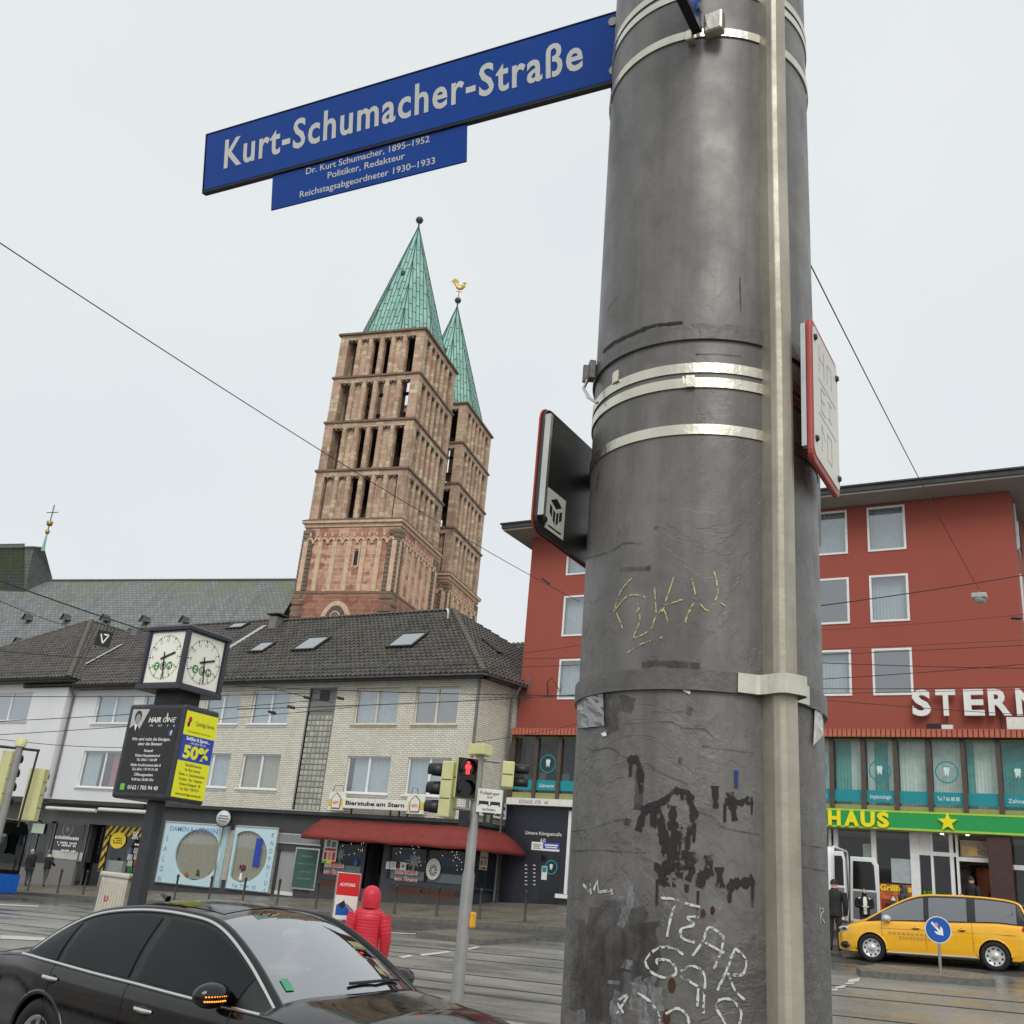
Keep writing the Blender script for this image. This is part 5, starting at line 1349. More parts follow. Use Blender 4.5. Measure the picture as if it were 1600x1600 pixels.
# middle stretch
mb = MB(); wall(mb, XW, XL, ZLW, ZEM, YB, [wu, wl, (wu[1] + 0.7, wu[1] + 0.7 + (wu[1]-wu[0]), wu[2], wu[3])])
wall(mb, XWL, XW, ZLW, ZEW, YW, [wb, (wb[0] - 5, wb[1] - 5, wb[2], wb[3])])
mb.quad((XW, YW, ZLW), (XW, YB, ZLW), (XW, YB, ZEW), (XW, YW, ZEW))
mb.quad((XWL, YB + 9, 0), (XL, YB + 9, 0), (XL, YB + 9, ZEM), (XWL, YB + 9, ZEM))
rb(mb, wh, 'wall', PLASTER_WHITE)
window(wh, wu, YB, 2, FRAME_WHITE, CURTAIN); window(wh, wl, YB, 2, FRAME_WHITE, CURTAIN, span=(0, 0.35))
mb = MB(); mb.quad((wl[0] + (wl[1]-wl[0])*0.62, YB + 0.27, wl[2]), (wl[0] + (wl[1]-wl[0])*0.8, YB + 0.27, wl[2]), (wl[0] + (wl[1]-wl[0])*0.8, YB + 0.27, wl[3]), (wl[0] + (wl[1]-wl[0])*0.62, YB + 0.27, wl[3])); rb(mb, wh, 'orange_curtain', paint('orange_curtain', srgb(190, 96, 70), 0.9))
window(wh, (wu[1] + 0.7, wu[1] + 0.7 + (wu[1]-wu[0]), wu[2], wu[3]), YB, 2, FRAME_WHITE, CURTAIN)
window(wh, wb, YW, 2, FRAME_WHITE, CURTAIN, glassm=PANE_BLUE); window(wh, (wb[0] - 5, wb[1] - 5, wb[2], wb[3]), YW, 2, FRAME_WHITE, CURTAIN)
pipe(wh, [(XW + 0.14, YB - 0.42, ZEM - 0.05), (XW + 0.14, YB - 0.1, ZEM - 0.45), (XW + 0.14, YB - 0.08, ZLW + 0.1)], 0.055)
# roofs
apx = hit(141, 971, (0, YW - 0.5, ZEW), (0, -M_, 1))
ECW = Vector((XW + 0.45, YW - 0.5, ZEW)); ELW = Vector((2 * apx.x - XW - 0.45, YW - 0.5, ZEW)); AP = Vector(apx); APB = AP + Vector((0, 4, 0))
tile_roof(wh, 'roof_tiles', ELW, ECW, AP, AP, TILE_GREY)
tile_roof(wh, 'roof_tiles', ECW, ECW + Vector((0, AP.y + 4 - ECW.y, 0)), AP, APB, TILE_GREY)
tile_roof(wh, 'roof_tiles', ELW + Vector((0, AP.y + 4 - ECW.y, 0)), ELW, APB, AP, TILE_GREY)
ridge_line(wh, ECW, AP, 'hip_tile'); ridge_line(wh, ELW, AP, 'hip_tile'); ridge_line(wh, AP, APB)
mrg = hit(215, 984, (0, YE, ZEM), (0, -M_, 1))
tile_roof(wh, 'roof_tiles', (XW - 3.5, YE, ZEM), (VX - 0.12, YE, ZEM), (XW - 3.5, mrg.y, mrg.z), (VX - 0.12, mrg.y, mrg.z), TILE_GREY)
ridge_line(wh, (XW - 3.5, mrg.y, mrg.z), (VX - 0.1, mrg.y, mrg.z))
mb = MB(); mb.quad((XW - 3.5, YE, ZEM), (VX, YE, ZEM), (VX, mrg.y, mrg.z), (XW - 3.5, mrg.y, mrg.z)); mb.quad((XW - 3.5, 2*mrg.y - YE, ZEM), (VX, 2*mrg.y - YE, ZEM), (VX, mrg.y, mrg.z), (XW - 3.5, mrg.y, mrg.z)); rb(mb, wh, 'roof_underlay', BLACK, loc=(0, 0, -0.06))
# pale flashing strips down the roof
def strip(a, b, w=0.22):
    p, q = hit(*a, (0, YE, ZEM), (0, -M_, 1)), hit(*b, (0, YE, ZEM), (0, -M_, 1)); p.x = q.x = (p.x + q.x)/2
    mb = MB(); n = Vector((0, -M_, 1)).normalized()
    mb.quad(p + n*0.14 + Vector((-w/2, 0, 0)), p + n*0.14 + Vector((w/2, 0, 0)), q + n*0.14 + Vector((w/2, 0, 0)), q + n*0.14 + Vector((-w/2, 0, 0)))
    rb(mb, wh, 'roof_flashing', paint('zinc_flashing', srgb(176, 176, 174), 0.4, 0.3, var=0.15))
strip((158, 1012), (137, 1058)); strip((413, 981), (330, 1035), 0.3)
on_slope(wh, 'skylight', [(366, 978), (388, 976), (380, 984), (356, 986)], (0, YE, ZEM), (0, -M_, 1), ZINC_DARK, SKYLIGHT)
ch2 = hit(207, 995, (0, YE, ZEM), (0, -M_, 1)); mb = MB(); mb.box(ch2.x - 0.2, ch2.x + 0.25, ch2.y, ch2.y + 0.5, ch2.z - 0.2, ch2.z + 0.5); rb(mb, wh, 'chimney', ZINC)
gutter(wh, (XW + 0.5, YE - 0.06, ZEM - 0.02), (XL, YE - 0.06, ZEM - 0.02), ZINC_DARK); gutter(wh, (ELW.x, YW - 0.57, ZEW - 0.02), (ECW.x + 0.1, YW - 0.57, ZEW - 0.02), ZINC_DARK)
mb = MB(); mb.box(XWL, ECW.x, YW - 0.5, YW, ZEW - 0.16, ZEW - 0.04); mb.box(XW + 0.4, XL, YE, YB, ZEM - 0.16, ZEM - 0.04); rb(mb, wh, 'eaves', ZINC_DARK)
mb = MB()
for k in range(24):
    x = ECW.x - 0.8 - k * 0.6; mb.tube([(x, YW - 0.05, ZEW + 0.4), (x, YW - 0.1, ZEW + 0.6)], 0.014, 5)
for dz in (0.47, 0.57): mb.tube([(ECW.x - 0.7, YW - 0.08, ZEW + dz), (ECW.x - 15, YW - 0.08, ZEW + dz)], 0.012, 5)
rb(mb, wh, 'snow_guard', ZINC, kind='stuff')
# shop level: projecting fascia, grey piers, windows
mb = MB(); mb.box(XWL, XW + 0.15, YW - 0.35, YW + 0.02, ZLW - 0.18, ZLW); mb.box(XW + 0.15, XL, YB - 0.35, YB + 0.02, ZLW - 0.18, ZLW); rb(mb, wh, 'cornice', ZINC_DARK)
YS = YB + 0.5
def sh(tl, br): return rect(tl, br, YS)
a1 = sh((82, 1283), (127, 1347)); a2 = sh((167, 1290), (233, 1366)); ad = sh((133, 1283), (155, 1368)); a0 = sh((53, 1281), (73, 1352)); am = sh((22, 1280), (46, 1358))
zt_ = max(a1[3], a2[3]); a1 = (a1[0], a1[1], a1[2], zt_); a2 = (a2[0], a2[1], a2[2] - 0.1, zt_); a0 = (a0[0], a0[1], a0[2], zt_); am = (am[0], am[1], am[2], zt_); ad = (ad[0], ad[1], gz(ad[0]) + 0.05, zt_)
mb = MB(); wall(mb, XWL, XL, -0.8, ZLW - 0.15, YS, [a1, a2, ad, a0, am], 0.15); rb(mb, wh, 'shop_wall', PLASTER_GREY)
for h in (a1, a2, a0, am):
    f = window(wh, h, YS, 1, FRAME_GREY, None, False, 0.03, PANE_SHOP, 0.07, ROOM, 'shop_window')
x0, x1, z0, z1 = ad
mb = MB(); mb.box(x0, x1, YS + 0.5, YS + 0.54, z0, z1); dr = rb(mb, wh, 'shop_door', BLACK_GLOSS)
mb = MB(); mb.box(x0 + 0.02, x0 + 0.1, YS + 0.46, YS + 0.499, z0, z1); mb.box(x1 - 0.5, x1 - 0.42, YS + 0.46, YS + 0.499, z0, z1 - 0.5); rb(mb, wh, 'door_frame', FRAME_GREY, dr)
# displays
def tsp(s_, px, py, w, h, mat, y, **kw): c = on_y(px, py, y); return tx('shop_lettering', s_, mat, wh, (c.x, y, c.z), height=h, width=w, depth=0.003, **kw)
def plines(px, py, w, h, mat, y, par=None):
    c = on_y(px, py, y); k = max(3, int(w / 0.11)); mb = MB()
    for i in range(k):
        if random.random() < 0.12: continue
        a = c.x - w/2 + w*i/k; mb.box(a, a + w/k*0.72, y - 0.003, y, c.z - h/2, c.z + h/2*(0.5 + 0.5*random.random()))
    return rb(mb, wh, 'print_line', mat, par, kind='stuff')
for py, w in ((1309, 1.75), (1317, 1.45), (1321, 1.3), (1329, 1.3)): plines(105, py, w, 0.15 if py < 1312 else 0.09, WHITE, YS + 0.028)
mb = MB(); p = on_y(104, 1347, YS + 0.05); mb.box(a1[0] + 0.06, a1[1] - 0.06, YS + 0.11, YS + 0.13, a1[2] + 0.06, a1[2] + 0.42); rb(mb, wh, 'window_blind', WHITE_SIGN)
mb = MB(); p = on_y(106, 1296, YS + 0.2); mb.lathe([(0.34, -0.03), (0.42, 0.0), (0.34, 0.03), (0.28, 0.0), (0.34, -0.03)], 18, mat=Matrix.Translation(p) @ Matrix.Rotation(PI/2, 4, 'X')); mb.ellipsoid(p, (0.16, 0.05, 0.16), 10, 6); rb(mb, wh, 'window_emblem', paint('gold_emblem', srgb(150, 116, 70), 0.5, var=0.2))
for px, py, s_ in ((96, 1343, 0.16), (104, 1340, 0.2), (114, 1342, 0.14), (120, 1344, 0.12)):
    p = on_y(px, py, YS + 0.4); mb = MB(); mb.box(p.x - s_, p.x + s_, YS + 0.3, YS + 0.5, p.z - 0.1, p.z + s_); rb(mb, wh, 'display_goods', paint('goods_%d' % px, random.choice([srgb(150, 60, 50), srgb(90, 80, 70), srgb(60, 90, 70), srgb(170, 150, 120)]), 0.7, var=0.3))
# hazard striped border of the sticker shop
x0, x1, z0, z1 = a2
HAZ = NT('hazard_stripes'); vv = HAZ.uvflat(); se = HAZ.n('ShaderNodeSeparateXYZ'); HAZ.l(vv, se.inputs[0])
wv_ = HAZ.math('FRACT', HAZ.math('MULTIPLY', HAZ.math('SUBTRACT', se.outputs[0], HAZ.math('MULTIPLY', se.outputs[1], 0.8)), 2.6))
HAZ.set(HAZ.ramp(wv_, [(0.0, srgb(214, 178, 36)), (0.52, srgb(28, 26, 22))], 'CONSTANT'), 0.5); HAZ = HAZ.mat
mb = MB(); mb.box(x0 + 0.02, x1, YS + 0.02, YS + 0.028, z1 - 0.42, z1 - 0.02); mb.box(x0 + 0.02, x0 + 0.3, YS + 0.02, YS + 0.028, z0 + 0.05, z1 - 0.42); rb(mb, wh, 'striped_border', HAZ)
p = on_y(184, 1313, YS); o = disc(wh, 'yellow_sticker', p, 0.52, 0.36, paint('sticker_yellow', srgb(236, 206, 40), 0.5), YS + 0.018)
for py in (1310, 1313.5, 1317): plines(184, py, 0.62, 0.06, BLACK, YS + 0.011, o)
tsp('SK', 211, 1311, 0.42, 0.34, WHITE, YS + 0.016, bold=0.02); tsp('STICK', 226, 1308, 0.6, 0.13, WHITE, YS + 0.016); plines(226, 1312, 0.6, 0.11, WHITE, YS + 0.016); plines(222, 1320, 0.95, 0.11, WHITE, YS + 0.016)
for i in range(3):
    for j in range(4):
        q0 = on_y(204 + i * 10, 1329 + j * 10, YS + 0.5); mb = MB(); mb.box(q0.x - 0.16, q0.x + 0.16, YS + 0.45, YS + 0.47, q0.z - 0.13, q0.z + 0.12); rb(mb, wh, 'shelf_item', WHITE_SIGN if (i + j) % 3 else paint('goods_%d%d' % (i, j), random.choice([srgb(190, 90, 70), srgb(80, 140, 90), srgb(90, 110, 160)]), 0.6))
mb = MB(); q0 = on_y(180, 1350, YS + 0.4); mb.box(q0.x - 0.8, q0.x + 0.5, YS + 0.40, YS + 0.6, q0.z - 0.4, q0.z + 0.15); rb(mb, wh, 'display_shelf', paint('white_shelf', srgb(196, 198, 196), 0.6, var=0.1))
# awning cassettes
for i_, (a, b) in enumerate((((73, 1262), (150, 1267)), ((155, 1264), (239, 1270)))):
    p, q = on_y(*a, YB - 0.3), on_y(*b, YB - 0.3); mb = MB(); z_ = (p.z + q.z)/2
    mb.tube([(p.x, YB - 0.3, z_), (q.x, YB - 0.3, z_)], 0.085, 12); rb(mb, wh, 'awning_cassette', paint('cassette_white', srgb(214, 214, 210), 0.5))
p = on_y(32, 1292, YW - 0.2); mb = MB(); mb.box(p.x - 0.55, p.x + 0.35, YS - 0.03, YS - 0.004, p.z - 0.2, p.z + 0.25); rb(mb, wh, 'window_notice', paint('pale_green_notice', srgb(206, 222, 206), 0.5))
mb = MB(); p = on_y(30, 1302, YS); mb.box(p.x - 0.5, p.x + 0.4, YS - 0.02, YS - 0.003, p.z - 0.3, p.z + 0.12); o = rb(mb, wh, 'window_notice', NAVY)


# ================================================================== red house
YR = 36.2
RXL = -20.58; RXR = on_y(1582, 830, YR).x
ZRT = on_y(1430, 784, YR).z + 0.05                # wall top
ZRL = (on_y(1290, 1142, YR).z + on_y(1600, 1147, YR).z) / 2
red = thing('red_plaster_house', 'tall red plastered house with white framed windows and a glazed first floor', 'house', ((RXL + RXR)/2, YR, gz(-11)))
colA = [rect((885, 862), (925, 896), YR), rect((881, 931), (921, 992), YR), rect((876, 1028), (917, 1091), YR)]
colD = [rect((1354, 794), (1416, 858), YR), rect((1357, 900), (1421, 970), YR), rect((1363, 1014), (1430, 1086), YR)]
rows_z = [(d_[2], d_[3]) for d_ in colD]
xd0, xd1 = sum(d_[0] for d_ in colD)/3, sum(d_[1] for d_ in colD)/3
wd = xd1 - xd0
xc1 = sum(on_y(px, py, YR).x for px, py in ((1323, 830), (1327, 940), (1332, 1050)))/3
xa0 = sum(on_y(px, py, YR).x for px, py in ((884, 880), (880, 960), (874.5, 1060)))/3
cols = [xa0, xa0 + (xc1 - wd - xa0) * 0.34, xa0 + (xc1 - wd - xa0) * 0.67, xc1 - wd, xd0]
rholes = [(x, x + wd, z0, z1) for x in cols for z0, z1 in rows_z]
mb = MB(); wall(mb, RXL, RXR, ZRL, ZRT, YR, rholes, 0.2)
mb.quad((RXL, YR, 0), (RXL, YR + 12, 0), (RXL, YR + 12, ZRT), (RXL, YR, ZRT))
mb.quad((RXR, YR, ZRL - 3), (RXR + 0.6, YR + 12, ZRL - 3), (RXR + 0.6, YR + 12, ZRT), (RXR, YR, ZRT))
mb.quad((RXL, YR + 12, 0), (RXR, YR + 12, 0), (RXR, YR + 12, ZRT), (RXL, YR + 12, ZRT))
rb(mb, red, 'wall', PLASTER_RED)
for ci, x in enumerate(cols):
    for ri, (z0, z1) in enumerate(rows_z):
        dark = (ci == 4 and ri == 2) or (ci == 3 and ri == 1)
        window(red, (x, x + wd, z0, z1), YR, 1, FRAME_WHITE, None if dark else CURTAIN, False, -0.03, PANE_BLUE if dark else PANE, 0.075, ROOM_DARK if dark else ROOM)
# flank windows on the right end wall
for z0, z1 in rows_z:
    mb = MB(); mb.box(RXR + 0.02, RXR + 0.10, YR + 0.9, YR + 2.3, z0, z1); f = rb(mb, red, 'window', FRAME_WHITE)
    mb = MB(); mb.box(RXR + 0.101, RXR + 0.14, YR + 1.0, YR + 2.2, z0 + 0.08, z1 - 0.08); rb(mb, red, 'pane', SKYLIGHT, f)
# flat roof slab with soffit
RO = 1.15
zc = on_y(1450, 752, YR - RO).z
lx = on_y(786, 831, YR - RO).x
mb = MB(); mb.box(lx, RXR + 1.3, YR - RO, YR + 13, ZRT + 0.02, ZRT + 0.10); rb(mb, red, 'soffit', mat_plaster('soffit_grey', srgb(150, 148, 142), 0.3))
mb = MB(); mb.box(lx - 0.06, RXR + 1.36, YR - RO - 0.06, YR + 13.06, ZRT + 0.102, max(ZRT + 0.28, zc)); mb.box(lx - 0.12, RXR + 1.42, YR - RO - 0.12, YR + 13.1, max(ZRT + 0.28, zc), max(ZRT + 0.28, zc) + 0.06); rb(mb, red, 'roof_edge', ZINC_DARK)
# bay: terracotta ledge, glazing, sign band
YG = YR - 0.45
BX0 = on_y(806, 1150, YG).x; BX1 = 4.0
LED = paint('terracotta', srgb(182, 100, 78), 0.7, var=0.18, scale=5)
mb = MB(); mb.box(BX0 - 0.05, BX1, YG - 0.30, YR - 0.002, ZRL - 0.30, ZRL - 0.02); led = rb(mb, red, 'ledge', paint('ledge_dark', srgb(60, 46, 40), 0.8))
mb = MB(); mb.box(-0.062, 0.062, -0.03, 0.0, -0.13, 0.13); mb.box(-0.062, 0.062, 0.0, 0.38, 0.08, 0.13); ltm = mb.mesh('ledge_tile', LED)
nl = int((BX1 - BX0) / 0.155)
for i in range(min(nl, 170)):
    put('ledge_tile', ltm, led, Vector((BX0 + 0.05 + i * 0.155, YG - 0.305, ZRL - 0.15)) - Vector(red.location), (0, 0, 0))
zg0 = (on_y(1300, 1255, YG).z + on_y(1600, 1268, YG).z) / 2; zg1 = ZRL - 0.31
mull = [on_y(x, 1200, YG).x for x in (815, 850, 884)] 
mullR = [on_y((a + b)/2, 1200, YG).x for a, b in ((1296.8, 1303), (1346, 1352.5), (1396, 1404), (1447, 1456.6), (1501, 1510), (1555.6, 1567))]
step = (mullR[-1] - mullR[0]) / 5
xs_m = [mullR[0] + step * k for k in range(-12, 12) if BX0 - 0.2 < mullR[0] + step * k < BX1]
mb = MB(); mb.box(BX0, BX1, YG - 0.02, YG + 0.06, zg0 - 0.22, zg0); mb.box(BX0, BX1, YG - 0.02, YG + 0.06, zg1 - 0.05, zg1 + 0.02); bay = rb(mb, red, 'glazed_bay', paint('bay_olive', srgb(148, 150, 96), 0.6, var=0.1))
for x in xs_m:
    mb = MB(); mb.box(x - 0.07, x + 0.07, YG - 0.08, YG + 0.1, zg0 - 0.3, zg1); rb(mb, red, 'mullion', FRAME_BROWN, bay)
zb0, zb1 = zg0 + 0.10, zg0 + 0.48
def tooth(mb, c, s, y):
    pts = [(-0.5, 0.85), (-0.25, 0.95), (0, 0.85), (0.25, 0.95), (0.5, 0.85), (0.56, 0.4), (0.42, 0.0), (0.40, -0.5), (0.28, -0.85), (0.14, -0.5), (0.0, -0.2), (-0.14, -0.5), (-0.28, -0.85), (-0.40, -0.5), (-0.42, 0.0), (-0.56, 0.4)]
    mb.prism([(c[0] + u*s, c[1] + v*s) for u, v in pts], y - 0.006, y, 'xz')
TOOTH = paint('tooth_print', srgb(206, 232, 226), 0.4)
kk = 0
for i in range(len(xs_m)):
    x0 = xs_m[i] + 0.071; x1 = (xs_m[i+1] if i + 1 < len(xs_m) else BX1) - 0.071
    if x1 - x0 < 0.3: continue
    rb(MB().quad((x0, YG + 0.03, zg0), (x1, YG + 0.03, zg0), (x1, YG + 0.03, zg1), (x0, YG + 0.03, zg1)), red, 'pane', PANE_SHOP, bay)
    mb = MB(); mb.box(x0, x1, YG + 0.012, YG + 0.018, zb0, zb1); rb(mb, red, 'teal_strip', TEAL, bay)
    if x0 > -13:
        a = x0
        while a < x1 - 0.01:
            w = random.choice((0.22, 0.35, 0.5)); b = min(x1, a + w)
            rb(curtain_mesh(a, b, zg0, zg1, YG + 0.35, 0.02, 0.1), red, 'curtain', TEAL_CURTAIN if random.random() < 0.36 else GREY_CURTAIN, bay); a = b
    else:
        mb = MB(); mb.box(x0 + 0.2, x0 + 0.45, YG + 1.2, YG + 1.4, zg0 + 0.3, zg1 - 0.4); mb.box(x0 + 0.2, x1 - 0.1, YG + 1.2, YG + 1.4, zg0 + 0.3, zg0 + 0.9); rb(mb, red, 'practice_furniture', paint('practice_furniture', srgb(120, 136, 136), 0.5, var=0.2), bay)
    isT = (round((x0 - 0.071 - mullR[0]) / step) % 2 == 1)
    if isT:
        c = ((x0 + x1)/2, zg0 + (zg1 - zg0) * 0.52); r = min(0.5, (x1 - x0) * 0.40)
        mb = MB(); N = 32
        ring_ = lambda q: [(c[0] + q*math.cos(2*PI*k/N), YG + 0.010, c[1] + q*math.sin(2*PI*k/N)) for k in range(N)]
        mb.grid([ring_(r), ring_(r*0.88)], False, True); o = rb(mb, red, 'tooth_ring', TEAL, bay)
        mb = MB(); tooth(mb, c, r * 0.56, YG + 0.010); rb(mb, red, 'tooth_outline', TEAL, bay)
        mb = MB(); tooth(mb, c, r * 0.48, YG + 0.003); rb(mb, red, 'tooth_emblem', TOOTH, bay)
        tx('strip_text', {1: 'Implantologie', 3: 'Tel 7 66 88 88'}.get(round((x0 - 0.071 - mullR[0]) / step), 'Zahnarzt'), WHITE, red, ((x0+x1)/2, YG + 0.011, zb0 + 0.12), parent=bay, height=0.13, width=min(0.95, (x1-x0)*0.75), depth=0.003)
        kk += 1
mb = MB(); mb.quad((BX0, YG + 2.2, zg0 - 0.2), (BX1, YG + 2.2, zg0 - 0.2), (BX1, YG + 2.2, zg1), (BX0, YG + 2.2, zg1)); mb.quad((BX0, YG + 0.05, zg0 - 0.2), (BX1, YG + 0.05, zg0 - 0.2), (BX1, YG + 2.2, zg0 - 0.2), (BX0, YG + 2.2, zg0 - 0.2)); rb(mb, red, 'practice_room', paint('practice_wall', srgb(120, 132, 130), 0.9), bay)
mb = MB(); mb.box(BX0 - 0.12, BX0 + 0.06, YG - 0.1, YR + 0.1, zg0 - 0.3, ZRL - 0.3); rb(mb, red, 'bay_end', FRAME_BROWN, bay)
# green sign band with raised letters
ZS1 = (on_y(1293, 1262, YG - 0.25).z + on_y(1600, 1277, YG - 0.25).z)/2; ZS0 = (on_y(1293, 1289, YG - 0.25).z + on_y(1600, 1306.6, YG - 0.25).z)/2
gs = thing('green_shop_sign', 'long green shop sign with raised yellow letters HAUS and a star', 'sign', (-5, YG - 0.25, ZS0))
GX0, GX1 = -14.0, 4.0
mb = MB(); mb.box(GX0, GX1, YG - 0.25, YG + 0.02, ZS0, ZS1); rb(mb, gs, 'sign_band', GREEN_SIGN)
mb = MB(); mb.box(GX0, GX1, YG - 0.262, YG - 0.2505, ZS1 - 0.04, ZS1 + 0.02); mb.box(GX0, GX1, YG - 0.262, YG - 0.2505, ZS0 - 0.02, ZS0 + 0.04); rb(mb, gs, 'sign_trim', paint('lime_trim', srgb(170, 206, 60), 0.5))
def slab_letter(ch_, px, w):
    c = on_y(px, 1278, YG - 0.27); h = (ZS1 - ZS0) * 0.80; zb = ZS0 + (ZS1 - ZS0) * 0.10
    o = tx('raised_letter', ch_, YELLOW_SIGN, gs, (c.x, YG - 0.2625, zb), height=h, width=w, depth=0.06, bold=0.05)
    # slab serifs
    x0, x1 = c.x - w/2, c.x + w/2; mb = MB(); y0, y1 = YG - 0.3218, YG - 0.263; t = 0.055
    if ch_ == 'H':
        for xx in (x0 + 0.06, x1 - 0.06): mb.box(xx - 0.11, xx + 0.11, y0, y1, zb + h - t, zb + h); mb.box(xx - 0.11, xx + 0.11, y0, y1, zb, zb + t)
    if ch_ == 'A':
        for xx in (x0 + 0.05, x1 - 0.05): mb.box(xx - 0.10, xx + 0.10, y0, y1, zb, zb + t)
    if ch_ == 'U':
        for xx in (x0 + 0.06, x1 - 0.06): mb.box(xx - 0.11, xx + 0.11, y0, y1, zb + h - t, zb + h)
    if mb.v: rb(mb, gs, 'serif', YELLOW_SIGN, o)
for ch_, px, w in (('H', 1304, 0.40), ('A', 1331, 0.46), ('U', 1356, 0.44), ('S', 1380, 0.36)): slab_letter(ch_, px, w)
c = on_y(1481, 1285, YG - 0.27); mb = MB(); pts = []
for k in range(10):
    a = PI/2 + PI*k/5; q = 0.30 if k % 2 == 0 else 0.125; pts.append((c.x + q*math.cos(a), (ZS0+ZS1)/2 + q*math.sin(a)))
mb.prism(pts, YG - 0.32, YG - 0.2625, 'xz'); rb(mb, gs, 'raised_star', YELLOW_SIGN)
# STERN letters on the red wall
sl = thing('raised_lettering', 'row of white raised capital letters STERN on the red wall', 'lettering', (on_y(1500, 1098, YR).x, YR - 0.2, on_y(1500, 1118, YR).z))
LETW = paint('letter_enamel', srgb(232, 232, 228), 0.4, var=0.04, dirt=0.25, dirtcol=srgb(150, 146, 138))
zs0 = sum(on_y(px, py, YR - 0.2).z for px, py in ((1440, 1117), (1520, 1117)))/2; zs1 = sum(on_y(px, py, YR - 0.2).z for px, py in ((1440, 1077), (1520, 1078)))/2
for ch_, px, w in (('S', 1440, 0.58), ('T', 1478, 0.60), ('E', 1522, 0.60), ('R', 1562, 0.66), ('N', 1607, 0.7)):
    c = on_y(px, 1097, YR - 0.2); tx('letter', ch_, LETW, sl, (c.x, YR - 0.16, zs0), height=zs1 - zs0, width=w, depth=0.12, bold=0.035)
for px in (1478, 1562):
    c = on_y(px, 1097, YR - 0.1); mb = MB(); mb.tube([(c.x, YR - 0.1, zs0 + 0.2), (c.x, YR - 0.1, ZRL + 0.05)], 0.015, 6); rb(mb, sl, 'support_rod', DARK_STEEL)
p = on_y(1459, 1131, YR - 0.3); mb = MB(); mb.box(p.x - 0.22, p.x + 0.2, YR - 0.4, YR - 0.2, ZRL, ZRL + 0.22); rb(mb, red, 'floodlight', BLACK)
p = on_y(1482, 1134, YR - 0.3); mb = MB(); mb.box(p.x - 0.2, p.x + 0.14, YR - 0.4, YR - 0.25, ZRL, ZRL + 0.18); rb(mb, red, 'junction_box', WHITE_SIGN)
p = on_y(1590, 1132, YR - 0.3); mb = MB(); mb.box(p.x - 0.3, p.x + 1.2, YR - 0.4, YR - 0.3, ZRL, ZRL + 0.42); rb(mb, red, 'notice_panel', WHITE_SIGN)
# ---- ground floor of the red house
ZSH = ZS0 - 0.03
YF = YR - 0.1
def X(px, py=1370): return on_y(px, py, YF).x
mb = MB(); mb.box(RXL + 4.4, BX1, YG - 0.2, YR + 3, ZSH + 0.001, ZS0 + 0.25); rb(mb, red, 'shop_ceiling', PLASTER_BEIGE)
fr = [(X(1296), X(1300)), (X(1304), X(1311)), (X(1363), X(1371)), (X(1424), X(1438)), (X(1456), X(1460)), (X(1486), X(1492)), (X(1496), X(1500))]
mb = MB()
for a, b in fr:
    mb = MB(); mb.box(a, b, YF - 0.03, YF + 0.12, 0.6, ZSH); rb(mb, red, 'shop_post', FRAME_WHITE)
mb = MB(); mb.box(X(1438), X(1500), YF - 0.02, YF + 0.1, on_y(1460, 1334, YF).z - 0.06, on_y(1460, 1334, YF).z + 0.06); mb.box(X(1500), X(1560), YF - 0.02, YF + 0.1, on_y(1530, 1344, YF).z - 0.06, on_y(1530, 1344, YF).z + 0.06); mb.box(X(1580), BX1, YF - 0.02, YF + 0.1, on_y(1590, 1355, YF).z - 0.08, on_y(1590, 1355, YF).z + 0.06); rb(mb, red, 'shop_transom', FRAME_WHITE)
for a, b in ((1311, 1363), (1371, 1424), (1438, 1456), (1460, 1486), (1580, 1640)):
    rb(MB().quad((X(a), YF + 0.04, 0.9), (X(b), YF + 0.04, 0.9), (X(b), YF + 0.04, ZSH), (X(a), YF + 0.04, ZSH)), red, 'shop_pane', PANE_SHOP)
mb = MB(); mb.box(X(1581, 1350) - 0.6, X(1581, 1350) + 0.05, YF - 0.5, YF - 0.02, 0.7, ZSH); rb(mb, red, 'brown_column', paint('column_brown', srgb(70, 46, 42), 0.5, var=0.15))
mb = MB(); mb.box(X(1438), X(1456), YF - 0.005, YF + 0.03, on_y(1445, 1330, YF).z, ZSH); rb(mb, red, 'upper_panel', WHITE_SIGN)
mb = MB(); mb.quad((GX0, YF + 3, 0.6), (BX1, YF + 3, 0.6), (BX1, YF + 3, ZSH), (GX0, YF + 3, ZSH)); mb.quad((GX0, YF + 0.1, 1.1), (BX1, YF + 0.1, 1.3), (BX1, YF + 3, 1.3), (GX0, YF + 3, 1.1)); rb(mb, red, 'shop_interior', paint('shop_interior', srgb(84, 82, 76), 0.9, var=0.3, scale=0.8))
mb = MB(); mb.box(X(1503), X(1556), YF + 2.0, YF + 2.2, 0.9, on_y(1530, 1346, YF).z); rb(mb, red, 'shop_counter_wall', ROOM_DARK)
poster(red, (1392, 1341), (1425, 1381), YF + 0.03, paint('grey_screen', srgb(166, 176, 178), 0.5), [])
gp = poster(red, (1373, 1380), (1427, 1432), YF - 0.005, paint('grill_photo', srgb(190, 96, 50), 0.6, var=0.5, scale=4), [(0.06, 0.4, 0.1, 0.5, paint('grill_red', srgb(150, 50, 30), 0.6, var=0.4, scale=8)), (0.55, 0.95, 0.3, 0.6, paint('grill_yellow', srgb(230, 190, 60), 0.6, var=0.3, scale=8)), (0.5, 0.9, 0.05, 0.22, paint('grill_dark', srgb(70, 40, 28), 0.6, var=0.4, scale=8))])
c = on_y(1400, 1387, YF); tx('poster_text', 'Grillhaus', YELLOW_SIGN, red, (c.x, YF - 0.016, c.z - 0.1), parent=gp, height=0.18, width=0.95, depth=0.002, bold=0.03)
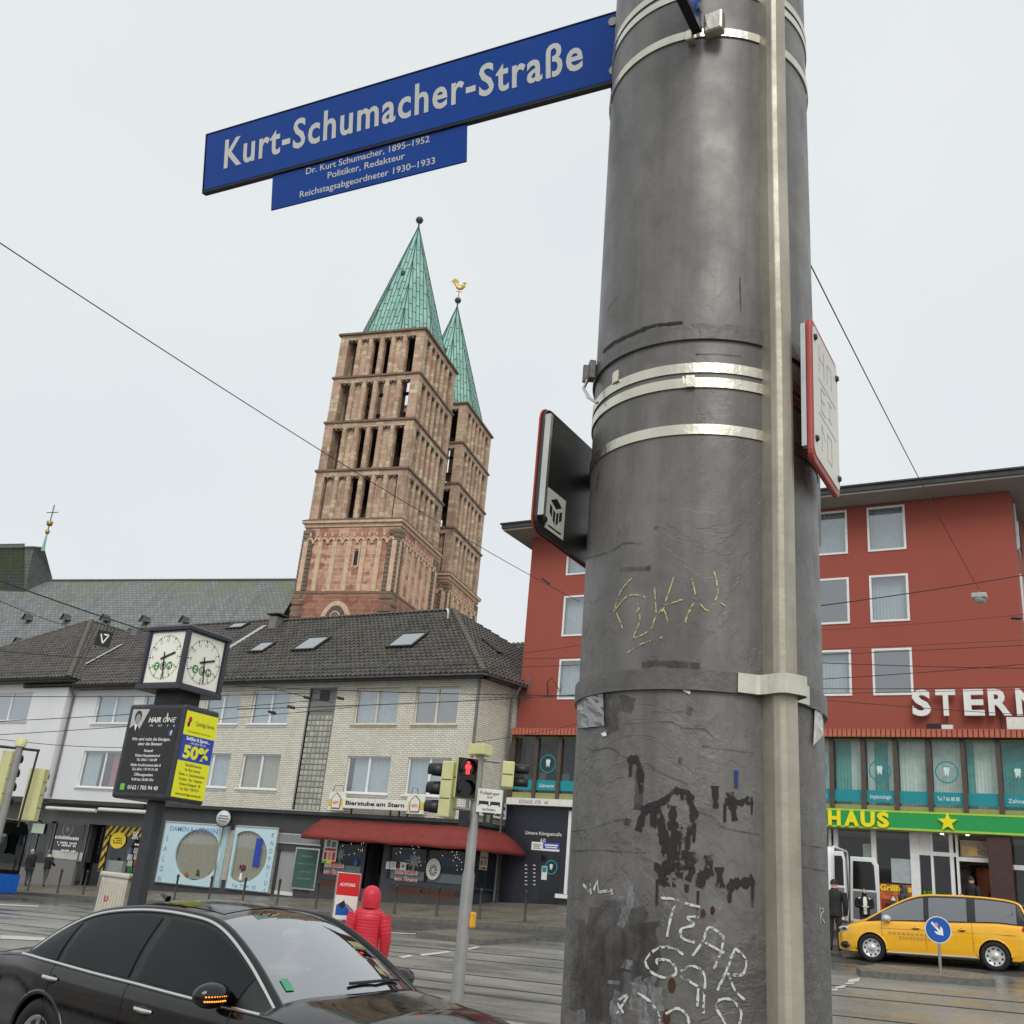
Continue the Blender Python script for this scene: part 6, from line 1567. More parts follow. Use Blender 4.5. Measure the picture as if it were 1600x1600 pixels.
mb = MB(); q = rect((1443, 1391), (1460, 1402), YF); mb.box(q[0], q[1], YF - 0.012, YF + 0.02, q[2], q[3]); o = rb(mb, red, 'green_notice', paint('lime_notice', srgb(96, 170, 40), 0.5))
tx('notice_text', 'URFA', BLACK, red, ((q[0]+q[1])/2, YF - 0.013, q[2] + 0.05), parent=o, height=0.16, width=0.35, depth=0.002, bold=0.03)
q = rect((1348, 1318), (1363, 1400), YF + 0.05)
for k in range(7):
    mb = MB(); a = q[0] + (q[1]-q[0]) * k / 7; mb.box(a, a + (q[1]-q[0]) / 9, YF + 0.06, YF + 0.075, q[2] - 0.8, q[3]); rb(mb, red, 'blind_slat', paint('blind_green', srgb(176, 194, 170), 0.6))
c = on_y(1530, 1330, YF + 0.02); mb = MB(); mb.box(X(1503), X(1556), YF + 0.02, YF + 0.05, on_y(1530, 1342, YF).z, ZSH - 0.15); o = rb(mb, red, 'shop_board', paint('shop_board', srgb(150, 138, 122), 0.6, var=0.15))
tx('board_text', 'Gourm', paint('board_text', srgb(96, 84, 74), 0.6), red, (c.x + 0.25, YF + 0.019, c.z - 0.1), parent=o, height=0.22, width=0.9, depth=0.002, shear=0.3)
mb = MB(); a = on_y(1518, 1322, YF); mb.box(X(1505), X(1530), YF + 0.012, YF + 0.018, on_y(1530, 1338, YF).z, on_y(1530, 1323, YF).z); rb(mb, red, 'lit_picture', paint('warm_picture', srgb(200, 160, 104), 0.6, var=0.2), o)
# meat spits, lamps inside the grill
for px in (1508, 1537):
    p = on_y(px, 1378, YF + 1.6); mb = MB(); mb.lathe([(0.05, -0.5), (0.16, -0.3), (0.24, 0.2), (0.2, 0.4), (0.03, 0.45)], 12, tuple(p)); rb(mb, red, 'grill_spit', paint('spit_meat_%d' % px, srgb(150, 82, 48) if px > 1520 else srgb(90, 84, 76), 0.6, var=0.3))
for px in (1472, 1512, 1548):
    p = on_y(px, 1308, YF - 0.2); mb = MB(); mb.lathe([(0.0, 0.0), (0.05, 0.0), (0.05, 0.03)], 10, (p.x, p.y, ZSH - 0.03)); rb(mb, red, 'ceiling_lamp', emit('ceiling_lamp_%d' % px, (1, 0.85, 0.6), 4))
# dark entrance on the left of the red house
ex0, ex1 = on_y(812, 1330, YR - 0.3).x, on_y(886, 1330, YR - 0.3).x
ez1 = on_y(850, 1262, YR - 0.3).z
mb = MB(); mb.box(RXL, RXL + 4.4, YR - 0.25, YR - 0.15, 0.4, zg0 - 0.2); rb(mb, red, 'entrance_wall', NAVY)
mb = MB(); q = rect((806, 1242), (896, 1261), YG - 0.1); mb.box(BX0 - 0.1, RXL + 4.4, YG - 0.15, YR - 0.16, q[2], zg0 - 0.225); fas = rb(mb, red, 'entrance_fascia', WHITE_SIGN)
c = on_y(823, 1252, YG - 0.15); tx('fascia_text', 'KÖNIGS  STR   60', GREYP, red, (c.x + 0.3, YG - 0.151, c.z - 0.08), parent=fas, height=0.13, width=1.25, depth=0.004, bold=0.01)
c = on_y(849, 1305, YR - 0.25); tx('house_lettering', 'Untere Königsstraße', WHITE, red, (c.x, YR - 0.252, c.z), height=0.13, width=1.55, depth=0.003); tx('house_number', '6', WHITE, red, (c.x - 0.06, YR - 0.252, c.z - 0.26), height=0.15, depth=0.003); tx('house_number', '0', WHITE, red, (c.x + 0.06, YR - 0.252, c.z - 0.26), height=0.15, depth=0.003)
poster(red, (831, 1315), (848, 1329), YR - 0.251, WHITE_SIGN, [(0.15, 0.85, 0.6, 0.7, GREYP), (0.25, 0.75, 0.4, 0.5, GREYP), (0.15, 0.85, 0.2, 0.28, GREYP)], 'door_plate')
poster(red, (849, 1316), (874, 1331), YR - 0.251, BLUE_AD, [(0.1, 0.9, 0.62, 0.8, WHITE_SIGN), (0.15, 0.85, 0.38, 0.52, WHITE_SIGN), (0.0, 1.0, 0.0, 0.25, WHITE_SIGN)], 'door_plate')
q = rect((846, 1336), (870, 1416), YR - 0.25); mb = MB(); mb.box(q[0], q[1], YR - 0.262, YR - 0.2505, q[2] - 0.05, q[3]); dr = rb(mb, red, 'entrance_door', BLACK_GLOSS)
c = on_y(861, 1355, YR - 0.27); mb = MB(); N = 28; ring_ = lambda qq: [(c.x + qq*math.cos(2*PI*k/N), YR - 0.2635, c.z + qq*math.sin(2*PI*k/N)) for k in range(N)]
mb.grid([ring_(0.26), ring_(0.22)], False, True); rb(mb, red, 'tooth_ring', TEAL, dr); mb = MB(); tooth(mb, (c.x, c.z), 0.12, YR - 0.263); rb(mb, red, 'tooth_emblem', TOOTH, dr)
poster(red, (847, 1353), (854, 1375), YR - 0.263, WHITE_SIGN, [(0.1, 0.9, 0.55, 0.95, TEAL)], 'door_plate')
for i in range(2):
    for j in range(6):
        p = on_y(822 + i * 13, 1352 + j * 6, YR - 0.25); mb = MB(); mb.box(p.x - 0.05, p.x + 0.05, YR - 0.258, YR - 0.2505, p.z - 0.015, p.z + 0.015); rb(mb, red, 'name_plate', WHITE_SIGN)
wx0 = on_y(886, 1330, YR - 0.3).x; mb = MB(); mb.box(wx0, wx0 + 0.12, YR - 0.36, YR - 0.252, on_y(880, 1398, YR - 0.3).z, zg0 - 0.6); mb.box(wx0 - 0.35, wx0 + 2, YR - 0.36, YR - 0.252, on_y(878, 1400, YR - 0.3).z - 0.08, on_y(878, 1398, YR - 0.3).z + 0.02); rb(mb, red, 'shop_frame', FRAME_WHITE)
mb = MB(); mb.box(wx0 + 0.12, RXL + 4.4, YR - 0.30, YR - 0.252, on_y(880, 1397, YR - 0.3).z, zg0 - 0.6); rb(mb, red, 'shop_pane', paint('dark_shop_pane', srgb(46, 52, 54), 0.08, spec=0.8))
# wall fittings
p = on_y(866, 1078, YR); mb = MB(); mb.tube([(p.x - 0.25, YR - 0.05, p.z - 0.2), (p.x - 0.2, YR - 0.25, p.z + 0.25), (p.x, YR - 0.35, p.z + 0.42), (p.x + 0.2, YR - 0.3, p.z + 0.2), (p.x + 0.25, YR - 0.05, p.z - 0.05)], 0.018, 6); rb(mb, red, 'wall_hook', DARK_STEEL)
# low roof seen between the two houses
lr = thing('tiled_back_house', 'dark tiled roof of a back house between cream house and red house', 'house', (-22, 44, 2))
pA, pB = on_y(786, 1006, 44.0), on_y(822, 1006, 44.0)
tile_roof(lr, 'roof_tiles', (pA.x - 8, 40.5, pA.z - 3.2), (pB.x + 0.6, 40.5, pA.z - 3.2), (pA.x - 8, 44, pA.z), (pB.x + 0.6, 44, pA.z), TILE_DARK)
mb = MB(); mb.quad((pA.x - 8, 40.6, 0), (pB.x + 0.6, 40.6, 0), (pB.x + 0.6, 40.6, pA.z - 3.2), (pA.x - 8, 40.6, pA.z - 3.2)); mb.quad((pA.x - 8, 44, 0), (pB.x + 0.6, 44, 0), (pB.x + 0.6, 44, pA.z - 0.02), (pA.x - 8, 44, pA.z - 0.02)); rb(mb, lr, 'wall', PLASTER_GREY)
# ================================================================== church: two towers, nave, transept
AZT = rad(12.5)
TX_ = Vector((math.cos(AZT), math.sin(AZT), 0)); TY_ = Vector((-math.sin(AZT), math.cos(AZT), 0))
OLDF = Vector((-math.sin(YAW), math.cos(YAW), 0))
def at_depth(px, py, d):
    r = ray(px, py); return CAM + r * (d / r.dot(OLDF))
def along(C, dv, px, py):
    r = ray(px, py); det = dv.x * (-r.y) + r.x * dv.y
    return ((-C.x + CAM.x) * (-r.y) - (-r.x) * (-C.y + CAM.y)) / det
TC = at_depth(648, 640, 95.0)
tw = (abs(along(TC, -TX_, 512, 590)) + abs(along(TC, TY_, 704, 620))) / 2
HW = tw / 2
hd_ = math.hypot(TC.x, TC.y)
def zlev(px, py):
    r = ray(px, py); return CAM.z + r.z / math.hypot(r.x, r.y) * hd_
ZT = [zlev(661.6, 511), zlev(653.7, 580), zlev(644.7, 652), zlev(638, 730), zlev(628, 812), zlev(613, 926)]
T1 = TC - TX_ * HW + TY_ * HW
def apex_z(px, py, P_):
    r = ray(px, py); return CAM.z + r.z / math.hypot(r.x, r.y) * math.hypot(P_.x, P_.y)
ZAP = apex_z(646, 352, T1)
r_ = ray(714.5, 478); d2 = (ZAP - CAM.z) / (r_.z / math.hypot(r_.x, r_.y))
T2 = Vector((r_.x, r_.y, 0)).normalized() * d2
GOLD = paint('gilded_metal', srgb(170, 146, 84), 0.35, 0.8, var=0.15)
def face_rot(k): return (0, 0, PI / 2 * k)
def tower(P_, label, finial):
    t = thing('church_tower', label, 'church tower', (P_.x, P_.y, 0.5), (0, 0, AZT), 'twin towers of the church')
    Z = [z - 0.5 for z in ZT]; h = HW
    pats = ['obooxo'.replace('x', 'b'), 'oboobo', 'oboobo', 'bboobb']
    for si in range(4):
        z1, z0 = Z[si] - 0.28, Z[si + 1]; H = z1 - z0; h_ = h + 0.06 * si
        cw_ = 0.95; lint = 0.55
        inner = 2 * h_ - 2 * cw_; bw = inner / 6; pw = 0.60
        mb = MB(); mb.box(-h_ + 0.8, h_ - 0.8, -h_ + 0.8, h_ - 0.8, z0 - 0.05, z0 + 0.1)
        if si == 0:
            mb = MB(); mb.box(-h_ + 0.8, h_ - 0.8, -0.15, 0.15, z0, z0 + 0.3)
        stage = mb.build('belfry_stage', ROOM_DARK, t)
        mb = MB(); mb.box(h_ - cw_, h_, -h_, -h_ + cw_, z0, z1); cpm = mb.mesh('corner_pillar', STONE_UP)
        for k in range(4): put('corner_pillar', cpm, stage, (0, 0, 0), face_rot(k))
        # shared pieces for this stage, all built for the face looking along -Y
        mb = MB(); mb.box(-h_ + cw_, h_ - cw_, -h_ + 0.004, -h_ + 0.75, z1 - lint, z1 - 0.003); lm = mb.mesh('lintel', STONE_UP)
        mb = MB(); mb.box(-pw/2, pw/2, 0.16, 0.70, z0, z1 - lint)
        mb.grid([[(pw/2 * 0.9 * math.cos(PI + PI*k/6), 0.17 + 0.22 * math.sin(PI + PI*k/6), z) for k in range(7)] for z in (z0, z1 - lint)], True); pm = mb.mesh('pier', STONE_UP)
        mb = MB(); mb.box(-bw/2 + pw/2 - 0.03, bw/2 - pw/2 + 0.03, 0.30, 0.62, z0, z1 - lint); bm_ = mb.mesh('blind_panel', STONE_UP)
        mb = MB(); e = (bw - pw) / 2
        for s in (-1, 1):
            mb.box(min(s*e, s*(e - 0.2)), max(s*e, s*(e - 0.2)), 0.02, 0.3, z1 - lint - 0.24, z1 - lint); mb.box(min(s*e, s*(e-0.36)), max(s*e, s*(e-0.36)), 0.02, 0.3, z1 - lint - 0.08, z1 - lint + 0.001)
        cm = mb.mesh('corbel', STONE_DARK)
        for k in range(4):
            R_ = Matrix.Rotation(PI/2 * k, 3, 'Z')
            put('lintel', lm, stage, (0, 0, 0), face_rot(k))
            for i in range(7):
                x = -h_ + cw_ + bw * i
                if i in (0, 6): continue
                put('pier', pm, stage, R_ @ Vector((x, -h_, 0)), face_rot(k))
            for i, ch_ in enumerate(pats[si]):
                x = -h_ + cw_ + bw * (i + 0.5)
                put('corbel', cm, stage, R_ @ Vector((x, -h_, 0)), face_rot(k))
                if ch_ == 'b': put('blind_panel', bm_, stage, R_ @ Vector((x, -h_, 0)), face_rot(k))
        # cornice above and floor below
        mb = MB(); q = h_ + (0.16 if si else 0.24); mb.box(-q, q, -q, -h_ + 1.0, z1, z1 + 0.22); mb.box(-q, q, h_ - 1.0, q, z1, z1 + 0.22); mb.box(-q, -h_ + 1.0, -h_ + 1.0, h_ - 1.0, z1, z1 + 0.22); mb.box(h_ - 1.0, q, -h_ + 1.0, h_ - 1.0, z1, z1 + 0.22); mb.build('string_course', STONE_DARK, t)
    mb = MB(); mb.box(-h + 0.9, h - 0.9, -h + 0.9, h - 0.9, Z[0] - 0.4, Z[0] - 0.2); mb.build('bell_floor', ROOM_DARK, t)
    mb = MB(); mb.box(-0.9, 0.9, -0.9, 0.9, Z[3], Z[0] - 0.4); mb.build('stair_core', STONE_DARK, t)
    # main cornice
    q = h + 0.62; zc_ = Z[4]
    mb = MB(); mb.box(-q, q, -q, q, zc_ - 0.42, zc_ - 0.12); mb.box(-q + 0.22, q - 0.22, -q + 0.22, q - 0.22, zc_ - 0.8, zc_ - 0.421); mc = mb.build('main_cornice', STONE_TRIM, t)
    mb = MB(); mb.add([(-q-.06, -q-.06, zc_ - 0.119), (q+.06, -q-.06, zc_ - 0.119), (q+.06, q+.06, zc_ - 0.119), (-q-.06, q+.06, zc_ - 0.119), (-h, -h, zc_ + 0.28), (h, -h, zc_ + 0.28), (h, h, zc_ + 0.28), (-h, h, zc_ + 0.28)], [(0, 1, 5, 4), (1, 2, 6, 5), (2, 3, 7, 6), (3, 0, 4, 7)]); mb.build('lead_cover', LEAD, mc)
    # arcaded lower stage
    hl = h + 0.28; za, zb = Z[5], zc_ - 0.8
    mb = MB(); mb.box(-hl, hl, -hl, hl, za, zb); low = mb.build('arcaded_stage', STONE_LOW, t)
    n = 7; sp = (2 * hl - 0.7) / (n - 1)
    mb = MB(); mb.box(-0.24, 0.24, -0.14, 0.05, za + 0.02, zb - 1.5); pil = mb.mesh('pilaster', STONE_TRIM)
    mb = MB()
    for s in (-1, 1):
        R1, R2, N = sp/4 - 0.03, sp/4 - 0.24, 8
        rows = [[(s*sp/4 + R*math.cos(PI*k/N), y, R*math.sin(PI*k/N)) for k in range(N + 1)] for R, y in ((R2, 0.02), (R2, -0.16), (R1, -0.16), (R1, 0.02))]
        mb.grid(rows, False)
        mb.box(s*sp/4 - 0.1, s*sp/4 + 0.1, -0.12, 0.02, R1 + 0.1, R1 + 0.5)
    mb.box(-0.13, 0.13, -0.18, 0.02, -0.3, 0.08)
    arc = mb.mesh('frieze_arch', STONE_TRIM)
    mb = MB(); mb.box(-0.62, 0.62, -0.62, 0.62, -0.19, 0.19); qa = mb.mesh('quoin', STONE_DARK)
    for k in range(4):
        R_ = Matrix.Rotation(PI/2 * k, 3, 'Z')
        for i in range(n): put('pilaster', pil, low, R_ @ Vector((-hl + 0.35 + sp*i, -hl, 0)), face_rot(k))
        for i in range(n - 1): put('frieze_arch', arc, low, R_ @ Vector((-hl + 0.35 + sp*(i + 0.5), -hl, zb - 1.45)), face_rot(k))
        for i in range(14):
            zz = za + 0.3 + (zb - za - 0.8) * i / 13; e = 0.5 if i % 2 else 0.62
            put('quoin', qa, low, R_ @ Vector((hl - 0.50, -hl + 0.50, zz)), face_rot(k))
    mb = MB(); zw = za + (zb - za) * 0.40; mb.box(-0.22 + 0.9, 0.22 + 0.9, -hl - 0.02, -hl + 0.02, zw, zw + 1.5); sl_ = mb.build('slit_window', BLACK, low)
    mb = MB(); mb.box(0.55, 0.68, -hl - 0.12, -hl + 0.02, zw - 0.2, zw + 1.7); mb.box(1.12, 1.25, -hl - 0.12, -hl + 0.02, zw - 0.2, zw + 1.7); mb.box(0.55, 1.25, -hl - 0.13, -hl + 0.02, zw + 1.7, zw + 1.9); mb.build('slit_frame', STONE_TRIM, sl_)
    mb = MB(); mb.box(-hl - 0.14, hl + 0.14, -hl - 0.14, hl + 0.14, za - 0.22, za); mb.build('string_course', STONE_DARK, t)
    hb = hl + 0.1
    mb = MB(); mb.box(-hb, hb, -hb, hb, -0.5, za - 0.22); base = mb.build('base_stage', STONE_RED, t)
    for k in range(4):
        R_ = Matrix.Rotation(PI/2 * k, 3, 'Z')
        for i in range(9): put('quoin', qa, base, R_ @ Vector((hb - (0.50 if i % 2 else 0.6), -hb + (0.6 if i % 2 else 0.5), za - 0.55 - 0.62 * i)), face_rot(k))
    # pointed window in the base
    za2 = za - 1.0; mb = MB()
    def arch(w, rise, drop, n=8):
        pts = []
        for k in range(n + 1):
            a = k / n; pts.append((w * (1 - a**1.7), za2 - rise + rise * math.sin(a * PI/2)))
        left = [(-x, z) for x, z in pts]
        return [(w, za2 - rise - drop)] + pts + left[::-1][1:] + [(-w, za2 - rise - drop)]
    mb.prism([(x - 0.3, z) for x, z in arch(1.75, 2.6, 5)], -hb - 0.16, -hb + 0.02, 'xz'); wf = mb.build('window_arch', STONE_TRIM, base)
    mb = MB(); mb.prism([(x - 0.3, z - 0.45) for x, z in arch(1.25, 2.2, 5)], -hb - 0.20, -hb - 0.161, 'xz'); mb.build('window_glass', paint('church_glass', srgb(88, 78, 70), 0.4, var=0.3), wf)
    mb = MB(); mb.lathe([(0.42, -0.05), (0.55, -0.05), (0.55, 0.05), (0.42, 0.05), (0.42, -0.05)], 16, mat=Matrix.Translation((-0.3, -hb - 0.25, za2 - 1.6)) @ Matrix.Rotation(PI/2, 4, 'X')); mb.build('tracery', STONE_TRIM, wf)
    # copper spire, eight sides
    zs0, za_ = Z[0] - 0.05, ZAP - 0.5
    ap = h - 0.15; rv = ap / math.cos(PI/8)
    pts = [Vector((rv * math.cos(PI/8 + PI/4*k), rv * math.sin(PI/8 + PI/4*k), zs0)) for k in range(8)]
    A = Vector((0, 0, za_))
    mb = MB(); mb.add(pts + [A], [(k, (k+1) % 8, 8) for k in range(8)], False); sp_ = mb.build('spire', COPPER, t)
    mb = MB()
    for k in range(8):
        p, q = pts[k], pts[(k+1) % 8]; u = (q - p).normalized(); mid = (p + q)/2; v = (A - mid); L = v.length; v.normalize(); nn = u.cross(v); nn = nn if nn.dot(mid) > 0 else -nn
        W = (q - p).length; nc = 9; cwid = W / nc
        def bar(x, y0, x2, y2, w=0.035, e=0.02):
            a_, b_ = mid + u*x + v*y0, mid + u*x2 + v*y2; d_ = (b_ - a_).normalized(); s_ = d_.cross(nn) * w
            mb.add([a_ + s_, b_ + s_, b_ - s_, a_ - s_, a_ + s_ + nn*e, b_ + s_ + nn*e, b_ - s_ + nn*e, a_ - s_ + nn*e], [(4, 5, 6, 7), (0, 1, 5, 4), (2, 3, 7, 6)])
        for c in range(1, nc):
            x = -W/2 + c*cwid; top = L * (1 - abs(x) / (W/2))
            bar(x, 0, x, max(0.05, top - 0.05))
        for c in range(nc):
            x0, x1 = -W/2 + c*cwid, -W/2 + (c+1)*cwid; y = 1.2 if c % 2 else 2.3
            while True:
                m_ = max(abs(x0), abs(x1)); top = L * (1 - m_ / (W/2))
                if y > top: break
                bar(x0, y, x1, y, 0.03, 0.03); y += 2.25
        bar(-W/2, 0, 0, L, 0.05, 0.04)
    o = mb.build('spire_seams', COPPER_SEAM, sp_); o['kind'] = 'stuff'
    mb = MB(); mb.box(-0.18, 0.18, -ap*0.46 - 0.25, -ap*0.46, zs0 + (za_ - zs0)*0.52, zs0 + (za_ - zs0)*0.545); mb.build('spire_hook', COPPER_SEAM, sp_)
    mb = MB(); mb.lathe([(0.12, -0.4), (0.09, 0.3), (0.12, 0.45), (0.34, 0.55), (0.46, 0.85), (0.34, 1.12), (0.05, 1.25)], 16, (0, 0, za_)); f = mb.build('finial_ball', paint('finial_dark', srgb(76, 84, 80), 0.5, 0.5), t)
    if finial:
        mb = MB(); z = za_ + 1.2
        mb.tube([(0, 0, z - 0.1), (0, 0, z + 1.0)], 0.07, 8)
        mb.ellipsoid((0.05, 0, z + 1.65), (0.55, 0.13, 0.38), 14, 8)
        mb.ellipsoid((0.55, 0, z + 2.0), (0.2, 0.11, 0.42), 12, 8, None)
        mb.ellipsoid((0.62, 0, z + 2.45), (0.2, 0.1, 0.17), 12, 8)
        mb.prism([(0.78, z + 2.45), (0.98, z + 2.38), (0.78, z + 2.33)], -0.04, 0.04, 'xz')
        mb.prism([(0.5, z + 2.58), (0.55, z + 2.78), (0.63, z + 2.62), (0.7, z + 2.78), (0.76, z + 2.56)], -0.03, 0.03, 'xz')
        for a in range(6):
            w = 0.5 + a * 0.34; cx, cz = -0.35, z + 1.7
            mb.tube([(cx, 0, cz), (cx - 0.45*math.cos(w*0.8), 0, cz + 0.5*math.sin(w) + 0.25), (cx - 0.75*math.cos(w*0.75) , 0, cz + 0.85*math.sin(w) + 0.35), (cx - 0.95*math.cos(w*0.7) - 0.05, 0, cz + 0.75*math.sin(w) + 0.1)], [0.1, 0.09, 0.07, 0.02], 6)
        mb.tube([(0.0, 0, z + 1.35), (0.0, 0, z + 0.95)], 0.08, 6); mb.tube([(-0.4, 0, z + 1.0), (0.4, 0, z + 1.0)], 0.05, 6)
        mb.build('weathercock', GOLD, t, rot=(0, 0, rad(25)))
    return t
tower(T1, 'nearer sandstone church tower with a copper spire topped by a ball', False)
tower(T2, 'farther sandstone church tower with a copper spire topped by a golden weathercock', True)
# nave and transept roofs
DN = (T2 - T1).dot(TY_) / 2
def on_local_y(px, py, yl): return hit(px, py, T1 + TY_ * yl, TY_)
nr0 = on_local_y(262, 907, DN)
nave = thing('church_nave', 'church nave under a huge mossy grey slate roof with tiny dormers', 'church', (nr0.x, nr0.y, 0.0), (0, 0, AZT))
PIT = rad(56)
def slope_obj(name, width_l, width_r, L, ridge, parent, extra=0):
    mb = MB(); n = 20
    mb.grid([[(-width_l + (width_l + width_r) * i / n, -L * j / 8, 0.03 * math.sin(i*1.3 + j)) for i in range(n + 1)] for j in range(9)], True)
    return mb.build(name, SLATE, parent, loc=ridge, rot=(PIT, 0, 0))
xr_l = (on_local_y(463, 910, DN) - nr0).dot(TX_)
ns = slope_obj('slate_roof', 70, xr_l + 1, 26, (0, 0, nr0.z), nave)
nb_ = slope_obj('slate_roof', xr_l + 1, 70, 26, (0, 0, nr0.z - 0.02), nave); nb_.rotation_euler = (PIT, 0, PI); nb_.location = (0, 0, nr0.z - 0.02)
mb = MB(); mb.box(-70, xr_l + 2, -13.9, 13.9, 0, nr0.z - 21); mb.build('wall', STONE_LOW, nave)
mb = MB(); mb.tube([(-70, 0, nr0.z + 0.05), (xr_l + 2, 0, nr0.z + 0.05)], 0.16, 8); mb.build('ridge_cap', LEAD, nave)
npl_n = (Matrix.Rotation(AZT, 3, 'Z') @ Vector((0, -math.sin(PIT), math.cos(PIT)))); npl_p = Vector((nr0.x, nr0.y, nr0.z))
def to_nave(p): return Matrix.Rotation(-AZT, 3, 'Z') @ (p - Vector(nave.location))
mb = MB(); mb.add([(-0.55, -1.0, 0), (0.55, -1.0, 0), (0, -1.05, 1.0), (0, 0.7, 1.0), (-0.55, 0.7, 0.3), (0.55, 0.7, 0.3)], [(0, 2, 3, 4), (1, 5, 3, 2)]); mb.add([(-0.42, -0.8, 0), (0.42, -0.8, 0), (0, -0.8, 0.8)], [(0, 1, 2)])
dm = mb.mesh('roof_dormer', [LEAD])
for px, py in ((45, 971), (105, 971), (166, 972), (228, 974), (290, 975), (31, 1008)):
    p = to_nave(hit(px, py, npl_p, npl_n)); put('roof_dormer', dm, nave, p, (0, 0, 0), (0.85, 0.85, 0.8))
tr0 = on_local_y(53, 855, DN - 3.0); tr1 = on_local_y(70, 854, DN - 2.6)
tp = thing('church_transept', 'taller mossy transept roof of the church carrying a gilded cross', 'church', (tr0.x, tr0.y, 0), (0, 0, AZT))
lt = lambda p: Matrix.Rotation(-AZT, 3, 'Z') @ (p - Vector(tp.location))
zt0 = tr0.z
P1, P2 = Vector(tr0), Vector((tr1.x, tr1.y, zt0)); Q_, V_ = hit(82, 904, npl_p, npl_n), hit(38, 925, npl_p, npl_n)
W_ = hit(-60, 990, npl_p, npl_n)
def P_local(p): return Matrix.Rotation(-AZT, 3, 'Z') @ (p - Vector(tp.location))
ex = Vector((1, 0, 0)); pv = [P_local(q) for q in (P1, V_, W_)]; nrm = (pv[1] - pv[0]).cross(ex).normalized(); nrm = nrm if nrm.z > 0 else -nrm; ey = nrm.cross(ex)
Ms = Matrix((ex, ey, nrm)).transposed().to_4x4(); Ms.translation = pv[0]; inv = Ms.inverted()
a_, b_ = inv @ pv[0], inv @ pv[1]
mb = MB(); mb.quad((a_.x, 0, 0), (b_.x, b_.y, 0), (b_.x, b_.y - 6, 0), (-60, b_.y - 6, 0), (-60, 0, 0)); o = mb.build('slate_roof', SLATE, tp); o.matrix_local = Ms
mb = MB(); mb.quad(*[P_local(q) for q in (P1, P2, Q_, V_)]); mb.quad(*[P_local(q) for q in (Q_, V_, V_ + (V_ - P1)*0.3, Q_ + (V_ - P1)*0.3)]); mb.build('hip_slope', paint('dark_slate', srgb(100, 102, 104), 0.75, var=0.2, scale=1.5, bump=0.3, bscale=3), tp)
mb = MB(); mb.tube([pv[0] + Vector((-60, 0, 0)), pv[0], P_local(P2)], 0.14, 6); mb.build('ridge_cap', LEAD, tp)
mb = MB(); mb.box(-60, -2, -6, 13, 0, zt0 - 20); mb.build('wall', STONE_LOW, tp)
cb_ = lt(on_local_y(68, 855, DN - 2.7)); ct = lt(on_local_y(84.5, 789, DN - 2.7)); Hc = ct.z - cb_.z
mb = MB(); mb.tube([(cb_.x, cb_.y, cb_.z - 0.5), (cb_.x, cb_.y, cb_.z + Hc*0.32)], [0.22, 0.08], 8); cr_ = mb.build('cross_base', COPPER, tp)
mb = MB(); mb.ellipsoid((cb_.x, cb_.y, cb_.z + Hc*0.36), (0.28, 0.28, 0.34), 12, 8); mb.build('gilded_ball', GOLD, cr_)
mb = MB(); mb.lathe([(0.2, 0), (0.34, 0.1), (0.42, 0.55), (0.36, 0.56), (0.3, 0.14), (0.0, 0.1)], 12, (cb_.x, cb_.y, cb_.z + Hc*0.50)); mb.build('gilded_crown', GOLD, cr_)
mb = MB(); mb.tube([(cb_.x, cb_.y, cb_.z + Hc*0.3), (cb_.x, cb_.y, cb_.z + Hc)], 0.07, 8); mb.tube([(cb_.x - 0.85, cb_.y, cb_.z + Hc*0.82), (cb_.x + 0.85, cb_.y, cb_.z + Hc*0.82)], 0.06, 8); mb.build('cross', paint('cross_iron', srgb(110, 112, 112), 0.5, 0.5), cr_)
# ================================================================== clock column with advertising box
CX_, CY_ = -13.72, 12.37
CGZ = ground_z(CX_, CY_)
clk = thing('clock_column', 'dark column with advertising box and four sided clock on top', 'clock', (CX_, CY_, CGZ))
BODY = paint('clock_body', srgb(50, 51, 56), 0.4, var=0.12)
FRAME_NAVY = paint('clock_frame', srgb(44, 46, 78), 0.4, var=0.1)
def L(p): return Vector(p) - Vector((CX_, CY_, CGZ))
zc0, zc1 = 4.39 - CGZ, 5.45 - CGZ; za0, za1 = 2.62 - CGZ, 4.16 - CGZ
mb = MB(); mb.box(-0.12, 0.12, -0.09, 0.09, 0, za0); mb.build('post', BODY, clk, bevel=0.015)
mb = MB(); mb.box(-0.30, 0.30, -0.22, 0.22, za1, zc0); mb.build('neck', BLACK, clk)
hx, hy = 0.50, 0.49
mb = MB()
for sx in (-1, 1):
    for sy in (-1, 1): mb.box(min(sx*hx, sx*(hx-0.075)), max(sx*hx, sx*(hx-0.075)), min(sy*hy, sy*(hy-0.075)), max(sy*hy, sy*(hy-0.075)), zc0 + 0.09, zc1 - 0.05)
mb.box(-hx - 0.015, hx + 0.015, -hy - 0.015, hy + 0.015, zc0, zc0 + 0.09); mb.box(-hx - 0.015, hx + 0.015, -hy - 0.015, hy + 0.015, zc1 - 0.05, zc1)
cc = mb.build('clock_case', BODY, clk, bevel=0.012)
mb = MB(); mb.box(-hx - 0.02, hx + 0.02, -hy - 0.02, hy + 0.02, zc1 + 0.001, zc1 + 0.03); mb.build('case_lid', ZINC, clk)
DIAL = paint('dial_cream', srgb(240, 240, 226), 0.35, var=0.02)
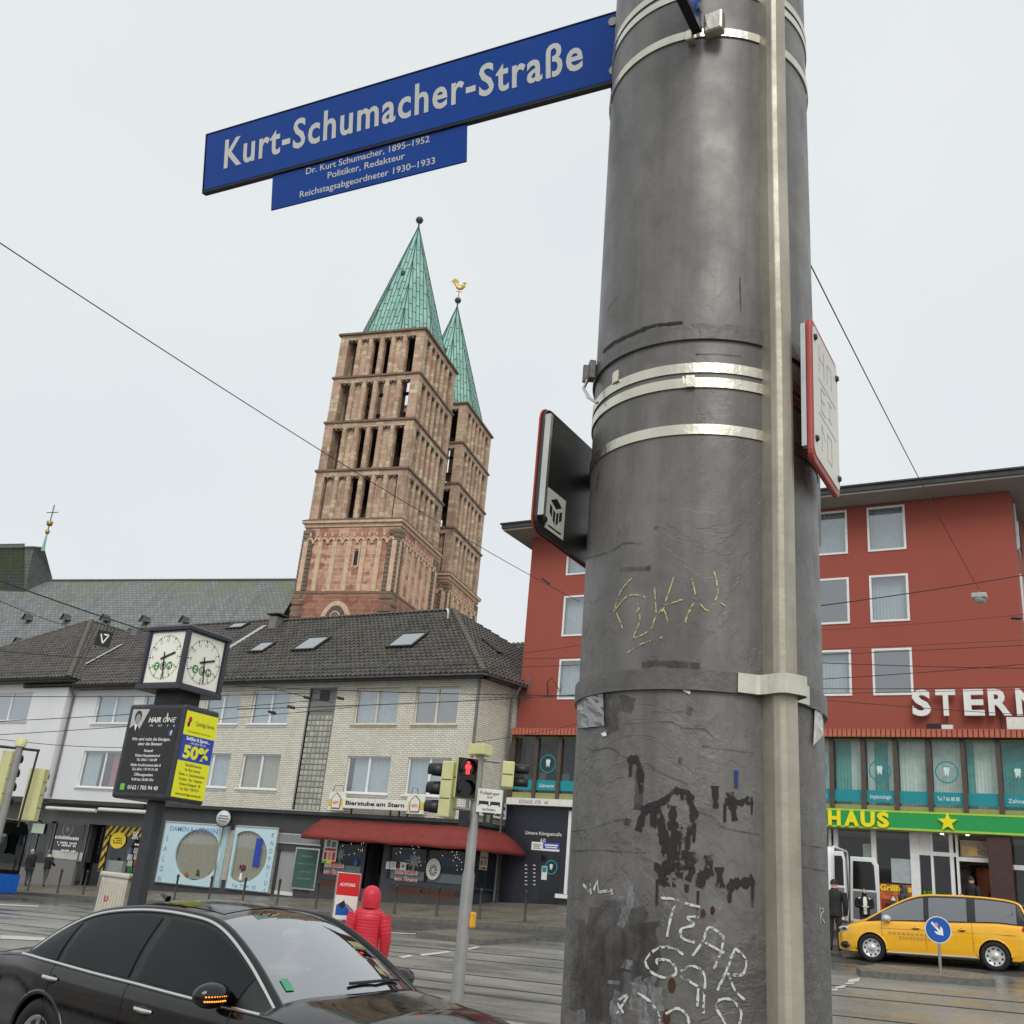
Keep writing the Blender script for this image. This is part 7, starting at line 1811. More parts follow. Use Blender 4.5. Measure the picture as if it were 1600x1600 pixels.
def dial(rot):
    f = MB(); w = hx - 0.076; z0, z1 = zc0 + 0.095, zc1 - 0.055; zc = (z0 + z1)/2
    f.box(-w, w, -hy + 0.04, -hy + 0.05, z0, z1)
    d_ = f.build('dial', DIAL, clk, rot=(0, 0, rot)); y = -hy + 0.038
    mb = MB()
    mb.box(-w, -w + 0.025, -hy + 0.02, -hy + 0.0395, z0, z1); mb.box(w - 0.025, w, -hy + 0.02, -hy + 0.0395, z0, z1); mb.box(-w + 0.025, w - 0.025, -hy + 0.02, -hy + 0.0395, z0, z0 + 0.02); mb.box(-w + 0.025, w - 0.025, -hy + 0.02, -hy + 0.0395, z1 - 0.02, z1)
    mb.build('dial_frame', FRAME_NAVY, d_)
    R_ = 0.385
    for k in range(60):
        a = 2*PI*k/60; big = k % 5 == 0; r0 = R_ - (0.05 if big else 0.032); wd_ = 0.011 if big else 0.0055
        u = Vector((math.sin(a), 0, math.cos(a))); v = Vector((math.cos(a), 0, -math.sin(a))); c = Vector((0, y, zc))
        MB().quad(c + u*r0 - v*wd_, c + u*R_ - v*wd_, c + u*R_ + v*wd_, c + u*r0 + v*wd_).build('minute_mark', BLACK, d_)
    for k in range(1, 13):
        a = 2*PI*k/12; text('numeral', str(k), GREYP, d_, (0.295*math.sin(a), y, zc + 0.295*math.cos(a) - 0.03), height=0.06, depth=0.001)
    for ch_, x, col in (('Z', -0.155, 0), ('U', 0.0, 1), ('M', 0.15, 0)):
        mb = MB(); N = 22; r = 0.072
        if col == 0: mb.add([(x + r*math.cos(2*PI*k/N), y - 0.001, zc - 0.15 + r*math.sin(2*PI*k/N)) for k in range(N)], [tuple(range(N))])
        else: mb.grid([[(x + q*math.cos(2*PI*k/N), y - 0.001, zc - 0.15 + q*math.sin(2*PI*k/N)) for k in range(N)] for q in (r, r*0.78)], False, True)
        e = mb.build('emblem_disc', paint('zum_green', srgb(58, 140, 62), 0.5) if col == 0 else BLACK, d_)
        text('emblem_letter', ch_, WHITE if col == 0 else BLACK, d_, (x, y - 0.002, zc - 0.15 - 0.036), height=0.072, depth=0.001, bold=0.03)
    def hand(a, l, w, b):
        u = Vector((math.sin(a), 0, math.cos(a))); v = Vector((math.cos(a), 0, -math.sin(a))); c = Vector((0, y - 0.012 - b, zc))
        m2 = MB(); m2.add([c - u*0.09 - v*w, c + u*l - v*w, c + u*l + v*w, c - u*0.09 + v*w] + [p + Vector((0, 0.006, 0)) for p in (c - u*0.09 - v*w, c + u*l - v*w, c + u*l + v*w, c - u*0.09 + v*w)], [(0, 1, 2, 3), (4, 7, 6, 5), (0, 4, 5, 1), (1, 5, 6, 2), (2, 6, 7, 3), (3, 7, 4, 0)]); m2.build('clock_hand', BLACK, d_)
    hand(rad(72), 0.25, 0.017, 0.0); hand(rad(171), 0.36, 0.011, 0.01)
for k in range(4): dial(PI/2 * k)
# advertising box
ax, ay = 0.66, 0.40
mb = MB(); mb.box(-ax, ax, -ay, ay, za0, za1); mb.build('advert_box', BODY, clk, bevel=0.05, seg=3)
ADBLACK = paint('advert_black', srgb(22, 20, 20), 0.3, var=0.1)
mb = MB(); mb.box(-ax + 0.10, ax - 0.07, -ay - 0.004, -ay + 0.01, za0 + 0.10, za1 - 0.08); pf = mb.build('advert_panel', ADBLACK, clk); pf['label'] = 'black hairdresser advert with white writing'
y = -ay - 0.0045; ht = za1 - za0
def adt(s_, x, f, w, h, m=WHITE, **kw): return text('advert_text', s_, m, pf, (x, y, za0 + ht * f), height=h, width=w, depth=0.001, **kw)
adt('HAIR', 0.02, 0.80, 0.29, 0.085, bold=0.03, shear=0.2); adt('ONE', 0.36, 0.80, 0.30, 0.085, shear=0.2); adt('A   D   I   L', 0.22, 0.755, 0.62, 0.032, shear=0.2)
mb = MB(); mb.tube([(0.27, y - 0.002, za0 + ht*0.80), (0.30, y - 0.002, za0 + ht*0.90)], 0.006, 5); mb.tube([(0.33, y - 0.002, za0 + ht*0.80), (0.295, y - 0.002, za0 + ht*0.90)], 0.006, 5); mb.build('scissors_mark', WHITE, pf)
for s_, f, w, h in (('Wir sind nicht die Einzigen,', 0.605, 0.90, 0.05), ('aber die Besten!', 0.555, 0.56, 0.05), ('Kassel', 0.485, 0.20, 0.045), ('Filiale Hauptbahnhof', 0.435, 0.58, 0.042), ('Tel. 0561 / 164 89', 0.39, 0.48, 0.042), ('Filiale Kurfürstenstraße 8', 0.335, 0.70, 0.042), ('Tel. 0561 / 97 97 51 09', 0.29, 0.60, 0.042), ('Öffnungszeiten', 0.235, 0.44, 0.045), ('9.00 bis 20.00 Uhr', 0.185, 0.52, 0.042), ('0162 / 705 94 40', 0.095, 0.70, 0.065)):
    adt(s_, 0.02 if h < 0.06 else 0.06, f, w, h, bold=0.012)
mb = MB(); x0, z0 = -ax + 0.11, za0 + ht*0.695
mb.add([(x0, y, z0), (x0 + 0.22, y, z0), (x0 + 0.40, y, za1 - 0.09), (x0, y, za1 - 0.09)], [(0, 1, 2, 3)]); por = mb.build('advert_portrait', paint('portrait_grey', srgb(190, 190, 188), 0.5), pf)
def ell(cx, cz, rx, rz, m, nm, dy): mb = MB(); mb.add([(x0 + cx + rx*math.cos(2*PI*k/18), y - dy, z0 + cz + rz*math.sin(2*PI*k/18)) for k in range(18)], [tuple(range(18))]); return mb.build(nm, m, por)
PSK = paint('portrait_skin', srgb(150, 148, 146), 0.5)
ell(0.16, 0.25, 0.085, 0.105, BLACK, 'portrait_hair', 0.0012); ell(0.165, 0.215, 0.062, 0.09, PSK, 'portrait_face', 0.002)
mb = MB(); mb.add([(x0, y - 0.0015, z0), (x0 + 0.22, y - 0.0015, z0), (x0 + 0.24, y - 0.0015, z0 + 0.05), (x0 + 0.18, y - 0.0015, z0 + 0.12), (x0 + 0.10, y - 0.0015, z0 + 0.12), (x0, y - 0.0015, z0 + 0.06)], [(0, 1, 2, 3, 4, 5)]); mb.build('portrait_suit', BLACK, por)
mb = MB(); mb.add([(x0 + 0.11, y - 0.0024, z0 + 0.12), (x0 + 0.18, y - 0.0024, z0 + 0.12), (x0 + 0.15, y - 0.0024, z0 + 0.01)], [(0, 1, 2)]); mb.build('portrait_shirt', WHITE, por)
mb = MB(); mb.add([(0.40, y, za0 + ht*0.66), (0.49, y, za0 + ht*0.66), (0.49, y, za0 + ht*0.72), (0.40, y, za0 + ht*0.72)], [(0, 1, 2, 3)]); fb = mb.build('icon_square', paint('icon_blue', srgb(70, 90, 150), 0.5), pf); text('icon_letter', 'f', WHITE, fb, (0.46, y - 0.001, za0 + ht*0.665), height=0.075, depth=0.001, bold=0.04)
mb = MB(); mb.add([(-0.47, y, za0 + ht*0.085), (-0.37, y, za0 + ht*0.085), (-0.37, y, za0 + ht*0.15), (-0.47, y, za0 + ht*0.15)], [(0, 1, 2, 3)]); mb.build('icon_square', paint('icon_green', srgb(110, 190, 90), 0.5), pf)
# right hand side: yellow and blue advert
w0, w1 = -ay + 0.06, ay - 0.03
def side(z0, z1, m, nm, lab=None):
    mb = MB(); mb.box(ax - 0.01, ax + 0.004, w0, w1, z0, z1); o = mb.build(nm, m, clk)
    if lab: o['label'] = lab
    return o
zb0 = za0 + 0.07; zz1 = za1 - 0.10; hh = zz1 - zb0
s1_ = side(zb0 + hh*0.72, zz1, YELLOW_AD, 'advert_panel', 'yellow cartridge service advert'); s2_ = side(zb0 + hh*0.42, zb0 + hh*0.72 - 0.001, BLUE_AD, 'advert_panel', 'blue advert band reading 50%'); s3_ = side(zb0, zb0 + hh*0.42 - 0.001, YELLOW_AD, 'advert_panel', 'yellow advert panel with small print')
def sdt(s_, f, w, h, m, par, off=0.0, **kw): return text('advert_text', s_, m, par, (ax + 0.0045, (w0 + w1)/2 + off, zb0 + hh*f), (0, 0, PI/2), height=h, width=w, depth=0.001, **kw)
sdt('Cartridge Service', 0.845, 0.42, 0.075, BLACK, s1_, 0.09); sdt('Die Tankstelle für Ihren Drucker', 0.755, 0.52, 0.03, BLACK, s1_)
mb = MB(); mb.add([(ax + 0.005, w0 + 0.10 + 0.04*math.cos(2*PI*k/14), zb0 + hh*0.90 + 0.05*math.sin(2*PI*k/14)) for k in range(14)], [tuple(range(14))]); mb.build('logo_drop', RED_PAINT, s1_)
mb = MB(); mb.add([(ax + 0.0052, w0 + 0.08 + 0.03*math.cos(2*PI*k/14), zb0 + hh*0.845 + 0.045*math.sin(2*PI*k/14)) for k in range(14)], [tuple(range(14))]); mb.build('logo_drop', BLACK, s1_)
sdt('Befüllen & Sparen...', 0.665, 0.52, 0.055, WHITE, s2_, bold=0.03); sdt('...Sie jetzt bis zu', 0.625, 0.36, 0.04, WHITE, s2_); sdt('50%', 0.46, 0.56, 0.20, YELLOW_AD, s2_, bold=0.045)
for s_, f, w in (('Nachfüll-Service', 0.365, 0.36), ('für Ihre Leeren', 0.31, 0.34), ('Tinten- u. Tonerkartuschen', 0.255, 0.58), ('Drucker - Fax - Kopierer', 0.20, 0.52), ('Untere Königsstr. 78', 0.145, 0.46), ('Tel. 0561 7397219', 0.09, 0.42), ('www.cartridge-service.de', 0.03, 0.56)):
    sdt(s_, f, w, 0.045, BLACK, s3_, bold=0.01)
# ================================================================== bollards along the far kerb
def make_bollard(i):
    t = thing('bollard', 'slim dark steel bollard in the row along the far kerb', 'bollard', (0, 0, 0), group='bollards along the far kerb')
    mb = MB(); mb.lathe([(0.052, 0), (0.052, 0.06), (0.04, 0.075), (0.04, 0.80), (0.046, 0.815)], 12); mb.build('post', paint('bollard_steel', srgb(74, 70, 64), 0.5, 0.5, var=0.25, scale=9, dirt=0.3), t)
    mb = MB(); mb.lathe([(0.052, 0.816), (0.056, 0.85), (0.05, 0.90), (0.02, 0.925), (0, 0.928)], 12); mb.build('cap', DARK_STEEL, t)
    return t
bol = make_bollard(0); first = True
for px, py in ((43, 1392), (89, 1396), (129, 1399), (272, 1404), (325, 1409), (378, 1412), (432, 1414), (493, 1417), (615, 1434), (681, 1439), (748, 1441), (819, 1447)):
    p = on_y(px, py, 30.0); o = bol if first else copy_tree(bol); first = False
    o.location = (p.x, 30.0, ground_z(p.x, 30.0) + 0.12)
    wh_ = 'the white plaster house shops' if px < 200 else 'the pale blue hair salon' if px < 450 else 'the pub with the red awning'
    o['label'] = 'slim dark steel bollard at the kerb before ' + wh_; o['group'] = 'bollards before ' + wh_
# ================================================================== pedestrian and vehicle signals in the foreground
TP = at_depth(731, 1380, 13.0); TGZ = ground_z(TP.x, TP.y)
ped = thing('traffic_light', 'grey signal post with a red pedestrian light and cream signal heads', 'traffic light', (TP.x, TP.y, TGZ))
POSTG = paint('post_grey', srgb(150, 150, 147), 0.5, 0.3, var=0.12, scale=4, dirt=0.2, dirtcol=srgb(110, 108, 100))
zT = at_depth(745, 1176, 13.0).z - TGZ
mb = MB(); mb.lathe([(0.075, 0), (0.075, 1.9), (0.062, 1.95), (0.055, zT - 0.02)], 18); mb.build('post', POSTG, ped)
mb = MB(); mb.box(-0.11, 0.11, -0.11, 0.11, zT - 0.03, zT + 0.10); mb.build('post_cap', SIGNAL_CREAM, ped, bevel=0.01)
def lensd(px, py, d=13.0): return at_depth(px, py, d) - Vector((TP.x, TP.y, TGZ))
face_rz = math.atan2(-TP.x, TP.y) * -1
def head(parent, pos, rz, n, sec, w, dep, lit=None, hm=None, name='signal_head', vis=True, vl=0.16):
    hd = MB(); hd.box(-w/2, w/2, -dep, 0, 0, n*sec); o = hd.build(name, hm or SIGNAL_CREAM, parent, loc=pos, rot=(0, 0, rz), bevel=0.015)
    for i in range(n):
        zc = sec*(i + 0.5); r = min(w, sec) * 0.40
        mb = MB(); mb.lathe([(0, 0.0), (r, 0.0), (r, 0.01)], 20, mat=Matrix.Translation((0, -dep - 0.004, zc)) @ Matrix.Rotation(PI/2, 4, 'X')); mb.build('lens', BLACK_GLOSS, o)
        if vis:
            rows = []
            for yy, rr_ in ((-dep, r*1.08), (-dep - vl*0.6, r*1.06), (-dep - vl, r*1.0)):
                rows.append([(rr_*math.cos(a), yy if j not in (0, 14) else yy, zc + rr_*math.sin(a)) for j, a in enumerate([rad(-38 + 256*k/14) for k in range(15)])])
            mb = MB(); mb.grid(rows, True); v_ = mb.build('visor', BLACK, o); s_ = v_.modifiers.new('thick', 'SOLIDIFY'); s_.thickness = 0.006
        mb = MB(); mb.box(-w/2 - 0.004, w/2 + 0.004, -dep*0.9, -0.01, sec*(i + 1) - 0.006, sec*(i + 1) + 0.004) if i < n - 1 else None
        if mb.v: mb.build('section_joint', DARK_STEEL, o)
    return o
toCam = math.atan2(TP.x, -TP.y)                      # rotation that turns -Y towards the viewer
toCam = math.atan2(-TP.x, -(-TP.y)) if False else math.atan2(0 - TP.x, TP.y)
pw = 0.24; zb = lensd(722, 1249).z
pos = lensd(729, 1249); posn = Vector((pos.x, pos.y, zb)); 
rv_ = CR.copy(); rv_.z = 0; rv_.normalize()
hp = head(ped, Vector((0, 0, zb)) - rv_ * 0.165, toCam + rad(14), 2, (lensd(722, 1184).z - zb)/2, 0.27, 0.12, hm=SIGNAL_CREAM, name='pedestrian_head', vl=0.12)
mb = MB(); hsec = (lensd(722, 1184).z - zb)
mb.box(-0.125, 0.125, -0.128, -0.121, 0.01, hsec - 0.01); mb.build('front_plate', BLACK, hp)
RLED = emit('red_man', (1.0, 0.02, 0.02), 5.0)
mb = MB(); zc = hsec*0.75; y = -0.136
mb.ellipsoid((0.0, y, zc + 0.055), (0.018, 0.004, 0.018), 10, 6); mb.box(-0.022, 0.022, y - 0.004, y, zc - 0.02, zc + 0.032); mb.box(-0.02, -0.004, y - 0.004, y, zc - 0.08, zc - 0.021); mb.box(0.004, 0.02, y - 0.004, y, zc - 0.08, zc - 0.021); mb.box(-0.034, -0.0225, y - 0.004, y, zc - 0.015, zc + 0.028); mb.box(0.0225, 0.034, y - 0.004, y, zc - 0.015, zc + 0.028)
mb.build('red_man', RLED, hp)
zv = lensd(700, 1278).z; hv = lensd(700, 1190).z - zv
head(ped, Vector((0, 0, zv)) - rv_ * 0.27, rad(-78), 3, hv/3, 0.26, 0.15, name='vehicle_head', vl=0.20)
zr = lensd(768, 1229).z; hr = lensd(768, 1188).z - zr
head(ped, Vector((0, 0, zr)) + rv_ * 0.26 + Vector((0, 0.06, 0)), rad(120), 2, hr/2, 0.25, 0.15, name='vehicle_head', vl=0.18)
for dz in (zv + hv*0.92, zv + 0.12): mb = MB(); mb.tube([(0, 0, dz), tuple(Vector((0, 0, dz)) - rv_ * 0.26)], 0.018, 8); mb.build('bracket', POSTG, ped)
mb = MB(); mb.tube([(0, 0, zr + hr*0.96), tuple(Vector((0, 0, zr + hr*0.96)) + rv_ * 0.26)], 0.018, 8); mb.build('bracket', POSTG, ped)
sgp = MB(); sgp.box(-0.155, 0.155, -0.006, 0, -0.14, 0.14); plc = lensd(761, 1252); plo = sgp.build('tram_notice', WHITE_SIGN, ped, loc=Vector((0, 0, plc.z)) + rv_*0.21 + Vector((0, -0.08, 0)), rot=(0, 0, toCam), bevel=0.004)
for s_, z, w in (('Fußgänger', 0.075, 0.24), ('auf', 0.03, 0.07), ('achten', -0.115, 0.16)): text('notice_text', s_, BLACK, plo, (0, -0.0065, z), height=0.034, width=w, depth=0.0008, bold=0.01)
mb = MB()
for x in (-0.07, 0.07): mb.box(x - 0.06, x + 0.06, -0.0075, -0.0065, -0.045, -0.005); mb.box(x - 0.065, x - 0.05, -0.0075, -0.0065, -0.06, -0.046); mb.box(x + 0.05, x + 0.065, -0.0075, -0.0065, -0.06, -0.046)
mb.build('tram_symbol', BLACK, plo)
bx_ = lensd(721, 1278); mb = MB(); mb.box(-0.13, 0.0, -0.1, 0.03, -0.10, 0.09); mb.build('sounder_box', BLACK, ped, loc=Vector((0, 0, bx_.z)) - rv_*0.06, rot=(0, 0, toCam), bevel=0.008)
bx_ = lensd(754, 1278); mb = MB(); mb.box(-0.06, 0.06, -0.06, 0.04, -0.09, 0.08); o = mb.build('signal_box', BLACK, ped, loc=Vector((0, 0, bx_.z)) + rv_*0.17, rot=(0, 0, toCam), bevel=0.006)
mb = MB(); mb.box(-0.022, 0.022, -0.066, -0.061, -0.05, 0.04); mb.build('signal_face', paint('dim_lens', srgb(96, 104, 90), 0.3), o)
bt = lensd(731, 1437); mb = MB(); mb.box(-0.025, 0.025, -0.05, 0.05, -0.09, 0.09); mb.build('push_button', paint('button_yellow', srgb(226, 168, 40), 0.4), ped, loc=Vector((0.02, 0.0, bt.z)) + rv_*0.08, bevel=0.02)
# ================================================================== signal gantry at the left edge
LP = at_depth(13, 1240, 22.0); LGZ = ground_z(LP.x, LP.y)
lsg = thing('traffic_light', 'signal post with cream heads seen from behind, beside the bus', 'traffic light', (LP.x, LP.y, LGZ))
zz = lambda px, py: at_depth(px, py, 22.0).z - LGZ
mb = MB(); mb.lathe([(0.085, 0), (0.075, zz(24, 1166))], 16); mb.build('post', POSTG, lsg)
mb = MB(); mb.lathe([(0.11, 0), (0.11, 0.16), (0.0, 0.18)], 12, (0, 0, zz(24, 1166))); mb.build('post_cap', SIGNAL_CREAM, lsg)
zA_ = zz(24, 1168); mb = MB(); mb.tube([tuple(Vector((0, 0, zA_)) - rv_*0.7), tuple(Vector((0, 0, zA_ - 0.02)) + rv_*0.42)], 0.028, 8); mb.tube([tuple(Vector((0, 0, zA_ - 0.02)) + rv_*0.40), tuple(Vector((0, 0, zA_ - 1.55)) + rv_*0.36)], 0.024, 8); mb.build('bracket_arm', DARK_STEEL, lsg)
zh = zz(25, 1280); head(lsg, Vector((0, 0, zh)) + rv_*0.30 + Vector((0, 0.2, 0)), rad(205), 4, (zz(35, 1197) - zh)/4, 0.34, 0.2, name='vehicle_head')
zh2 = zz(0, 1262); head(lsg, Vector((0, 0, zh2)) - rv_*0.24, rad(180), 4, (zz(5, 1172) - zh2)/4, 0.30, 0.18, name='vehicle_head')
# ================================================================== keep right sign on the island
kp = on_ground(1470, 1532); ks = thing('keep_right_sign', 'round blue keep right sign with white arrow on island post', 'traffic sign', (kp.x, kp.y, kp.z))
def kd(px, py): return on_y(px, py, kp.y)
c = kd(1468, 1453); rr = abs(kd(1489, 1455).x - kd(1447, 1453).x) / 2; cz = c.z - kp.z
mb = MB(); mb.tube([(0, 0.03, -0.05), (0.0, 0.03, cz + rr*0.8)], 0.032, 12); mb.build('post', STEEL, ks)
dq = MB(); N = 36; dq.prism([(rr*math.cos(2*PI*k/N), cz + rr*math.sin(2*PI*k/N)) for k in range(N)], -0.012, -0.004, 'xz'); dd = dq.build('rim', WHITE_SIGN, ks, rot=(0, 0, rad(18)))
mb = MB(); mb.prism([(rr*0.93*math.cos(2*PI*k/N), cz + rr*0.93*math.sin(2*PI*k/N)) for k in range(N)], -0.015, -0.0125, 'xz'); mb.build('disc', BLUE_SIGN, dd)
mb = MB(); ar = [(-0.09, 0.80), (0.09, 0.80), (0.09, -0.15), (0.36, 0.13), (0.36, -0.18), (0.0, -0.62), (-0.36, -0.18), (-0.36, 0.13), (-0.09, -0.15)]; rt = rad(42)
mb.prism([(rr*0.88*(u*math.cos(rt) - v*math.sin(rt)), cz + rr*0.88*(u*math.sin(rt) + v*math.cos(rt))) for u, v in ar], -0.0175, -0.0155, 'xz'); mb.build('arrow', WHITE, dd)
mb = MB(); mb.prism([(-rr*0.12 + 0.035*math.cos(2*PI*k/12), cz + rr*0.36 + 0.045*math.sin(2*PI*k/12)) for k in range(12)], -0.0195, -0.018, 'xz'); mb.build('sticker', paint('pink_sticker', srgb(206, 150, 150), 0.5), dd)
# ================================================================== cable cabinet, tram warning board
cp = at_depth(182, 1400, 18.0); cg = ground_z(cp.x, cp.y); ctop = at_depth(186, 1366, 18.0).z
cab_ = thing('cable_cabinet', 'pale beige cable cabinet leaning beside the clock column', 'cabinet', (cp.x, cp.y, cg), (0, rad(1.5), rad(6)))
CABM = paint('cabinet_beige', srgb(196, 192, 178), 0.6, var=0.08, dirt=0.4, dirtcol=srgb(140, 136, 122)); Hc_ = ctop - cg
mb = MB(); mb.box(-0.28, 0.28, -0.16, 0.16, 0, Hc_ - 0.05); bdy = mb.build('body', CABM, cab_, bevel=0.01)
mb = MB(); mb.box(-0.31, 0.31, -0.19, 0.19, Hc_ - 0.049, Hc_ + 0.02); mb.build('lid', CABM, cab_, bevel=0.02)
for k in range(9): mb = MB(); mb.box(-0.25 + k*0.06, -0.235 + k*0.06, -0.172, -0.161, 0.1, Hc_ - 0.12); mb.build('rib', CABM, bdy)
text('cabinet_letter', 'U', RED_PAINT, bdy, (-0.08, -0.175, Hc_ - 0.42), height=0.09, depth=0.001, bold=0.03)
mb = MB(); mb.box(-0.27, -0.245, -0.172, -0.161, 0.5, 0.75); mb.build('lock', BLACK, bdy)
ap_ = at_depth(541, 1400, 15.2); ag = ground_z(ap_.x, ap_.y)
wb_ = thing('tram_warning_board', 'red and white tram warning board reading ACHTUNG beside the person in red', 'warning board', (ap_.x, ap_.y, ag), (0, 0, 0))
zt1, zt0, ztm = at_depth(545, 1365, 15.2).z - ag, at_depth(540, 1437, 15.2).z - ag, at_depth(540, 1399, 15.2).z - ag
wbh = 0.165; wrz = toCam + rad(16)
mb = MB(); mb.box(-wbh, wbh, -0.05, 0.05, zt0 - 0.02, zt1 + 0.01); wbb = mb.build('board', ALU, wb_, rot=(0, 0, wrz), bevel=0.006)
mb = MB(); mb.box(-wbh + 0.01, wbh - 0.01, -0.054, -0.0505, ztm, zt1); mb.build('red_field', RED_PAINT, wbb); mb = MB(); mb.box(-wbh + 0.01, wbh - 0.01, -0.054, -0.0505, zt0, ztm - 0.002); wf_ = mb.build('white_field', WHITE_SIGN, wbb)
mb = MB(); mb.box(0.0505 + wbh - 0.05, wbh + 0.004, -0.046, 0.046, ztm, zt1); mb.build('red_side', RED_PAINT, wbb)
text('warning_text', 'ACHTUNG', WHITE, wbb, (-0.01, -0.055, ztm + (zt1 - ztm)*0.42), height=0.042, width=0.21, depth=0.001, bold=0.015)
mb = MB(); zq = zt0 + 0.05; y = -0.0552
mb.add([(-0.13, y, zq), (0.12, y, zq + 0.01), (0.12, y, zq + 0.04), (-0.02, y, zq + 0.14), (-0.07, y, zq + 0.17), (-0.13, y, zq + 0.13)], [(0, 1, 2, 3, 4, 5)]); mb.build('tram_picture', BLUE_SIGN, wf_)
mb = MB(); mb.add([(-0.10, y - 0.001, zq + 0.14), (-0.03, y - 0.001, zq + 0.20), (0.0, y - 0.001, zq + 0.13), (-0.05, y - 0.001, zq + 0.08)], [(0, 1, 2, 3)]); mb.build('tram_window', BLACK, wf_)
mb = MB(); mb.add([(-0.01, y - 0.001, zq + 0.135), (0.12, y - 0.001, zq + 0.05), (0.12, y - 0.001, zq + 0.075), (0.0, y - 0.001, zq + 0.165)], [(0, 1, 2, 3)]); mb.build('tram_stripe', GREYP, wf_)
mb = MB(); mb.tube([(0, 0, 0), (0, 0, zt0)], 0.03, 10); mb.build('post', STEEL, wb_)
# tram signal plate hanging in the wires
vp_ = at_depth(162, 998, 24.0); vs = thing('tram_signal_plate', 'black square plate with white triangle hanging in the wires', 'sign', (vp_.x, vp_.y, vp_.z))
mb = MB(); mb.box(-0.19, 0.19, -0.015, 0.015, -0.19, 0.19); b_ = mb.build('plate', BLACK, vs, bevel=0.004)
mb = MB()
for (a, b), (c, d) in (((-0.10, 0.10), (0.02, -0.11)), ((0.02, -0.11), (0.11, 0.10)), ((-0.02, 0.10), (0.11, 0.10))):
    u = Vector((c - a, 0, d - b)).normalized(); n = Vector((-u.z, 0, u.x))*0.016; A_, B_ = Vector((a, -0.0165, b)), Vector((c, -0.0165, d)); mb.quad(A_ + n, B_ + n, B_ - n, A_ - n)
mb.build('triangle_mark', WHITE, b_)
mb = MB(); mb.tube([(0, 0, 0.19), (0, 0, 0.5)], 0.012, 6); mb.build('hanger', WIRE, vs); vs.rotation_euler = (0, rad(8), rad(22))
# ================================================================== vehicles
def crv(pts, n):
    """Catmull-Rom through 2D/3D points keyed by their first coordinate order"""
    out = []
    for i in range(len(pts) - 1):
        p0, p1, p2, p3 = pts[max(i-1, 0)], pts[i], pts[i+1], pts[min(i+2, len(pts)-1)]
        for k in range(n):
            t = k / n
            out.append(Vector([0.5*((2*b) + (-a + c)*t + (2*a - 5*b + 4*c - d)*t*t + (-a + 3*b - 3*c + d)*t**3) for a, b, c, d in zip(p0, p1, p2, p3)]))
    out.append(Vector(pts[-1])); return out
def lerp_tab(tab, x):
    if x <= tab[0][0]: return tab[0][1]
    for (a, u), (b, v) in zip(tab, tab[1:]):
        if x <= b:
            t = (x - a) / (b - a); t = t*t*(3 - 2*t) * 0.5 + t * 0.5
            return u + (v - u) * t
    return tab[-1][1]
def make_wheel(parent, x, y, r, side, rim, w=0.21, spokes=9, cover=False):
    rt = Matrix.Translation((x, y, r)) @ Matrix.Rotation(-PI/2 * side, 4, 'X')
    mb = MB(); mb.lathe([(r*0.66, -w/2), (r*0.93, -w/2), (r, -w*0.36), (r, w*0.36), (r*0.93, w/2), (r*0.66, w/2), (r*0.66, -w/2)], 36, mat=rt, cap=False); tyre = mb.build('wheel', RUBBER, parent)
    mb = MB(); mb.lathe([(r*0.68, -w*0.4), (r*0.68, w*0.46), (r*0.63, w*0.49), (r*0.58, w*0.36), (r*0.2, w*0.42), (r*0.17, w*0.47), (0, w*0.48)], 36, mat=rt); mb.build('rim', rim, tyre)
    for k in range(spokes):
        a = 2*PI*k/spokes; mb = MB(); c = (r*0.50*math.cos(a), r*0.50*math.sin(a)); q = r*0.075
        mb.prism([(c[0] + q*math.cos(b)*(1.0), c[1] + q*math.sin(b)) for b in [2*PI*j/8 for j in range(8)]], w*0.385, w*0.415, 'xy', rt); mb.build('rim_hole', BLACK, tyre)
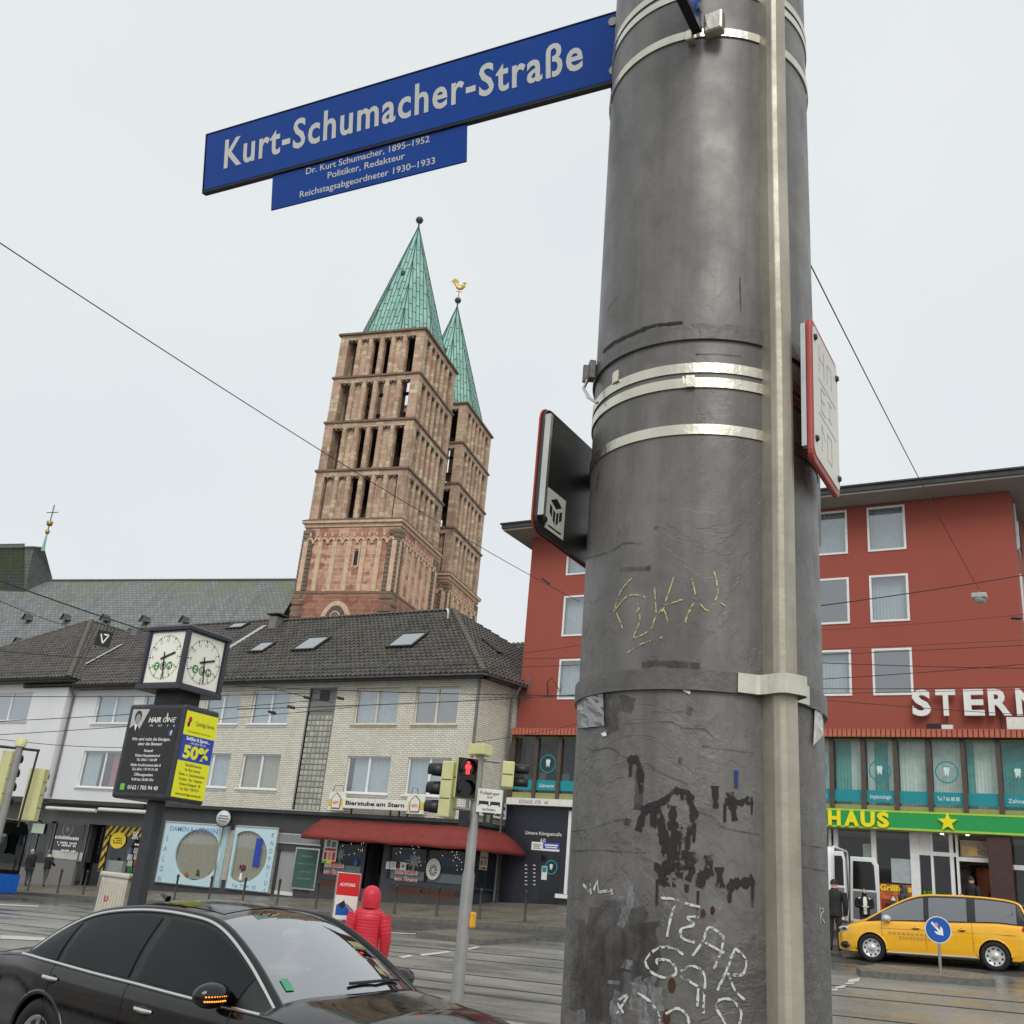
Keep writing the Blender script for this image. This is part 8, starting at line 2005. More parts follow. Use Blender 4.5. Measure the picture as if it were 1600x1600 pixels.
def car(root, S):
    body, gl = S['paint'], S['glass']
    wt, bt, ct, z0t, wheels, wr = S['w'], S['belt'], S['crown'], S['z0'], S['axles'], S['wr']
    xa, xb = S['x']; n = 150
    xs = [xa + (xb - xa) * (0.5 - 0.5*math.cos(PI * i / n)) for i in range(n + 1)]
    def sect(x):
        w, zb, c, z0 = lerp_tab(wt, x), lerp_tab(bt, x), lerp_tab(ct, x), lerp_tab(z0t, x); m = z0 + (zb - z0)
        pts = [(0.02, z0), (w*0.86, z0), (w*0.965, z0 + 0.07), (w*0.995, z0 + 0.22*(zb-z0)/0.75), (w*1.0, z0 + 0.45*(zb-z0)), (w*1.006, z0 + 0.66*(zb-z0)), (w*0.992, zb - 0.10*(zb-z0)), (w*0.962, zb - 0.015), (w*0.93, zb + 0.004), (w*0.62, zb + c*0.72), (w*0.3, zb + c*0.95), (0, zb + c)]
        return crv([(a, b) for a, b in pts], 4)
    rows = [[(x, p[0], p[1]) for p in sect(x)] for x in xs]
    def arch_hit(x, y, z): return y > 0.45 and any((x - a)**2 + (z - wr)**2 < (wr*1.13)**2 for a in wheels)
    mb = MB(); K = len(rows[0])
    for sgn in (1, -1):
        for i in range(n):
            for k in range(K - 1):
                q = [rows[i][k], rows[i+1][k], rows[i+1][k+1], rows[i][k+1]]
                c = [sum(p[j] for p in q)/4 for j in range(3)]
                if arch_hit(*c): continue
                mb.add([(p[0], p[1]*sgn, p[2]) for p in q], [(0, 1, 2, 3)], True)
    for i in (0, n):
        r = rows[i]; mb.add([(p[0], p[1], p[2]) for p in r] + [(p[0], -p[1], p[2]) for p in r[::-1]], [tuple(range(2*K))], False)
    bo = mb.build('body', body, root, weld=True)
    for p in bo.data.polygons: p.use_smooth = True
    mb = MB()
    for a in wheels:
        mb.box(a - wr*1.2, a + wr*1.2, -0.62, 0.62, 0.15, wr*2.2)
    mb.build('wheel_well', BLACK, root, kind='stuff')
    for a in wheels:
        for s in (1, -1):
            mb = MB(); pts = []
            for k in range(25):
                t = rad(-8 + 196*k/24); x = a + wr*1.14*math.cos(t); z = wr + wr*1.14*math.sin(t); w = lerp_tab(wt, x)
                pts.append((x, s*(w*0.992), z))
            mb.tube(pts, 0.022, 6); mb.build('arch_lip', body, root)
            make_wheel(root, a, s*(lerp_tab(wt, a) - 0.115), wr, s, S['rim'])
    # greenhouse
    rail = crv(S['rail'], 10); m = len(rail)
    def beltpt(x): return Vector((x, lerp_tab(wt, x)*0.935, lerp_tab(bt, x) + 0.005))
    def canopy(u, f):
        p = rail[u]; t = u/(m - 1); bow = S['bow'][1]*max(0, (t - 0.62)/0.38)**1.5 - S['bow'][0]*max(0, (0.34 - t)/0.34)**1.5
        cr_ = S['roofcrown'] * (0.35 + 0.65*math.sin(PI*min(1, max(0, t))))
        return Vector((p.x + bow*(1 - f*f), p.y*f, p.z + cr_*(1 - f*f)))
    def strip(u0, u1, f0=1.0):
        return [[canopy(u, f0*(-1 + 2*k/14)) for k in range(15)] for u in range(u0, u1 + 1)]
    ua, ub = S['ru']; mb = MB(); mb.grid(strip(ua, ub), True); mb.build('roof', body, root)
    mb = MB(); mb.grid(strip(ub, m - 1), True); ws = mb.build('windscreen', S.get('wsglass', gl), root)
    mb = MB(); mb.grid(strip(0, ua), True); mb.build('rear_window', gl, root)
    for s in (1, -1):                                     # pillars along the rail
        mb = MB(); mb.tube([canopy(u, s*0.965) for u in range(0, m)], [0.03 + 0.012*max(0, 1 - u/ua) for u in range(m)], 8); mb.build('pillar', body, root)
        rowsS = []
        for u in range(m):
            p = rail[u]; b = beltpt(p.x); row = []
            for k in range(7):
                f = k/6; q = b.lerp(p, f); row.append(Vector((q.x, s*(q.y + 0.03*math.sin(PI*f)), q.z)))
            rowsS.append(row)
        mb = MB(); mb.grid(rowsS, True)
        mb.build('door_frame', S.get('dlo', BLACK), root)
        for x0, x1 in S['panes']:
            us = [u for u in range(m) if x0 <= rail[u].x <= x1]; mb = MB()
            g = [[rowsS[u][0].lerp(rowsS[u][6], 0.05 + 0.87*k/5) + Vector((0, s*(0.012 + 0.03*math.sin(PI*(0.05 + 0.87*k/5))), 0)) for k in range(6)] for u in us]
            g = [[Vector((q.x, q.y, q.z)) for q in r] for r in g]
            mb.grid(g, True); mb.build('side_window', S['sideglass'], root)
        if S.get('chrome'):
            mb = MB(); mb.tube([rail[u] * 1 if s == 1 else Vector((rail[u].x, -rail[u].y, rail[u].z)) for u in range(m)] , 0.016, 6)
            for i in range(len(mb.v)): mb.v[i] = (mb.v[i][0], mb.v[i][1] + s*0.012, mb.v[i][2] - 0.004)
            mb.build('chrome_trim', S['chrome'], root)
            mb = MB(); mb.tube([(beltpt(x).x, s*(beltpt(x).y + 0.016), beltpt(x).z - 0.002) for x in [rail[0].x + (rail[-1].x - rail[0].x)*k/20 for k in range(21)]], 0.014, 6); mb.build('chrome_trim', S['chrome'], root)
        for x in S['gaps']:                               # door shut lines
            sc = sect(x); mb = MB(); mb.tube([(x, s*(p[0] + 0.001), p[1]) for p in sc[10:34]], 0.004, 4); mb.build('door_gap', BLACK, root)
        for x, z in S['handles']:
            w = lerp_tab(wt, x); mb = MB(); mb.tube([(x - 0.10, s*(w*1.0), z + 0.008), (x - 0.05, s*(w*1.0 + 0.03), z + 0.004), (x + 0.05, s*(w*1.0 + 0.03), z), (x + 0.10, s*(w*1.0), z - 0.004)], [0.012, 0.017, 0.017, 0.012], 8); mb.build('door_handle', S['handle_mat'], root)
            mb = MB(); mb.ellipsoid((x, s*(w*1.0), z - 0.01), (0.085, 0.008, 0.04), 12, 6); mb.build('handle_recess', BLACK, root)
        mx, my, mz = S['mirror']; mb = MB()
        mb.ellipsoid((mx, s*(my + 0.09), mz), (0.10, 0.145, 0.085), 16, 10); mi = mb.build('mirror', S['mirror_mat'], root); mb = MB(); mb.tube([(mx + 0.02, s*(my - 0.09), mz - 0.07), (mx, s*(my + 0.02), mz - 0.04)], 0.025, 8); mb.build('mirror_foot', BLACK, mi)
        S['mir%d' % s] = mi
    # cabin
    mb = MB(); mb.box(S['cab'][0], S['cab'][1], -0.66, 0.66, 0.35, S['cab'][2]); mb.build('cabin_floor', ROOM_DARK, root)
    for x in S['seats']:
        for y in (-0.36, 0.36):
            mb = MB(); mb.box(x, x + 0.12, y - 0.24, y + 0.24, 0.5, 1.08); mb.box(x + 0.01, x + 0.10, y - 0.13, y + 0.13, 1.10, 1.28); mb.build('seat', S['seatm'], root, bevel=0.04)
    return bo, ws, sect
# ---- black saloon
CARPAINT = paint('car_black_paint', srgb(16, 13, 14), 0.14, 0.0, var=0.12, coat=0.35, spec=0.4)
CHROME = paint('chrome', srgb(214, 214, 212), 0.12, 1.0, var=0.05)
SIDEG = glass('tinted_side_glass', (0.10, 0.12, 0.12), 0.03, 0.02, 0.22)
WSG = glass('windscreen_glass', (0.66, 0.72, 0.71), 0.40, 0.02, 0.6)
GZ_ = -0.036
bc = thing('black_saloon_car', 'black saloon car with chrome trim and glowing mirror indicator crossing the foreground', 'car', (-6.08, 6.83, GZ_), (rad(2.7), 0, rad(-6.2)))
SPEC = dict(paint=CARPAINT, glass=SIDEG, sideglass=SIDEG, wsglass=WSG, x=(-2.54, 2.54), axles=(-1.37, 1.67), wr=0.345, rim=ALU,
    w=[(-2.54, 0.70), (-2.25, 0.85), (-1.5, 0.925), (0, 0.935), (1.4, 0.925), (2.1, 0.86), (2.4, 0.72), (2.54, 0.52)],
    belt=[(-2.54, 0.80), (-2.4, 0.92), (-1.8, 0.965), (-0.5, 0.925), (0.6, 0.895), (1.2, 0.885), (1.8, 0.83), (2.3, 0.73), (2.54, 0.62)],
    crown=[(-2.54, 0.04), (-1.9, 0.07), (1.0, 0.10), (1.8, 0.10), (2.4, 0.05), (2.54, 0.01)], z0=[(-2.54, 0.40), (-2.1, 0.22), (2.1, 0.2), (2.54, 0.34)],
    rail=[(-1.86, 0.775, 0.965), (-1.58, 0.695, 1.165), (-1.2, 0.63, 1.325), (-0.65, 0.60, 1.40), (-0.1, 0.595, 1.405), (0.30, 0.61, 1.355), (0.72, 0.665, 1.165), (1.13, 0.735, 0.90)],
    ru=(22, 48), bow=(0.22, 0.22), roofcrown=0.075, panes=[(-1.72, -1.32), (-1.27, -0.36), (-0.26, 0.86)], chrome=CHROME, gaps=[-1.30, -0.31, 0.86], handles=[(-1.28, 0.85), (-0.04, 0.775)], handle_mat=CHROME,
    mirror=(0.72, 0.88, 0.965), mirror_mat=CARPAINT, cab=(-1.9, 1.2, 0.85), seats=(-1.25, -0.15), seatm=paint('car_seat', srgb(88, 80, 66), 0.7, var=0.2))
bo, ws, sect = car(bc, SPEC)
mi = SPEC['mir-1']
AMB = emit('amber_led', (1.0, 0.30, 0.03), 1.6)
for r_i, (z, n_) in enumerate(((0.967, 9), (0.938, 11))):
    for k in range(n_):
        t = -0.05 + 0.17 * k / n_
        x = 0.72 + 0.10 * math.sqrt(max(0.02, 1 - ((t - 0.0)/0.15)**2)) * 0.92
        mb = MB(); mb.ellipsoid((x, -(0.97 + t), z), (0.012, 0.0065, 0.0055), 6, 4); mb.build('indicator_led', AMB, mi)
mb = MB(); mb.box(0.10 - 0.75, 0.10 + 0.05, -0.42, 0.42, 1.4795, 1.484); 
def roof_z(x, y):
    best = None
    for u in crv(SPEC['rail'], 10):
        if best is None or abs(u.x - x) < abs(best.x - x): best = u
    return best
mb = MB(); rows = []
rl = crv(SPEC['rail'], 10)
def canopy_pt(u, f):
    p = rl[u]; t = u/(len(rl) - 1); cr_ = 0.075 * (0.35 + 0.65*math.sin(PI*t)); bow = 0.22*max(0, (t - 0.62)/0.38)**1.5
    return Vector((p.x + bow*(1 - f*f), p.y*f, p.z + cr_*(1 - f*f) + 0.004))
mb.grid([[canopy_pt(u, -0.74 + 1.48*k/10) for k in range(11)] for u in range(26, 46)], True); mb.build('sunroof', BLACK_GLOSS, bc)
# dashboard, wheel, rear-view mirror, wiper, stickers
mb = MB(); mb.box(0.75, 1.25, -0.62, 0.62, 0.6, 0.90); mb.build('dashboard', paint('dashboard', srgb(96, 98, 98), 0.8, var=0.1), bc, bevel=0.05)
mb = MB(); mb.lathe([(0.175, -0.015), (0.195, 0.0), (0.175, 0.015), (0.155, 0.0), (0.175, -0.015)], 24, mat=Matrix.Translation((0.52, 0.36, 0.88)) @ Matrix.Rotation(rad(-65), 4, 'Y')); mb.build('steering_wheel', BLACK, bc)
mb = MB(); mb.ellipsoid((0.42, 0.0, 1.30), (0.03, 0.12, 0.04), 14, 8); mb.build('rear_view_mirror', paint('mirror_grey', srgb(150, 152, 152), 0.3), bc)
mb = MB(); p = [canopy_pt(66, f) + Vector((0.012, 0, 0.012)) for f in (-0.15, 0.3, 0.75)]; mb.tube(p, 0.012, 6); mb.build('wiper', BLACK, bc)
mb = MB(); mb.quad(*[canopy_pt(u, f) + Vector((0.004, 0, 0.003)) for u, f in ((66, -0.84), (66, -0.76), (64, -0.76), (64, -0.84))]); mb.build('green_badge', paint('badge_green', srgb(70, 150, 110), 0.4), bc)
# driver behind the wheel, one continuous bust
dv = thing('driver', 'driver in a pale top sitting at the wheel of the black saloon', 'person', (-6.08, 6.83, GZ_), (rad(2.7), 0, rad(-6.2)))
def rings(mb, rr, n=14): mb.grid([[(c[0] + a*math.cos(2*PI*k/n), c[1] + b*math.sin(2*PI*k/n), c[2]) for k in range(n)] for c, a, b in rr], True, True)
mb = MB(); rings(mb, [((0.02, 0.36, 0.5), 0.14, 0.20), ((0.0, 0.36, 0.75), 0.13, 0.20), ((-0.02, 0.36, 0.95), 0.12, 0.22), ((0.0, 0.36, 1.03), 0.08, 0.15), ((0.02, 0.36, 1.07), 0.05, 0.06), ((0.04, 0.36, 1.12), 0.055, 0.05), ((0.05, 0.36, 1.19), 0.095, 0.072), ((0.05, 0.36, 1.26), 0.098, 0.076), ((0.04, 0.36, 1.325), 0.07, 0.058), ((0.04, 0.36, 1.34), 0.01, 0.01)])
mb.build('body', paint('driver_skin', srgb(196, 158, 136), 0.6), dv)
mb = MB(); rings(mb, [((0.02, 0.36, 0.5), 0.16, 0.22), ((0.0, 0.36, 0.75), 0.15, 0.22), ((-0.02, 0.36, 0.95), 0.135, 0.235), ((0.0, 0.36, 1.035), 0.09, 0.16)])
for s in (-1, 1): mb.tube([(0.0, 0.36 + s*0.2, 0.95), (0.16, 0.36 + s*0.25, 0.78), (0.40, 0.36 + s*0.14, 0.90)], [0.065, 0.055, 0.042], 10)
mb.build('pullover', paint('driver_top', srgb(190, 190, 182), 0.9), dv)
mb = MB(); rings(mb, [((0.02, 0.36, 1.22), 0.106, 0.085), ((0.02, 0.36, 1.29), 0.10, 0.08), ((0.03, 0.36, 1.345), 0.05, 0.045), ((0.03, 0.36, 1.355), 0.005, 0.005)]); mb.build('hair', paint('driver_hair', srgb(60, 50, 44), 0.8), dv)
# front: grille, lamps
for s in (1, -1):
    mb = MB(); mb.ellipsoid((2.22, s*0.66, 0.66), (0.22, 0.14, 0.09), 14, 8); mb.build('headlight', paint('lamp_glass', srgb(190, 196, 198), 0.1, 0.3), bc)
    mb = MB(); mb.ellipsoid((-2.40, s*0.66, 0.80), (0.12, 0.15, 0.09), 14, 8); mb.build('tail_light', RED_PAINT, bc)
mb = MB(); mb.box(2.42, 2.56, -0.38, 0.38, 0.45, 0.68); mb.build('grille', CHROME, bc, bevel=0.03)
mb = MB(); mb.box(2.50, 2.58, -0.26, 0.26, 0.34, 0.44); mb.build('number_plate', WHITE, bc)
mb = MB(); sh_ = [(-1.95, 0, 1.065), (-2.0, 0, 1.12), (-2.06, 0, 1.13)]; mb.tube([(-1.18, 0, 1.44), (-1.25, 0, 1.47), (-1.30, 0, 1.475)], [0.03, 0.022, 0.008], 8); mb.build('roof_antenna', CARPAINT, bc)
# ---- yellow cab
YELLOW_CAR = paint('cab_yellow', srgb(246, 184, 28), 0.22, 0.0, var=0.03, coat=0.8, spec=0.5)
fw, rw_ = on_ground(1365, 1503), on_ground(1558, 1518)
ccx = (fw.x + rw_.x) / 2; sc_ = abs(rw_.x - fw.x) / 2.79
yc = thing('yellow_taxi', 'yellow compact van taxi with dark windows parked by the grill shop', 'taxi', (ccx, (fw.y + rw_.y)/2 + 0.78*sc_, (fw.z + rw_.z)/2), (0, rad(1.75), PI))
yc.scale = (sc_, sc_, sc_)
CABG = glass('cab_glass', (0.25, 0.27, 0.28), 0.26, 0.02)
SPEC2 = dict(paint=YELLOW_CAR, glass=CABG, sideglass=CABG, x=(-2.26, 2.26), axles=(-1.395, 1.395), wr=0.325, rim=paint('hubcap_silver', srgb(206, 206, 204), 0.35, 0.5, var=0.06),
    w=[(-2.26, 0.78), (-2.0, 0.88), (-1.4, 0.915), (1.2, 0.915), (1.8, 0.87), (2.1, 0.74), (2.26, 0.52)],
    belt=[(-2.26, 1.00), (-1.5, 1.04), (0, 0.99), (1.0, 0.965), (1.5, 0.93), (1.9, 0.84), (2.15, 0.72), (2.26, 0.62)],
    crown=[(-2.26, 0.02), (1.0, 0.09), (1.7, 0.10), (2.1, 0.05), (2.26, 0.01)], z0=[(-2.26, 0.36), (-1.9, 0.22), (1.9, 0.2), (2.26, 0.24)],
    rail=[(-2.16, 0.76, 1.02), (-2.08, 0.715, 1.33), (-1.93, 0.68, 1.52), (-1.3, 0.655, 1.60), (-0.4, 0.65, 1.615), (0.25, 0.655, 1.57), (0.82, 0.70, 1.34), (1.52, 0.80, 0.94)],
    ru=(20, 50), bow=(0.10, 0.22), roofcrown=0.05, panes=[(-1.93, -0.98), (-0.92, 0.04), (0.10, 1.15)], gaps=[-0.95, 0.10, 1.12], handles=[(-0.72, 0.86), (0.32, 0.84)], handle_mat=YELLOW_CAR,
    mirror=(0.98, 0.86, 1.02), mirror_mat=paint('cab_mirror', srgb(210, 210, 208), 0.3), cab=(-2.0, 1.3, 0.9), seats=(-0.7, 0.2), seatm=ROOM_DARK)
car(yc, SPEC2)
for s in (1, -1):
    mb = MB(); mb.ellipsoid((1.98, s*0.68, 0.735), (0.24, 0.13, 0.075), 16, 8); hl_ = mb.build('headlight', paint('lamp_glass', srgb(190, 196, 198), 0.1), yc); mb = MB(); mb.ellipsoid((2.04, s*0.72, 0.735), (0.10, 0.10, 0.045), 12, 8); mb.build('lamp_inner', DARK_STEEL, hl_)
    mb = MB(); mb.ellipsoid((-2.12, s*0.80, 0.93), (0.17, 0.09, 0.085), 14, 8); mb.build('tail_light', RED_PAINT, yc)
    for z in (0.30, 0.37): mb = MB(); mb.tube([(2.20, s*0.50, z), (2.10, s*0.72, z), (1.92, s*0.845, z)], 0.014, 6); mb.build('chrome_strip', CHROME, yc)
    mb = MB(); mb.ellipsoid((2.02, s*0.72, 0.36), (0.16, 0.11, 0.09), 12, 8); mb.build('fog_recess', BLACK, yc)
    mb = MB(); mb.tube([(-1.02, s*0.905, 0.26), (1.02, s*0.905, 0.25)], 0.03, 8); mb.build('sill_trim', CHROME, yc)
    mb = MB(); mb.tube([(-1.9, s*0.912, 0.80), (0, s*0.922, 0.80), (1.2, s*0.915, 0.79)], 0.005, 6); mb.build('crease_line', paint('cab_shade', srgb(176, 124, 20), 0.4), yc)
GHOST = paint('faded_door_print', srgb(196, 150, 60), 0.5)
for z_, a_, b_ in ((0.69, 0.05, 1.0), (0.60, 0.0, 0.75)):
    mb = MB()
    for k in range(9): mb.box(a_ + (b_ - a_)*k/9, a_ + (b_ - a_)*(k + 0.7)/9, 0.915, 0.922, z_ - 0.03, z_ + 0.03)
    mb.build('faded_print', GHOST, yc, kind='stuff')
mb = MB(); mb.box(-0.18, -0.32, -0.3, 0.3, 1.665, 1.74)
mb = MB(); mb.box(2.2, 2.27, -0.26, 0.26, 0.36, 0.46); mb.build('number_plate', WHITE, yc)
# ---- white delivery van with open rear door, mostly behind the mast
VW = paint('van_white', srgb(228, 229, 230), 0.3, 0.0, var=0.04, coat=0.5)
vy = 31.2; vx = on_y(1313, 1400, vy).x; vz = ground_z(vx, vy) + 0.125; vt = on_y(1330, 1343, vy + 0.9).z
van = thing('white_delivery_van', 'white delivery van with rear doors open behind the mast', 'van', (vx, vy, vz))
Hv = max(2.3, vt - vz + 0.15)
mb = MB(); 
prof = [(-0.98, 0.35), (-1.0, 1.1), (-0.93, Hv - 0.25), (-0.82, Hv), (0.82, Hv), (0.93, Hv - 0.25), (1.0, 1.1), (0.98, 0.35)]
def shell(scale_, x): return [(x, a*scale_, 0.35 + (b - 0.35)*scale_) for a, b in prof]
mb.grid([shell(1, 0.0), shell(1, -3.6), [(-4.2, a*0.97, 0.35 + (b - 0.35)*(0.96)) for a, b in prof], [(-4.9, a*0.94, 0.35 + (b-0.35)*0.55) for a, b in prof], [(-5.5, a*0.86, 0.35 + (b-0.35)*0.42) for a, b in prof]], True)
mb.add(shell(1, -3.2), [tuple(range(8))]); mb.build('body', VW, van)
mb = MB(); mb.box(-3.2, -0.02, -0.96, 0.96, 0.36, 0.42); mb.build('load_floor', DARK_STEEL, van)
mb = MB(); mb.box(-3.19, -3.16, -0.95, 0.95, 0.43, Hv - 0.1); mb.build('bulkhead', ROOM_DARK, van)
mb = MB(); mb.tube([(0.02, a, b) for a, b in prof], 0.035, 6); mb.build('rear_frame', VW, van)
def van_door(y, sgn, rz):
    d = MB(); w = 0.82; z0, z1 = 0.42, Hv - 0.12
    d.prism([(0, z0), (w, z0), (w, z1 - 0.2), (w - 0.12, z1), (0.04, z1)], -0.05, 0.0, 'xz'); o = d.build('rear_door', VW, van, loc=(0.05, y, 0), rot=(0, 0, rz), bevel=0.02)
    m_ = MB(); zm = z0 + (z1 - z0)*0.50; m_.prism([(0.10, zm), (w - 0.1, zm), (w - 0.13, z1 - 0.22), (w - 0.2, z1 - 0.12), (0.12, z1 - 0.12)], -0.062, -0.0505, 'xz'); m_.build('door_window', BLACK_GLOSS, o)
    m_ = MB(); m_.prism([(0.09, z0 + 0.08), (w - 0.08, z0 + 0.08), (w - 0.08, zm - 0.06), (0.10, zm - 0.06)], -0.06, -0.0505, 'xz'); t_ = m_.build('door_trim', paint('door_trim_grey', srgb(112, 114, 116), 0.7, var=0.1), o)
    m_ = MB(); m_.ellipsoid((0.3, -0.065, zm - 0.35), (0.10, 0.02, 0.06), 12, 6); m_.build('door_pull', BLACK, t_)
    return o
van_door(0.98, 1, rad(6)); o = van_door(-0.98, -1, rad(-3)); o.scale = (0.4, 1, 1)
for x in (-0.95, -4.4):
    for s in (1, -1): make_wheel(van, x, s*0.88, 0.34, s, STEEL, 0.22, 6)
# ---- town bus at the left edge
bp = on_ground(8, 1414); bx, by = on_y(34, 1350, bp.y + 2.4).x, bp.y
bus = thing('town_bus', 'dark fronted town bus with blue skirt and long mirror at the kerb', 'bus', (bx, by + 1.25, ground_z(bx, by)))
Hb = on_y(20, 1281, by + 1.2).z - ground_z(bx, by)
BUSBLUE = paint('bus_blue', srgb(20, 96, 190), 0.3, var=0.05, coat=0.5)
mb = MB(); pr = lambda x, k, zt: [(x, -1.25*k, 0.32), (x, -1.26*k, 1.0), (x, -1.24*k, zt - 0.3), (x, -1.1*k, zt), (x, 1.1*k, zt), (x, 1.24*k, zt - 0.3), (x, 1.26*k, 1.0), (x, 1.25*k, 0.32)]
rows = [pr(-12, 1, Hb), pr(-0.5, 1, Hb), pr(-0.15, 0.97, Hb - 0.02), pr(0.0, 0.90, Hb - 0.08)]
mb.grid(rows, True); mb.add(rows[-1], [tuple(range(8))]); mb.add(rows[0], [tuple(range(8))]); mb.build('body', BLACK_GLOSS, bus)
mb = MB(); mb.box(-12, -0.45, -1.275, -1.262, 0.34, 1.05); mb.box(-0.4, 0.012, -1.20, 1.20, 0.34, 1.0); mb.build('skirt', BUSBLUE, bus)
mb = MB(); mb.add([(-0.9, -1.28, 0.75), (-0.5, -1.28, 0.80), (-0.5, -1.28, 0.95), (-0.9, -1.28, 0.92)], [(0, 1, 2, 3)]); mb.build('green_mark', paint('lime_mark', srgb(190, 220, 60), 0.5), bus)
mb = MB(); mb.box(0.008, 0.02, -1.02, 1.02, 1.15, Hb - 0.5); mb.build('windscreen', WSG, bus)
for k in range(5):
    mb = MB(); mb.box(-2.2 - 2*k, -0.5 - 2*k, -1.275, -1.262, 1.2, Hb - 0.5); mb.build('side_window', paint('bus_window', srgb(96, 122, 108), 0.08, spec=0.8, var=0.3, scale=2), bus)
mb = MB(); mb.box(-12, -0.1, -1.1, 1.1, Hb + 0.001, Hb + 0.06); mb.build('roof_rail', ALU, bus)
mb = MB(); mb.tube([(-0.1, -1.1, Hb - 0.05), (0.22, -1.2, Hb - 0.08), (0.28, -1.22, Hb - 0.3)], 0.03, 8); mb.ellipsoid((0.28, -1.22, Hb - 0.62), (0.13, 0.12, 0.42), 14, 10); mb.build('mirror', BLACK, bus)
for x in (-2.6, -8.8): make_wheel(bus, x, -1.12, 0.48, -1, STEEL, 0.28, 8)
# ================================================================== people
SKIN = paint('skin', srgb(206, 164, 142), 0.55, var=0.05); HAIR_D = paint('dark_hair', srgb(36, 30, 28), 0.6, var=0.2, scale=30); HAIR_G = paint('grey_hair', srgb(178, 174, 168), 0.7, var=0.15, scale=30)
JEANS = paint('jeans', srgb(62, 70, 86), 0.85, var=0.2, scale=10); DARKTR = paint('dark_trousers', srgb(40, 40, 44), 0.85, var=0.2); GREYTR = paint('grey_trousers', srgb(84, 86, 90), 0.85, var=0.2); SHOE = paint('shoes', srgb(28, 26, 26), 0.6)
def person(label, loc, rz, H, coat, trousers, hair, hem=0.47, armL=None, armR=None, puffy=0, hood=False, hooded=None, mask=None, shirt=None, stride=0.03, bulk=1.0, collar=None, hairlong=False):
    t = thing('person', label, 'person', tuple(loc), (0, 0, rz))
    arms = {1: armL or [(0.125, 0.0, 0.80), (0.155, 0.01, 0.64), (0.15, -0.03, 0.50)], -1: armR or [(0.125, 0.0, 0.80), (0.155, 0.01, 0.64), (0.15, -0.03, 0.50)]}
    V, E, Rd = [], [], []
    def add(p, r, prev=None):
        V.append(Vector(p) * H); Rd.append(r * H); i = len(V) - 1
        if prev is not None: E.append((prev, i))
        return i
    pel = add((0, 0, 0.53), 0.075); w = add((0, 0, 0.62), 0.068, pel); c = add((0, 0, 0.75), 0.078, w); n0 = add((0, 0.004, 0.835), 0.034, c); h0 = add((0, -0.006, 0.885), 0.046, n0); h1 = add((0, -0.004, 0.935), 0.052, h0); add((0, 0.0, 0.972), 0.030, h1)
    for s in (1, -1):
        a = arms[s]; sh_ = add((s*a[0][0]*0.85, a[0][1], a[0][2]), 0.034, c); el = add((s*a[1][0], a[1][1], a[1][2]), 0.026, sh_); wr_ = add((s*a[2][0], a[2][1], a[2][2]), 0.018, el)
        d = (Vector(a[2]) - Vector(a[1])).normalized()*0.045; add((s*(a[2][0] + d.x*0.6), a[2][1] + d.y, a[2][2] + d.z), 0.019, wr_)
        hp = add((s*0.052, 0, 0.49), 0.058, pel); kn = add((s*0.058, -0.012 - s*stride*0.4, 0.28), 0.036, hp); an = add((s*0.058, 0.012 - s*stride, 0.055), 0.024, kn); add((s*0.064, -0.06 - s*stride, 0.022), 0.021, an)
    me = bpy.data.meshes.new('skeleton'); me.from_pydata(V, E, []); ob = bpy.data.objects.new('skeleton', me)
    sk = ob.modifiers.new('skin', 'SKIN'); sk.use_smooth_shade = True
    for i, v in enumerate(me.skin_vertices[0].data): v.radius = (Rd[i], Rd[i]); v.use_root = (i == 0)
    su = ob.modifiers.new('sub', 'SUBSURF'); su.levels = 2; su.render_levels = 2
    bm_ = evaluated(ob); bpy.data.objects.remove(ob)
    mats = [trousers, SKIN, SHOE, shirt or coat]
    for m_ in mats: bm_.materials.append(m_)
    for p in bm_.polygons:
        z = p.center.z / H; x = abs(p.center.x / H)
        p.material_index = 1 if z > 0.825 or (x > 0.11 and z < 0.60) else 2 if z < 0.045 else 0 if z < 0.55 else 3; p.use_smooth = True
    bm2 = bmesh.new(); bm2.from_mesh(bm_)
    mb = MB()                                             # nose, ears, fingers
    mb.ellipsoid((0, -0.060*H, 0.912*H), (0.008*H, 0.014*H, 0.012*H), 8, 6)
    for s in (1, -1):
        mb.ellipsoid((s*0.051*H, 0.004*H, 0.915*H), (0.006*H, 0.012*H, 0.018*H), 8, 6)
        a = arms[s]; d = (Vector(a[2]) - Vector(a[1])).normalized(); q = Vector((s*a[2][0] + s*d.x*0.03, a[2][1] + d.y*0.045, a[2][2] + d.z*0.045)) * H
        for k in range(4):
            f0 = q + Vector((0, (k - 1.5)*0.010*H, 0)); dd_ = Vector((s*d.x, d.y, d.z)); L_ = (0.034, 0.040, 0.038, 0.030)[k]*H
            mb.tube([f0, f0 + dd_*L_*0.55, f0 + dd_*L_*0.9 + Vector((-s*0.010*H, -0.004*H, 0.0))], [0.0052*H, 0.0048*H, 0.0038*H], 6)
        mb.tube([q + Vector((0, -0.014*H, 0.016*H)), q + Vector((-s*0.006*H, -0.026*H, 0.0)), q + Vector((-s*0.008*H, -0.030*H, -0.012*H))], [0.0060*H, 0.0052*H, 0.004*H], 6)
    b0 = len(bm2.verts); tmp = mb.mesh('tmp', [SKIN]); 
    for p in tmp.polygons: p.material_index = 1
    bm2.from_mesh(tmp); bm2.to_mesh(bm_); bm2.free()
    body = put('body', bm_, t)
    N = 20
    def ringz(z, rx, ry, cy=0.0): return [(rx*math.cos(2*PI*k/N)*H*bulk, (cy + ry*math.sin(2*PI*k/N)*bulk)*H, z*H) for k in range(N)]
